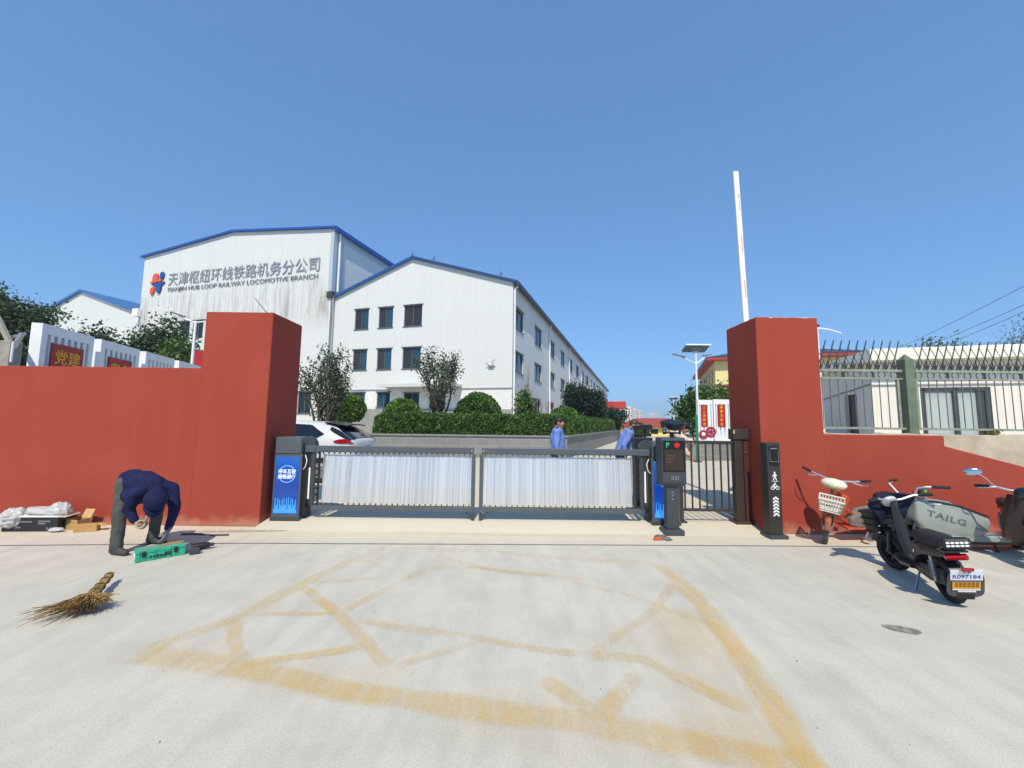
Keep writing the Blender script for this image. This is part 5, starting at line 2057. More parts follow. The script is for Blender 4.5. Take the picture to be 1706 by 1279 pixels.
# cap: crown plus peak
cp = MB()
cp.ell((-.008, 0, .035), (.13, .112, .118), 28, 16)
cp.f = [f for f in cp.f if sum(cp.v[i][2] for i in f) / len(f) > .0]; cp.mi = [0] * len(cp.f)
cp.v = [tuple(hc + HR_ @ Vector(p)) for p in cp.v]
co = obj('cap', cp, NAVY, Wk, smooth=True, ang=180)
md = co.modifiers.new("t", 'SOLIDIFY'); md.thickness = .006
pk = MB(); n = 12; top = []; 
for k in range(n + 1):
    a = R(-72 + 144 * k / n)
    top.append((.09 * math.cos(a) , .095 * math.sin(a), .012))
out = []
for k in range(n + 1):
    a = R(-72 + 144 * k / n)
    out.append((.10 * math.cos(a) + .085 * max(0, math.cos(a)) ** .6, .1 * math.sin(a), -.012 + .01 * math.cos(a)))
pk.loft([[tuple(hc + HR_ @ Vector(p)) for p in top], [tuple(hc + HR_ @ Vector(p)) for p in out]], caps=False, closed=False)
po = obj('peak', pk, NAVY, co, smooth=True, ang=180)
md = po.modifiers.new("t", 'SOLIDIFY'); md.thickness = .006
hair_cap(hc, HR_, Wk, M("hair_black", '#141210', .6), 1., -.07, .04, 1.04)
face_bits(hc, HR_, Wk)
gl = MB(); hand(gl, wrR, (-.05, -.32, -1), (-.9, 0, .1), .55, -1, 1.03, .0105)
limb(gl, [wrR + (elR - wrR) * .08, wrR], [.034, .03])
obj('glove', blend_mesh('glove', gl, .006, 2), cloth("grey_work_glove", '#74747c'), Wk)
m = MB(); m.torus((0, 0, 0), .031, .008, 'Z', 16, 8); m.xf(Matrix.Translation(wrR + (elR - wrR) * .1))
obj('glove_cuff', m, cloth("pink_cuff", '#b5656a'), Wk)
# roll of tape in the left hand
t = thing('tape_roll', 'small grey roll held in the bending worker\'s near hand', 'tape roll', (-4.245, 4.835, .385))
m = MB(); m.lathe([(.034, -.02), (.052, -.02), (.052, .02), (.034, .02), (.034, -.02)], n=28)
m.xf(Euler((R(62), R(15), 0)).to_matrix().to_4x4())
obj('ring', m, M("grey_tape", '#8b897f', .6), t, smooth=True)
m = MB(); m.tube([(.04, -.01, .03), (.06, 0, .09), (.09, .01, .13)], [.012, .015, .016], 8)
obj('loose_end', m, M("grey_tape", '#8b897f', .6), t, smooth=True)

# ---------------------------------------------------------------- standing people inside the gate
HAIRB = M("hair_black", '#141210', .6)
def stander(label, loc, rz, h=1.68, lean=0., headtilt=0., shirt='#6b84c4', trous='#23283c', hairmat=None, arms=None, bald=False, epaul=True, twist=0.):
    t = thing('person', label, 'person', loc, rz, None)
    k = h / 1.68
    def B_(x, y, z):        # bend the body forward above the hips
        z0 = .92
        if z <= z0:
            return Vector((x, y, z)) * k
        d = z - z0
        a = lean * min(1., d / .25)
        return Vector((x * math.cos(a) + d * math.sin(a), y, z0 + d * math.cos(a) - x * math.sin(a))) * k
    pel, ch, ne = B_(0, 0, .93), B_(0, 0, 1.25), B_(.0, 0, 1.42)
    hcn = B_(.035, 0, 1.555)
    ra = lean + headtilt
    HR = Matrix.Rotation(ra, 3, 'Y') @ Matrix.Rotation(twist, 3, 'Z')
    b = MB()
    limb(b, [pel, B_(.01, 0, 1.08), ch, B_(0, 0, 1.36)], [.12, .11, .125, .095])
    limb(b, [ne - (hcn - ne) * .2, hcn], [.056, .052])
    sh_, pt = {}, {}
    for sd in (-1, 1):
        S_ = B_(0, sd * .19, 1.37)
        el = B_(-.02, sd * .245, 1.1); wr = B_(.06, sd * .25, .86)
        if arms and sd in arms:
            el, wr = (Vector(p) * k for p in arms[sd])
        pt[sd] = (S_, el, wr)
        limb(b, [B_(0, 0, 1.33), S_, el, wr], [.085, .055, .042, .029])
        d = (wr - el).normalized()
        hand(b, wr, d, Vector((0, -sd, 0)) if abs(d.y) < .8 else Vector((1, 0, 0)), .45, sd, k)
        limb(b, [pel, Vector((0, sd * .09, .88)) * k, Vector((.02, sd * .1, .5)) * k, Vector((-.02, sd * .1, .09)) * k], [.11, .088, .058, .042])
        limb(b, [Vector((-.04, sd * .1, .05)) * k, Vector((.1, sd * .115, .035)) * k], [.036, .03])
    head(b, hcn, HR, k)
    obj('body', blend_mesh('body', b, .008, 2), SKIN, t)
    s_ = MB()
    limb(s_, [B_(0, 0, .95), B_(.015, 0, 1.08), ch, B_(0, 0, 1.36)], [.15, .148, .155, .118], 18)
    for sd in (-1, 1):
        S_, el, wr = pt[sd]
        limb(s_, [B_(0, 0, 1.33), S_, el, el + (wr - el) * (.25 if not (arms and sd in arms) else .75)], [.11, .078, .062, .056])
    limb(s_, [B_(0, 0, 1.38), ne], [.09, .07])
    me = blend_mesh('shirt', s_, .012, 4); wrinkle(me, .008, 8, h * 9)
    so = obj('shirt', me, cloth('shirt_' + shirt[1:], shirt), t)
    m = MB(); m.torus((0, 0, 0), .066, .014, 'Z', 20, 8); m.xf(Matrix.Translation(ne + Vector((0, 0, -.01))) @ Matrix.Rotation(lean + .25, 4, 'Y'))
    obj('collar', m, cloth('shirt_' + shirt[1:], shirt), so, smooth=True)
    if epaul:
        for sd in (-1, 1):
            m = MB(); m.box(B_(.0, sd * .14, 1.455), (.045, .11, .012), (sd * -.35, lean, 0))
            obj('epaulette', m, cloth("navy_epaulette", '#23283c'), so, .004)
        m = MB(); m.box(B_(.148, .075, 1.25), (.012, .09, .02), (0, lean, .35)); 
        obj('pocket', m, cloth("navy_epaulette", '#23283c'), so)
    tr = MB()
    for sd in (-1, 1):
        limb(tr, [pel, Vector((0, sd * .09, .88)) * k, Vector((.02, sd * .1, .5)) * k, Vector((-.02, sd * .1, .08)) * k], [.135, .11, .08, .068])
    me = blend_mesh('trousers', tr, .012, 4); wrinkle(me, .008, 9, h * 5)
    obj('trousers', me, cloth('trousers_' + trous[1:], trous), t)
    for sd in (-1, 1):
        m = MB(); limb(m, [Vector((-.05, sd * .1, .05)) * k, Vector((.06, sd * .11, .05)) * k, Vector((.15, sd * .12, .04)) * k], [.046, .046, .036])
        for i, v in enumerate(m.v):
            m.v[i] = (v[0], v[1], max(v[2], .004))
        obj('shoe', blend_mesh('shoe', m, .01, 2), M("black_shoe", '#151517', .4), t)
    hair_cap(hcn, HR, t, hairmat or HAIRB, k, -.085, .03 if not bald else .1, 1.05)
    face_bits(hcn, HR, t, k)
    return t
stander('person in light blue uniform shirt with dark epaulettes, facing right in front of the hedge', (.93, 8.3, ZG), R(-8), 1.66, twist=R(-6))
stander('person in light blue shirt stooping with head bent behind the black camera post', (2.27, 8.5, ZG), R(-10), 1.68, lean=R(20), headtilt=R(22), hairmat=M("hair_brown_grey", '#3a332e', .6), bald=True)
stander('person in pale shirt and navy trousers stooping behind the parking kiosk, elbow showing', (3.02, 8.0, ZG), R(-20), 1.68, lean=R(26), headtilt=R(15), shirt='#c9b7a8', trous='#2a3350',
        arms={-1: ((.42, -.26, 1.2), (.40, -.08, 1.1)), 1: ((.3, .3, 1.05), (.42, .2, .92))}, epaul=False)

# ================================================================ white car
def build_car():
    t = thing('parked_car', 'silver white hatchback parked behind the gate, red tail light showing', 'car', (-3.86, 11.0, ZG), R(180 - 2))
    SIL = M("silver_white_car_paint", '#c6c8ca', .4, 0., var=.02, coat=.25)
    DG = mk_glass("dark_car_glass", '#0b1018', .04)
    ST = [  # x, half width, z low, z belt, roof half width, z top
        (0.0, .66, .42, .98, .56, 1.04), (.06, .82, .36, 1.04, .66, 1.1), (.2, .88, .3, 1.08, .68, 1.2), (.42, .9, .26, 1.07, .66, 1.36),
        (.72, .91, .24, 1.05, .635, 1.49), (1.1, .915, .24, 1.03, .63, 1.545), (1.7, .92, .24, 1.01, .62, 1.575), (2.3, .92, .24, .99, .6, 1.55),
        (2.65, .92, .24, .98, .59, 1.46), (3.0, .92, .24, .97, .6, 1.27), (3.35, .91, .24, .965, .64, 1.05), (3.9, .89, .26, .9, .6, .93), (4.3, .82, .3, .78, .55, .82), (4.45, .62, .38, .66, .45, .68)]
    def ring(s_):
        x, hw, zl, zb, rw, zt = s_
        hlf = [(hw * .86, zl), (hw * .97, zl + .1), (hw, (zl + zb) / 2), (hw * .965, zb), ((hw * .965 + rw) / 2 + .02, (zb + zt - .05) / 2 + .01), (rw, zt - .045), (rw * .82, zt - .006), (rw * .4, zt)]
        return [(x, y, z) for y, z in hlf] + [(x, -y, z) for y, z in reversed(hlf)]
    m = MB(); m.loft([ring(s_) for s_ in ST])
    bo = obj('body', m, SIL, t, smooth=True, ang=50)
    sd = bo.modifiers.new("s", 'SUBSURF'); sd.levels = 1; sd.render_levels = 1
    def at(x):
        for a, c in zip(ST, ST[1:]):
            if a[0] <= x <= c[0]:
                f = (x - a[0]) / (c[0] - a[0])
                return [p + (q - p) * f for p, q in zip(a, c)]
    def side(x, u, sgn, off=.012):
        _, hw, zl, zb, rw, zt = at(x)
        p0, p1, p2 = Vector((hw * .965, zb)), Vector(((hw * .965 + rw) / 2 + .02, (zb + zt - .05) / 2 + .01)), Vector((rw, zt - .045))
        q = p0.lerp(p1, u * 2) if u < .5 else p1.lerp(p2, u * 2 - 1)
        return (x, sgn * (q.x + off), q.y + off * .4)
    for sgn in (1, -1):
        for nm, xa, xb in (('side_window', .78, 1.78), ('side_window', 1.84, 2.95)):
            m = MB(); rows = []
            for i in range(13):
                x = xa + (xb - xa) * i / 12
                lo = .1 if x > 1.0 else .1 + (1.0 - x) / .22 * .3
                hi = .9 if 1.15 < x < 2.5 else (.9 - (1.15 - x) / .37 * .45 if x <= 1.15 else .9 - (x - 2.5) * .2)
                rows.append([side(x, lo + (hi - lo) * q / 4, sgn) for q in range(5)])
            m.loft(rows, caps=False, closed=False)
            obj(nm, m, DG, t, smooth=True, ang=180)
        m = MB(); rows = []
        for i in range(9):
            x = .03 + .46 * i / 8
            h_ = .055 * math.sin(math.pi * (i + .4) / 9)
            _, hw, zl, zb, rw, zt = at(x)
            rows.append([(x, sgn * (hw * .975 + .015), zb - .02 + (q - .5) * 2 * h_) for q in (0, .33, .66, 1)])
        m.loft(rows, caps=False, closed=False)
        m2 = MB()
        obj('tail_light', m, M("tail_light_red", '#a5101c', .15, coat=.5), t, smooth=True, ang=180)
        m = MB(); m.box((2.95, sgn * 1.0, 1.03), (.1, .2, .13))
        obj('wing_mirror', m, SIL, t, .03)
        m = MB(); m.box((1.35, sgn * .925, .86), (.18, .02, .03)); 
        obj('door_handle', m, SIL, t, .006)
        for x in (.78, 3.5):
            m = MB(); m.lathe([(.2, -.1), (.3, -.1), (.325, -.07), (.325, .07), (.3, .1), (.2, .1), (.2, -.1)], (x, sgn * .82, .325), 28, 'Y')
            w = obj('wheel', m, RUBBER, t, smooth=True)
            m = MB(); m.lathe([(.205, -.06), (.205, .06)], (x, sgn * .82, .325), 24, 'Y')
            for k in range(5):
                a = k * 1.2566
                m.bar((x, sgn * .9, .325), (x + .2 * math.cos(a), sgn * .9, .325 + .2 * math.sin(a)), .06, .02, (0, 1, 0))
            obj('rim', m, STEEL, w)
    # tailgate glass wraps round, spoiler above
    m = MB(); rows = []
    for i in range(9):
        x = .085 + .5 * i / 8
        _, hw, zl, zb, rw, zt = at(x)
        lim = 1.0 if i < 6 else 1 - (i - 5) * .06
        rows.append([(x - .012, y * rw * lim, zt + .012 - .05 * max(0, abs(y) - .82) / .18) for y in (-1, -.9, -.6, 0, .6, .9, 1)])
    m.loft(rows, caps=False, closed=False)
    obj('rear_window', m, DG, t, smooth=True, ang=180)
    for sgn in (1, -1):
        m = MB(); rows = []
        for i in range(9):
            x = .1 + .56 * i / 8
            q = i / 8
            lo, hi = .25 + .5 * q, .98
            rows.append([side(x, lo + (hi - lo) * k / 3, sgn, .014) for k in range(4)])
        m.loft(rows, caps=False, closed=False)
        obj('quarter_glass', m, DG, t, smooth=True, ang=180)
    m = MB()
    m.loft([[(.3, y, z0), (.3, y, z0 + .03), (.62, y, 1.49), (.86, y, 1.532), (.86, y, 1.5), (.6, y, 1.46)] for y, z0 in ((-.6, 1.42), (-.3, 1.45), (.3, 1.45), (.6, 1.42))])
    obj('spoiler', m, M("gloss_black_spoiler", '#15171a', .25), t, smooth=True)
    m = MB(); m.tube([(.14, .02, 1.18), (.2, .2, 1.2), (.28, .42, 1.24)], .012, 6)
    obj('wiper', m, BLACK, t)
    m = MB(); m.b2(-.03, .12, -.78, .78, .36, .56)
    obj('bumper', m, M("bumper_grey", '#6d7073', .5), t, .05)
    m = MB(); m.b2(-.012, .0, -.26, .26, .78, .9)
    obj('number_plate', m, M("plate_blue", '#23479a', .4), t, .004)
    rows = []
    m = MB()
    for i in range(7):
        x = 2.72 + .5 * i / 6
        _, hw, zl, zb, rw, zt = at(x)
        rows.append([(x + .012, y * rw * .95, zt + .012) for y in (-1, -.5, 0, .5, 1)])
    m.loft(rows, caps=False, closed=False)
    obj('windscreen', m, DG, t, smooth=True, ang=180)
    t.scale = (1, 1, .97)
    return t
build_car()
# ================================================================ two-wheelers
def wheel_parts(t, name, c, r, tw, steer=None, spokes=5, tyre=RUBBER, rimm=None):
    """tyre ring + rim as sub-part, in the plane y=0 before steering"""
    m = MB()
    m.lathe([(r - tw, -tw * .5), (r - tw * .25, -tw * .55), (r, -tw * .25), (r, tw * .25), (r - tw * .25, tw * .55), (r - tw, tw * .5), (r - tw, -tw * .5)], (0, 0, 0), 36, 'Y')
    q = MB()
    q.torus((0, 0, 0), r - tw, .012, 'Y', 36, 8)
    q.lathe([(.035, -.05), (.045, -.03), (.045, .03), (.035, .05)], (0, 0, 0), 14, 'Y')
    for k in range(spokes):
        a = 2 * math.pi * k / spokes
        q.bar((.03 * math.cos(a), 0, .03 * math.sin(a)), ((r - tw) * math.cos(a), 0, (r - tw) * math.sin(a)), .012 if spokes > 8 else .035, .012 if spokes > 8 else .022, (0, 1, 0))
    mt = Matrix.Translation(c)
    if steer is not None:
        mt = steer @ mt
    m.xf(mt); q.xf(mt)
    w = obj(name, m, tyre, t, smooth=True, ang=50)
    obj('rim', q, rimm or BLACK, w, smooth=True)
    return w

SEATM = M("black_vinyl", '#1d1d1f', .5, var=.15, bump=.1, bs=150)
PLW = M("plate_white", '#e2e4ea', .35, var=.03)
def e_scooter(name, label, loc, rz, body, lean=0., steer=0., plate=True, hood=True, mirrors=False, box=True, cat='scooter', group=None, wb=1.05, shield=.115):
    t = thing(name, label, cat, loc, rz, group)
    Ln = Matrix.Rotation(R(lean), 4, 'X')
    hx, tilt = wb - .02, R(16)
    SA = Matrix.Translation((wb - .17, 0, .55)) @ Matrix.Rotation(R(steer), 4, 'Z') @ Matrix.Translation((-(wb - .17), 0, -.55))
    def P(nm, mb, mat, par=t, st=False, bev=0., smooth=False, **k):
        mb.xf(Ln @ SA if st else Ln)
        return obj(nm, mb, mat, par, bev, smooth, **k)
    wheel_parts(t, 'rear_wheel', (0, 0, .215), .215, .085, Ln)
    wheel_parts(t, 'front_wheel', (wb, 0, .215), .215, .08, Ln @ SA)
    # rear body: swept side panels over a narrow frame
    def side_loft(secs, mat, nm, bev=.0):
        m = MB()
        rows = []
        for x, hw, z0, z1 in secs:
            rows.append([(x, -hw, z0 + .02), (x, -hw * .55, z0), (x, hw * .55, z0), (x, hw, z0 + .02), (x, hw, z1 - .03), (x, hw * .7, z1), (x, -hw * .7, z1), (x, -hw, z1 - .03)])
        m.loft(rows)
        return P(nm, m, mat, smooth=True, ang=45)
    side_loft([(-.24, .05, .48, .54), (-.1, .08, .44, .56), (.15, .1, .4, .55), (.3, .1, .34, .52), (.38, .08, .28, .4), (.46, .07, .22, .3)], body, 'rear_body')
    side_loft([(.38, .14, .19, .27), (.6, .15, .17, .25), (.8, .13, .18, .26)], body, 'footboard')
    side_loft([(-.1, .07, .17, .33), (.15, .085, .14, .3), (.4, .085, .16, .27)], DGREY2, 'motor_cover')
    m = MB()
    m.loft([[(x, -w, z0), (x, w, z0), (x, w * .9, z1), (x, w * .5, z1 + .02), (x, -w * .5, z1 + .02), (x, -w * .9, z1)] for x, w, z0, z1 in ((-.2, .07, .585, .62), (-.1, .11, .57, .635), (.12, .12, .565, .63), (.3, .1, .56, .62), (.38, .05, .565, .6))])
    P('seat', m, SEATM, smooth=True, ang=60)
    # leg shield and steering column
    m = MB()
    rows = []
    for x, hw, z, th in ((wb - .27, .7, .24, .04), (wb - .25, .95, .36, .05), (wb - .22, 1., .55, .05), (wb - .2, .8, .7, .06), (wb - .19, .6, .82, .07)):
        hw *= shield
        rows.append([(x - .0, -hw, z), (x + th, -hw * .8, z), (x + th * 1.7, 0, z), (x + th, hw * .8, z), (x, hw, z), (x - .015, 0, z)])
    m.loft(rows)
    P('leg_shield', m, body, smooth=True, ang=60)
    m = MB()
    m.tube([(wb - .2, 0, .86), (wb - .1, 0, .5), (wb - .07, 0, .42)], [.028, .026, .026], 10)
    for s_ in (-1, 1):
        m.tube([(wb - .075, s_ * .06, .46), (wb, s_ * .058, .215)], [.02, .02], 8)
    m.bar((wb - .075, -.07, .45), (wb - .075, .07, .45), .04, .04)
    P('fork', m, DGREY2, st=True, smooth=True)
    m = MB(); m.torus((wb, 0, .215), .245, .05, 'Y', 20, 8, R(20), R(150), .9)
    P('front_mudguard', m, body, st=True, smooth=True)
    m = MB(); m.tube([(wb - .3, -.34, .9), (wb - .24, -.2, .9), (wb - .2, -.08, .86), (wb - .2, .08, .86), (wb - .24, .2, .9), (wb - .3, .34, .9)], .014, 8)
    hb = P('handlebar', m, CHROME, st=True, smooth=True)
    for s_ in (-1, 1):
        m = MB(); m.tube([(wb - .255, s_ * .235, .9), (wb - .305, s_ * .355, .9)], [.019, .02], 10)
        P('grip', m, RUBBER, hb, True, smooth=True)
        m = MB(); m.tube([(wb - .21, s_ * .2, .9), (wb - .2, s_ * .27, .885), (wb - .25, s_ * .34, .88)], .008, 6)
        P('brake_lever', m, STEEL, hb, True, smooth=True)
        if mirrors:
            m = MB(); m.tube([(wb - .24, s_ * .2, .9), (wb - .2, s_ * .27, 1.0), (wb - .22, s_ * .33, 1.06)], .007, 6)
            st_ = P('mirror_stalk', m, CHROME, hb, True, smooth=True)
            m = MB(); m.ell((wb - .22, s_ * .37, 1.075), (.018, .085, .05), 18, 10)
            P('mirror', m, M("mirror_glass", '#b8c6d8', .06, 1.), st_, True, smooth=True)
    m = MB(); m.ell((wb - .11, 0, .84), (.07, .09, .075), 18, 12)
    P('headlight', m, M("headlight_lens", '#c8c8c4', .15) if hood else GLASS, st=True, smooth=True)
    if hood:
        m = MB()
        rows = []
        for a, w, z in ((-.02, .24, .94), (.03, .28, .93), (.08, .26, .85), (.1, .2, .76), (.09, .14, .66)):
            rows.append([(wb - .2 + a + .05 * math.cos(q * math.pi / 2), w * q, z - .05 * q * q) for q in np.linspace(-1, 1, 13)])
        m.loft(rows, caps=False, closed=False)
        h_ = P('wind_cover', m, cloth("navy_black_cover", '#20253a'), st=True, smooth=True, ang=180)
        md = h_.modifiers.new("t", 'SOLIDIFY'); md.thickness = .02
        m = MB()
        for z, s_ in ((.44, .86), (.52, .92), (.6, .97), (.68, 1.)):
            q = []
            for k in range(21):
                a = 2 * math.pi * k / 20
                q.append((wb + .12 + .12 * s_ * math.copysign(abs(math.cos(a)) ** .5, math.cos(a)), .16 * s_ * math.copysign(abs(math.sin(a)) ** .5, math.sin(a)), z))
            m.tube(q, .011 if z < .68 else .016, 6, False)
        rows = []
        for z, s_ in ((.42, .8), (.43, .84), (.67, .97)):
            rows.append([(wb + .12 + .115 * s_ * math.copysign(abs(math.cos(a)) ** .5, math.cos(a)), .155 * s_ * math.copysign(abs(math.sin(a)) ** .5, math.sin(a)), z) for a in np.linspace(0, 2 * math.pi, 24, endpoint=False)])
        m.loft(rows)
        P('front_basket', m, BLACK, st=True)
    if box:
        m = MB(); m.box((-.3, 0, .64), (.08, .22, .11))
        bx = P('backrest', m, SEATM, bev=.03)
        m = MB()
        for r_ in range(2):
            m.b2(-.3415, -.339, -.085, .09, .651 - .028 * r_, .654 - .028 * r_)
            for k in range(5):
                m.b2(-.3425, -.339, .075 - .034 * k - .012, .075 - .034 * k + .012, .645 - .028 * r_, .645 - .028 * r_ + .017)
        o_ = P('white_print', m, WHT, bx); 
        m = MB(); m.tube([(-.25, -.08, .6), (-.16, -.08, .55)], .012, 6); m.tube([(-.25, .08, .6), (-.16, .08, .55)], .012, 6); m.b2(-.27, -.14, -.09, .09, .545, .56)
        P('rack', m, DGREY2)
    m = MB(); m.box((-.25, 0, .5), (.05, .17, .05), (0, R(-20), 0))
    P('tail_light', m, M("tail_light_red", '#a5101c', .15, coat=.5), bev=.012)
    # swing arm, shock absorbers, stand
    for s_ in (-1, 1):
        m = MB(); m.tube([(0, s_ * .1, .2), (-.02, s_ * .105, .45)], [.013, .013], 8)
        for k in range(7):
            m.torus((-.004 - .001 * k, s_ * .102, .25 + k * .025), .024, .006, 'Z', 14, 6)
        P('shock_absorber', m, STEEL)
        m = MB(); m.bar((0, s_ * .07, .215), (.38, s_ * .09, .24), .025, .04)
        P('swing_arm', m, DGREY2)
    m = MB(); m.tube([(.3, .1, .2), (.2, .22, .01), (.16, .23, .006)], .012, 6)
    P('side_stand', m, STEEL)
    m = MB()
    rows = []
    for a in np.linspace(R(70), R(205), 12):
        rr = .25
        rows.append([(rr * math.cos(a), y, .215 + rr * math.sin(a)) for y in (-.065, -.05, 0, .05, .065)])
    m.loft(rows, caps=False, closed=False)
    g_ = P('rear_mudguard', m, BLACK, smooth=True, ang=180)
    md = g_.modifiers.new("t", 'SOLIDIFY'); md.thickness = .008
    if plate:
        tr = Matrix.Translation((-.31, 0, .31)) @ Matrix.Rotation(R(-24), 4, 'Y')
        m = MB()
        Q = []
        for k in range(28):
            a = 2 * math.pi * k / 28
            Q.append((0, .135 * math.copysign(abs(math.cos(a)) ** .55, math.cos(a)) * (1 + .12 * max(0, -math.sin(a))), .15 * math.copysign(abs(math.sin(a)) ** .55, math.sin(a)) - .05))
        m.prism(Q, (.012, 0, 0)); m.xf(tr)
        fl = P('mud_flap', m, M("grey_rubber_flap", '#4c4d4f', .6), bev=.003)
        m = MB(); m.b2(-.008, -.002, -.115, .115, .005, .115); m.xf(tr)
        pl_ = P('number_plate', m, PLW, fl)
        pm = lambda z, y=0: Ln @ tr @ plane_mat((-.0085, y, z), (0, -1, 0))
        lettering('lettering', '天津', .03, M("plate_blue_ink", '#2f4a9a', .5), pl_, pm(.096), .0006, .0004)
        lettering('lettering', 'R097184', .05, M("plate_blue_ink", '#2f4a9a', .5), pl_, pm(.045), .0006, .0008, fit=(.2, .044))
        m = MB(); m.b2(-.009, -.003, -.1, .1, -.09, -.012); m.xf(tr)
        ys = P('yellow_notice', m, YEL, fl)
        m = MB()
        for k, z in enumerate((-.03, -.05, -.07)):
            for j in range(6):
                m.b2(-.0105, -.009, .085 - .03 * j - .024, .085 - .03 * j, z, z + .011)
        m.xf(tr); P('dark_print', m, M("print_brown", '#5e3a1d', .6), ys)
        m = MB(); m.b2(-.009, -.003, -.095, .095, -.011, .003); m.xf(tr)
        P('purple_band', m, M("print_purple", '#53307a', .5), fl)
        m = MB(); m.b2(-.009, -.003, -.1, .1, -.108, -.096); m.b2(-.009, -.003, -.07, .06, -.13, -.115); m.xf(tr)
        P('white_notice', m, WHT, fl)
        m = MB(); m.box((-.02, 0, .135), (.02, .09, .03)); m.xf(tr)
        P('reflector', m, M("tail_light_red", '#a5101c', .15), fl, bev=.005)
    return t
sc_ = e_scooter('electric_scooter', 'black electric scooter seen from behind, with white number plate and front basket', (4.12, 3.95, 0), R(68),
          M("satin_black_plastic", '#202224', .35, var=.15), lean=-8, steer=18, wb=1.0, shield=.055)
sc_.scale = (.93, .93, .93)
e_scooter('electric_scooter', 'dark scooter inside the yard, half hidden behind the pedestrian gate post', (5.25, 9.3, ZG), R(-98),
          M("satin_black_plastic", '#202224', .35), plate=False, hood=False, box=False)
e_scooter('electric_scooter', 'dark maroon scooter with round mirrors, cut off by the right edge', (6.88, 5.72, 0), R(227),
          M("dark_maroon_plastic", '#2c1c1e', .3, var=.1, coat=.4), lean=3, steer=8, plate=False, hood=False, mirrors=True, box=False, wb=1.2, shield=.2)

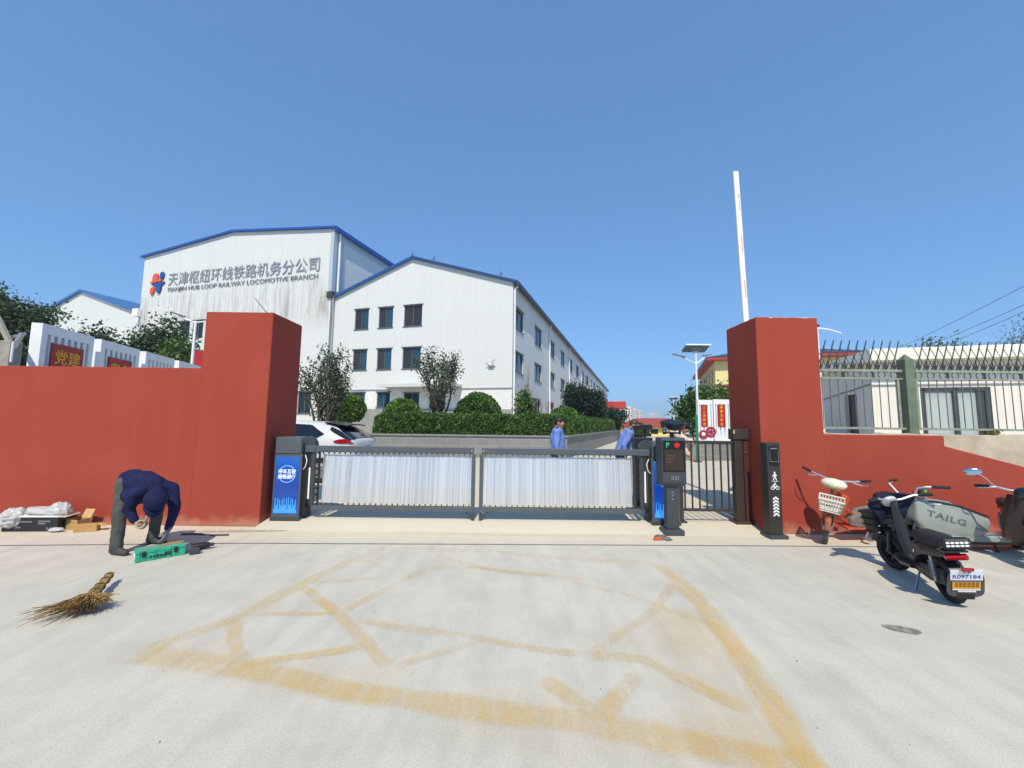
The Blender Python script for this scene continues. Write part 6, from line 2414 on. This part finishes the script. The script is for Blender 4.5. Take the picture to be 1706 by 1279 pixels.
# ---- old red moped leaning on the wall
def red_moped():
    t = thing('moped', 'old red electric bicycle with white basket and cream headlight cowl leaning on the wall', 'electric bicycle', (5.42, 6.02, 0), R(183))
    wb = 1.06
    Ln = Matrix.Rotation(R(-15), 4, 'X')
    SA = Matrix.Translation((wb - .1, 0, .5)) @ Matrix.Rotation(R(48), 4, 'Z') @ Matrix.Translation((-(wb - .1), 0, -.5))
    RP = M("faded_red_paint", '#b04630', .45, var=.25, vs=14)
    DUST = M("dusty_plastic", '#76706a', .7, var=.25, vs=12)
    BEI = M("rusty_fork_paint", '#8f6a4a', .65, var=.3, vs=15)
    def P(nm, mb, mat, par=t, st=False, bev=0., smooth=False, **k):
        mb.xf(Ln @ SA if st else Ln)
        return obj(nm, mb, mat, par, bev, smooth, **k)
    GT = M("dusty_tyre", '#5e5a53', .85, var=.2)
    wheel_parts(t, 'rear_wheel', (0, 0, .23), .23, .06, Ln, 14, GT, STEEL)
    wheel_parts(t, 'front_wheel', (wb, 0, .23), .23, .06, Ln @ SA, 14, GT, STEEL)
    m = MB()
    m.tube([(wb - .18, 0, .62), (wb - .28, 0, .34), (wb - .4, 0, .26), (.3, 0, .26), (.2, 0, .5)], [.03, .03, .03, .03, .026], 10)
    m.tube([(wb - .2, 0, .55), (.45, 0, .3)], [.022, .022], 8)
    m.tube([(.28, 0, .3), (0, .06, .23)], .016, 8); m.tube([(.28, 0, .3), (0, -.06, .23)], .016, 8)
    P('frame', m, RP, smooth=True)
    m = MB(); m.loft([[(x, -w, z0), (x, w, z0), (x, w, z1), (x, -w, z1)] for x, w, z0, z1 in ((.22, .06, .3, .44), (.36, .085, .24, .5), (.55, .085, .22, .46), (.68, .06, .24, .34))])
    P('battery_case', m, DUST, bev=.03)
    m = MB(); m.b2(.1, .74, -.1, .1, .205, .235)
    P('footboard', m, RP, bev=.01)
    m = MB(); m.tube([(.5, -.12, .3), (.62, -.13, .2), (.75, -.13, .19)], .01, 6)
    P('chrome_guard', m, CHROME, smooth=True)
    m = MB(); m.tube([(.42, .1, .235), (.5, .14, .12)], .012, 6); m.box((.5, .18, .12), (.07, .09, .025))
    P('pedal', m, STEEL)
    m = MB(); m.tube([(.2, 0, .5), (.17, 0, .62)], .018, 8)
    P('seat_post', m, CHROME)
    m = MB(); m.loft([[(x, -w, .63), (x, w, .63), (x, w * .8, .7), (x, -w * .8, .7)] for x, w in ((.02, .11), (.14, .13), (.28, .08), (.34, .03))])
    P('saddle', m, SEATM, bev=.02)
    m = MB()
    for s_ in (-1, 1):
        m.tube([(wb - .07, s_ * .06, .52), (wb, s_ * .055, .23)], .016, 8)
    m.tube([(wb - .17, 0, .84), (wb - .08, 0, .5)], .022, 8); m.bar((wb - .07, -.07, .51), (wb - .07, .07, .51), .035, .035)
    P('fork', m, BEI, st=True, smooth=True)
    m = MB(); m.torus((wb, 0, .23), .25, .04, 'Y', 20, 8, R(15), R(150), .9)
    P('front_mudguard', m, M("rust_orange_mudguard", '#96583c', .55, var=.25, vs=15), st=True, smooth=True)
    m = MB(); m.loft([[(wb - .16, -.09, .66), (wb - .1, 0, .66), (wb - .16, .09, .66), (wb - .19, 0, .66)], [(wb - .1, -.12, .46), (wb - .03, 0, .46), (wb - .1, .12, .46), (wb - .14, 0, .46)], [(wb - .1, -.06, .36), (wb - .05, 0, .36), (wb - .1, .06, .36), (wb - .13, 0, .36)]])
    m.xf(Matrix.Translation((-.1, 0, .0)) @ Matrix.Translation((wb - .1, 0, .5)) @ Matrix.Diagonal((1.1, 1.1, 1.15, 1)) @ Matrix.Translation((-(wb - .1), 0, -.5)))
    P('front_panel', m, M("faded_orange_red", '#c0552f', .5, var=.2), smooth=True, ang=60)
    m = MB()
    m.ell((wb - .14, 0, .83), (.09, .15, .075), 20, 12)
    P('headlight_cowl', m, M("cream_plastic", '#d8d5bd', .3, var=.06), st=True, smooth=True)
    m = MB(); m.ell((wb - .085, 0, .82), (.05, .085, .045), 16, 10)
    P('headlight', m, M("headlight_lens_yellowed", '#b8b48c', .15), st=True, smooth=True)
    m = MB(); m.tube([(wb - .28, -.36, .93), (wb - .2, -.2, .9), (wb - .16, 0, .87), (wb - .2, .2, .9), (wb - .28, .36, .93)], .013, 8)
    hb = P('handlebar', m, CHROME, st=True, smooth=True)
    for s_ in (-1, 1):
        m = MB(); m.tube([(wb - .235, s_ * .27, .915), (wb - .29, s_ * .38, .935)], .019, 8)
        P('grip', m, RUBBER, hb, True, smooth=True)
        m = MB(); m.tube([(wb - .17, s_ * .2, .89), (wb - .17, s_ * .3, .88), (wb - .22, s_ * .36, .88)], .007, 6)
        P('brake_lever', m, STEEL, hb, True)
    # white plastic basket made of strips
    m = MB()
    cx = wb + .12
    lev = [(.54, .085, .11), (.595, .092, .118), (.65, .1, .127), (.705, .108, .135)]
    for z, a, b_ in lev:
        m.tube([(cx - a, -b_, z), (cx + a, -b_, z), (cx + a, b_, z), (cx - a, b_, z), (cx - a, -b_, z)], .012 if z > .7 else .008, 6)
    for k in range(9):
        f = -1 + k / 4
        for s_ in (-1, 1):
            m.tube([(cx + s_ * lev[0][1], f * lev[0][2], .54), (cx + s_ * lev[3][1], f * lev[3][2], .705)], .007, 5)
            m.tube([(cx + f * lev[0][1], s_ * lev[0][2], .54), (cx + f * lev[3][1], s_ * lev[3][2], .705)], .007, 5)
    m.b2(cx - .085, cx + .085, -.11, .11, .532, .545)
    P('basket', m, M("white_basket", '#d6d2c6', .5, var=.08), st=True)
    m = MB(); m.b2(wb - .05, wb + .03, -.05, .05, .6, .62); m.tube([(wb + .02, 0, .53), (wb - .06, 0, .5)], .012, 6)
    P('basket_bracket', m, STEEL, st=True)
    return t
red_moped()

# ---- grey scooter with the big lettered fairing, parked along the wall
def grey_scooter():
    t = thing('electric_scooter', 'grey scooter with long pale fairing lettered TAILG, parked along the red wall', 'scooter', (6.9, 5.62, 0), R(180))
    GY = M("pale_grey_green_plastic", '#8e9690', .35, var=.06, coat=.25)
    X = lambda w: 6.9 - w        # world x -> local x (front is +x)
    m = MB()
    prof = [(5.36, .63), (5.44, .68), (5.6, .665), (5.86, .6), (6.3, .43), (6.33, .36), (6.28, .24), (6.1, .15), (5.75, .2), (5.42, .28), (5.34, .4)]
    secs = []
    for y, k in ((-.13, .9), (-.105, 1.0), (.105, 1.0), (.13, .9)):
        cx, cz = 5.83, .42
        secs.append([(X(cx + (x - cx) * k), y * -1, cz + (z - cz) * k) for x, z in prof])
    m.loft(secs)
    fa = obj('fairing', m, GY, t, .02, True, 50)
    mm = MB(); mm.tube([(X(5.5), .128, .645), (X(5.9), .13, .585), (X(6.28), .128, .45)], .012, 6)
    obj('dark_edge', mm, M("dark_maroon_plastic", '#2c1c1e', .3), fa, smooth=True)
    mm = MB(); mm.b2(X(5.66), X(5.5), .128, .136, .6, .612); mm.xf(Matrix.Translation((0, 0, 0)))
    obj('white_mark', mm, WHT, fa)
    # letters slope down along the fairing; local +y faces the camera after the half turn
    dx = Vector((-1, 0, -.27)).normalized()
    lettering('lettering', 'TAILG', .11, M("lettering_grey", '#5d6462', .45), fa, plane_mat((X(5.72), .1325, .43), dx, Vector((0, 0, 1)) - dx * dx.z), .002, .002, 1.15, fit=(.52, .08))
    m = MB()
    m.loft([[(X(x), -.12, z0), (X(x), .12, z0), (X(x), .13, z1 - .02), (X(x), .1, z1), (X(x), -.1, z1), (X(x), -.13, z1 - .02)] for x, z0, z1 in ((5.78, .13, .22), (6.2, .12, .21), (6.9, .12, .21), (7.5, .13, .23))])
    obj('running_board', m, GY, t, .01, True, 50)
    m = MB(); m.b2(X(7.45), X(5.85), -.1, .1, .085, .125)
    obj('frame_rail', m, BLACK, t, .01)
    m = MB(); m.tube([(X(6.35), .11, .1), (X(6.36), .13, .0)], .02, 8)
    obj('stand', m, BLACK, t)
    wheel_parts(t, 'front_wheel', (X(5.33), 0, .2), .2, .08)
    wheel_parts(t, 'rear_wheel', (X(7.62), 0, .2), .2, .08)
    m = MB(); m.loft([[(X(x), -w, z0), (X(x), w, z0), (X(x), w, z1), (X(x), -w, z1)] for x, w, z0, z1 in ((7.2, .1, .2, .3), (7.4, .12, .25, .55), (7.85, .1, .35, .56))])
    obj('rear_body', m, GY, t, .03)
    m = MB(); m.loft([[(X(x), -w, .56), (X(x), w, .56), (X(x), w * .8, .64), (X(x), -w * .8, .64)] for x, w in ((7.3, .07), (7.5, .13), (7.85, .12))])
    obj('seat', m, SEATM, t, .02)
    m = MB()
    for s_ in (-1, 1):
        m.tube([(X(5.4), s_ * .06, .5), (X(5.33), s_ * .058, .2)], .018, 8)
    m.tube([(X(5.42), 0, .46), (X(5.46), 0, .74)], .024, 8)
    obj('fork', m, DGREY2, t, smooth=True)
    m = MB()
    m.tube([(X(5.36), .1, .66), (X(5.3), .14, .7), (X(5.3), .2, .82), (X(5.36), .26, .845), (X(5.52), .34, .85)], .013, 8)
    m.tube([(X(5.36), .1, .66), (X(5.46), 0, .7), (X(5.36), -.1, .66), (X(5.3), -.2, .82), (X(5.5), -.34, .85)], .013, 8)
    hb = obj('handlebar', m, CHROME, t, smooth=True)
    for s_ in (-1, 1):
        m = MB(); m.tube([(X(5.4), s_ * .28, .847), (X(5.56), s_ * .36, .852)], .019, 8)
        obj('grip', m, RUBBER, hb, smooth=True)
    m = MB(); m.lathe([(.0, -.03), (.05, -.025), (.06, .0), (.05, .03), (0, .035)], (X(5.44), .13, .76), 20, 'Y')
    ho = obj('horn', m, DGREY2, t, smooth=True)
    m = MB(); m.ell((X(5.44), .165, .775), (.022, .008, .022), 12, 8)
    obj('green_lamp', m, M("green_plastic_lens", '#6f9a3a', .2), ho, smooth=True)
    m = MB(); m.tube([(X(5.47), .12, .7), (X(5.5), .125, .66), (X(5.6), .125, .655), (X(5.78), .125, .625), (X(5.84), .125, .58)], .012, 8)
    obj('chrome_rail', m, CHROME, t, smooth=True)
    return t
grey_scooter()

# ================================================================ things on the ground
# ---- broom of twigs
def broom():
    t = thing('broom', 'twig broom with bound handle lying on the concrete, front left', 'broom', (-3.56, 3.62, 0))
    rg = random.Random(17)
    TW = M("broom_twig", '#a88a50', .85, var=.4, vs=20)
    TW2 = M("broom_twig_dark", '#745a34', .85, var=.4, vs=20)
    h0, h1 = Vector((-.29, .47, .085)), Vector((0, 0, .06))
    d = (h1 - h0).normalized(); s_ = Vector((-d.y, d.x, 0)) 
    m = MB()
    for k in range(26):
        a, q = rg.uniform(0, 6.28), rg.uniform(0, .022)
        o = s_ * math.cos(a) * q + Vector((0, 0, 1)) * math.sin(a) * q
        m.tube([h0 + o * .7 + d * rg.uniform(-.02, .05), h0.lerp(h1, .5) + o * 1.05, h1 + o * 1.7], .0055, 5)
    obj('handle', m, TW, t)
    for f in (.12, .3, .55, .75, .92):
        m = MB()
        m.torus((0, 0, 0), .024 + .016 * f, .006, 'Z', 16, 6)
        m.xf(Matrix.Translation(h0.lerp(h1, f)) @ d.to_track_quat('Z', 'Y').to_matrix().to_4x4())
        obj('binding', m, M("broom_wire", '#6d5a35', .6), t)
    def fan(n, mat, nm, rr, lmin, lmax):
        m = MB()
        for k in range(n):
            f = rg.gauss(0, .42)
            f = max(-1.05, min(1.05, f))
            L = rg.uniform(lmin, lmax) * (1 - .12 * abs(f) + (.45 if f > .5 else 0))
            dd = (d * math.cos(f * .95) - s_ * math.sin(f * .95))
            a, q = rg.uniform(0, 6.28), rg.uniform(0, .045)
            p = h1 + s_ * math.cos(a) * q + Vector((0, 0, math.sin(a) * q)) - d * .03
            pts = [p]
            n_ = 5
            for j in range(n_):
                dd = (dd + Vector((rg.gauss(0, .1), rg.gauss(0, .1), rg.gauss(0, .06)))).normalized()
                p = p + dd * L / n_
                p.z = max(.006, p.z * .9 + rg.uniform(0, .02))
                pts.append(p.copy())
            m.tube(pts, [rr, rr, rr * .8, rr * .6, rr * .45, rr * .3], 4, False)
        o = obj(nm, m, mat, t)
        o['kind'] = 'stuff'
    t.scale = (1.1, 1.1, 1.15)
    fan(430, TW, 'bristle', .0042, .14, .25)
    fan(270, TW2, 'bristle', .0032, .15, .29)
broom()

# ---- green tool case
def tool_case():
    t = thing('tool_case', 'bright green plastic tool case at the feet of the bending worker', 'tool case', (-4.07, 4.92, 0), R(46))
    G_ = M("green_case_plastic", '#2da685', .4, var=.08)
    G2 = M("green_case_lid", '#6f9f90', .45, var=.12)
    m = MB(); m.b2(-.22, .22, -.09, .09, .002, .085)
    for x in (-.2, -.07, .07, .2):
        m.b2(x - .02, x + .02, -.098, -.088, .004, .083)
    obj('body', m, G_, t, .01)
    m = MB(); m.b2(-.222, .222, -.092, .092, .087, .125)
    for x in (-.2, -.07, .07, .2):
        m.b2(x - .02, x + .02, -.099, -.09, .089, .122)
    obj('lid', m, G_, t, .01)
    m = MB(); m.b2(-.19, .19, -.075, .075, .1255, .128)
    obj('lid_panel', m, G2, t)
    for x in (-.15, .13):
        m = MB(); m.b2(x - .018, x + .018, -.106, -.098, .05, .11)
        obj('latch', m, BLACK, t, .003)
    m = MB()
    rg = random.Random(4)
    for k in range(5):
        x = -.1 + k * .03
        m.b2(x, x + .02, -.0995, -.0895, .03, .03 + rg.uniform(.02, .045))
    m.b2(.03, .09, -.0995, -.0895, .03, .075)
    obj('dark_print', m, M("print_dark_green", '#123f36', .6), t)
    m = MB(); m.b2(-.2235, -.221, -.05, .05, .03, .085)
    obj('white_label', m, WHT, t)
    return t
tool_case()
t = thing('wood_offcut', 'small tan wood strip lying on the green tool case under the gloved hand', 'wood strip', (-4.0, 5.0, .1285), R(40))
m = MB(); m.box((0, 0, .007), (.2, .045, .014), (0, 0, .15))
obj('strip', m, M("tan_wood", '#b08a58', .7, var=.2), t, .002)
m = MB(); m.cyl((.06, 0, .014), (.06, 0, .022), .006)
obj('screw', m, STEEL, t)
# black drill beside the case
t = thing('power_drill', 'black cordless drill lying beyond the green tool case', 'drill', (-3.8, 5.2, 0), R(35))
m = MB(); m.tube([(-.1, 0, .045), (.02, 0, .05), (.08, 0, .05)], [.036, .04, .03], 14)
obj('motor_housing', m, BLACK, t, smooth=True)
m = MB(); m.tube([(.08, 0, .05), (.115, 0, .05), (.13, 0, .05)], [.024, .022, .012], 12); m.cyl((.13, 0, .05), (.2, 0, .05), .004)
obj('chuck', m, DGREY2, t, smooth=True)
m = MB(); m.loft([[(-.06, -.02, .02), (-.01, -.02, .02), (-.01, .02, .07), (-.06, .02, .07)], [(-.09, -.13, .012), (-.03, -.13, .012), (-.03, -.13, .05), (-.09, -.13, .05)]])
obj('handle', m, BLACK, t, .008)
m = MB(); m.b2(-.11, -.01, -.19, -.13, .003, .075)
obj('battery', m, DGREY2, t, .01)
# hose on the ground
t = MB(); t.tube([(-4.55, 5.83, .012), (-4.3, 5.85, .012), (-4.1, 5.8, .012), (-3.9, 5.83, .012)], .014, 8)
tag(obj('hose', t, M("dark_hose", '#4a4640', .6, var=.3), None, smooth=True), 'short dark hose lying on the concrete behind the bending worker', 'hose')

# ---- rubbish by the left wall
def crumple(mb_pts, seed, amp):
    for i, p in enumerate(mb_pts.v):
        v = Vector(p)
        n1 = mnoise.noise(v * 9 + Vector((seed, 0, 0))); n2 = mnoise.noise(v * 23 + Vector((0, seed, 0)))
        mb_pts.v[i] = tuple(v * (1 + amp * n1 + amp * .5 * n2))
t = thing('packing_box', 'flat black printed box with white foil over it, by the left wall', 'box', (-6.75, 6.02, 0), R(4))
m = MB(); m.b2(-.37, .36, -.12, .16, .003, .2)
obj('box', m, M("black_printed_card", '#1d1d22', .5, var=.25), t, .006)
m = MB(); m.b2(-.38, .37, -.13, .17, .2, .212)
obj('white_edge', m, WHT, t)
m = MB()
for x0, x1, z in ((-.2, .02, .125), (.1, .26, .13), (-.2, -.12, .05), (.1, .2, .1)):
    m.b2(x0, x1, -.1222, -.1195, z, z + .022)
for x in (.22, .26):
    m.b2(x, x + .018, -.1222, -.1195, .02, .06)
obj('grey_print', m, M("print_grey", '#6a6a70', .6), t)
m = MB(); m.prism([(.37, -.13, .2), (.44, -.1, .19), (.43, .12, .2), (.37, .16, .2)], (0, 0, .008))
obj('flap', m, M("cream_card", '#c9b79a', .8), t)
def foil(label, loc, r, seed, sag):
    m = MB()
    m.ell((0, 0, 0), r, 40, 26)
    for i, p in enumerate(m.v):
        v = Vector(p)
        n = abs(mnoise.noise(v * 6 + Vector((seed, 1, 2)))) * .55 + abs(mnoise.noise(v * 15 + Vector((3, seed, 1)))) * .35 + mnoise.noise(v * 33 + Vector((seed,) * 3)) * .12
        v = v * (.78 + .6 * n)
        if v.z < -r[2] * .25:
            v.z = -r[2] * .25 + (v.z + r[2] * .25) * sag
        m.v[i] = tuple(v)
    b = bpy.data.materials.get("white_plastic_sheet")
    if not b:
        q = NB("white_plastic_sheet"); q.base(hexc('#b4b4b2')); q.p(rough=.3, spec=.5)
        b = q.m
    o = obj('plastic_sheet', m, b, None, smooth=True, ang=30)
    return tag(o, label, 'plastic sheet', 'crumpled white plastic sheets', loc)
foil('crumpled white plastic sheet draped over the left end of the black box', (-7.03, 5.95, .17), (.19, .17, .16), 4, .9)
foil('long crumpled white plastic sheet lying on the middle of the black box', (-6.75, 6.04, .25), (.25, .12, .08), 9, .3)
foil('bunched white plastic sheet on the right end of the black box', (-6.5, 6.04, .26), (.17, .13, .14), 15, .3)
foil('scrap of white plastic sheet on the ground by the cardboard box', (-6.36, 5.9, .03), (.1, .05, .04), 22, .2)
CARD = M("brown_cardboard", '#b08c55', .85, var=.12, vs=10)
t = thing('cardboard_box', 'small open cardboard box with raised flaps by the left wall', 'box', (-6.28, 6.1, 0), R(-8))
m = MB()
w, d_, h = .1, .08, .14
for a in ((-w, w, -d_, -d_ + .004), (-w, w, d_ - .004, d_), (-w, -w + .004, -d_ + .004, d_ - .004), (w - .004, w, -d_ + .004, d_ - .004)):
    m.b2(a[0], a[1], a[2], a[3], .002, h)
m.b2(-w, w, -d_, d_, .001, .005)
obj('box', m, CARD, t)
m = MB(); m.prism([(-.06, d_, h), (w, d_, h), (w + .03, d_ + .03, h + .12), (-.03, d_ + .03, h + .12)], (0, .004, 0))
obj('flap', m, M("cardboard_inside", '#c9a873', .85), t)
m = MB(); m.prism([(-w, -d_, h), (-w, d_, h), (-w - .09, d_, h + .03), (-w - .09, -d_, h + .03)], (0, 0, .004))
obj('flap', m, CARD, t)
t = thing('cardboard_box', 'small closed cardboard carton tipped on its side, right of the open box', 'box', (-6.0, 5.97, 0), R(22))
m = MB(); m.b2(-.13, .12, -.05, .06, .002, .1)
obj('box', m, CARD, t, .004)
m = MB(); m.prism([(.12, -.05, .1), (.12, .06, .1), (.2, .06, .06), (.2, -.05, .06)], (0, 0, .003))
obj('flap', m, M("cardboard_inside", '#c9a873', .85), t)
# ---- dropped gloves
t = thing('work_gloves', 'crumpled grey and orange work gloves on the ground in front of the kiosk', 'gloves', (2.13, 5.93, 0), R(10))
m = MB(); hand(m, (0, .05, .022), (1, .2, .05), (0, 0, -1), .9, 1, .95, .013); limb(m, [(-.06, .03, .02), (0, .05, .022)], [.03, .028])
me = blend_mesh('glove', m, .006, 2); wrinkle(me, .006, 30, 2)
obj('glove', me, cloth("dusty_glove", '#6b6a66', .3), t)
m = MB(); hand(m, (0, -.05, .02), (1, -.15, .05), (0, 0, -1), .8, -1, .95, .013); limb(m, [(-.07, -.05, .02), (0, -.05, .02)], [.03, .028])
me = blend_mesh('glove', m, .006, 2); wrinkle(me, .006, 30, 5)
obj('glove', me, cloth("dusty_glove", '#6b6a66', .3), t)
m = MB(); limb(m, [(-.13, -.055, .018), (-.06, -.05, .02)], [.022, .03])
obj('cuff', blend_mesh('cuff', m, .006, 2), cloth("orange_cuff", '#c65a2a'), t)

# ---- grit and bits of dry leaf lying about, thicker along the walls
rg = random.Random(77)
m = MB()
for k in range(520):
    if k < 430:
        x = rg.choice((rg.uniform(-9, -3.9), rg.uniform(3.9, 9))); y = 6.3 - abs(rg.gauss(0, .16)) - .02; z0 = 0
    else:
        x = rg.uniform(-6, 6); y = rg.uniform(1.2, 6.0); z0 = 0
    s_ = rg.uniform(.002, .006)
    m.box((x, y, z0 + s_ * .4), (s_ * rg.uniform(1, 2), s_, s_ * .8), (rg.uniform(-.4, .4), rg.uniform(-.4, .4), rg.uniform(0, 3)))
gr = obj('grit', m, M("loose_grit", '#77736a', .9, var=.4, vs=30))
gr['kind'] = 'stuff'
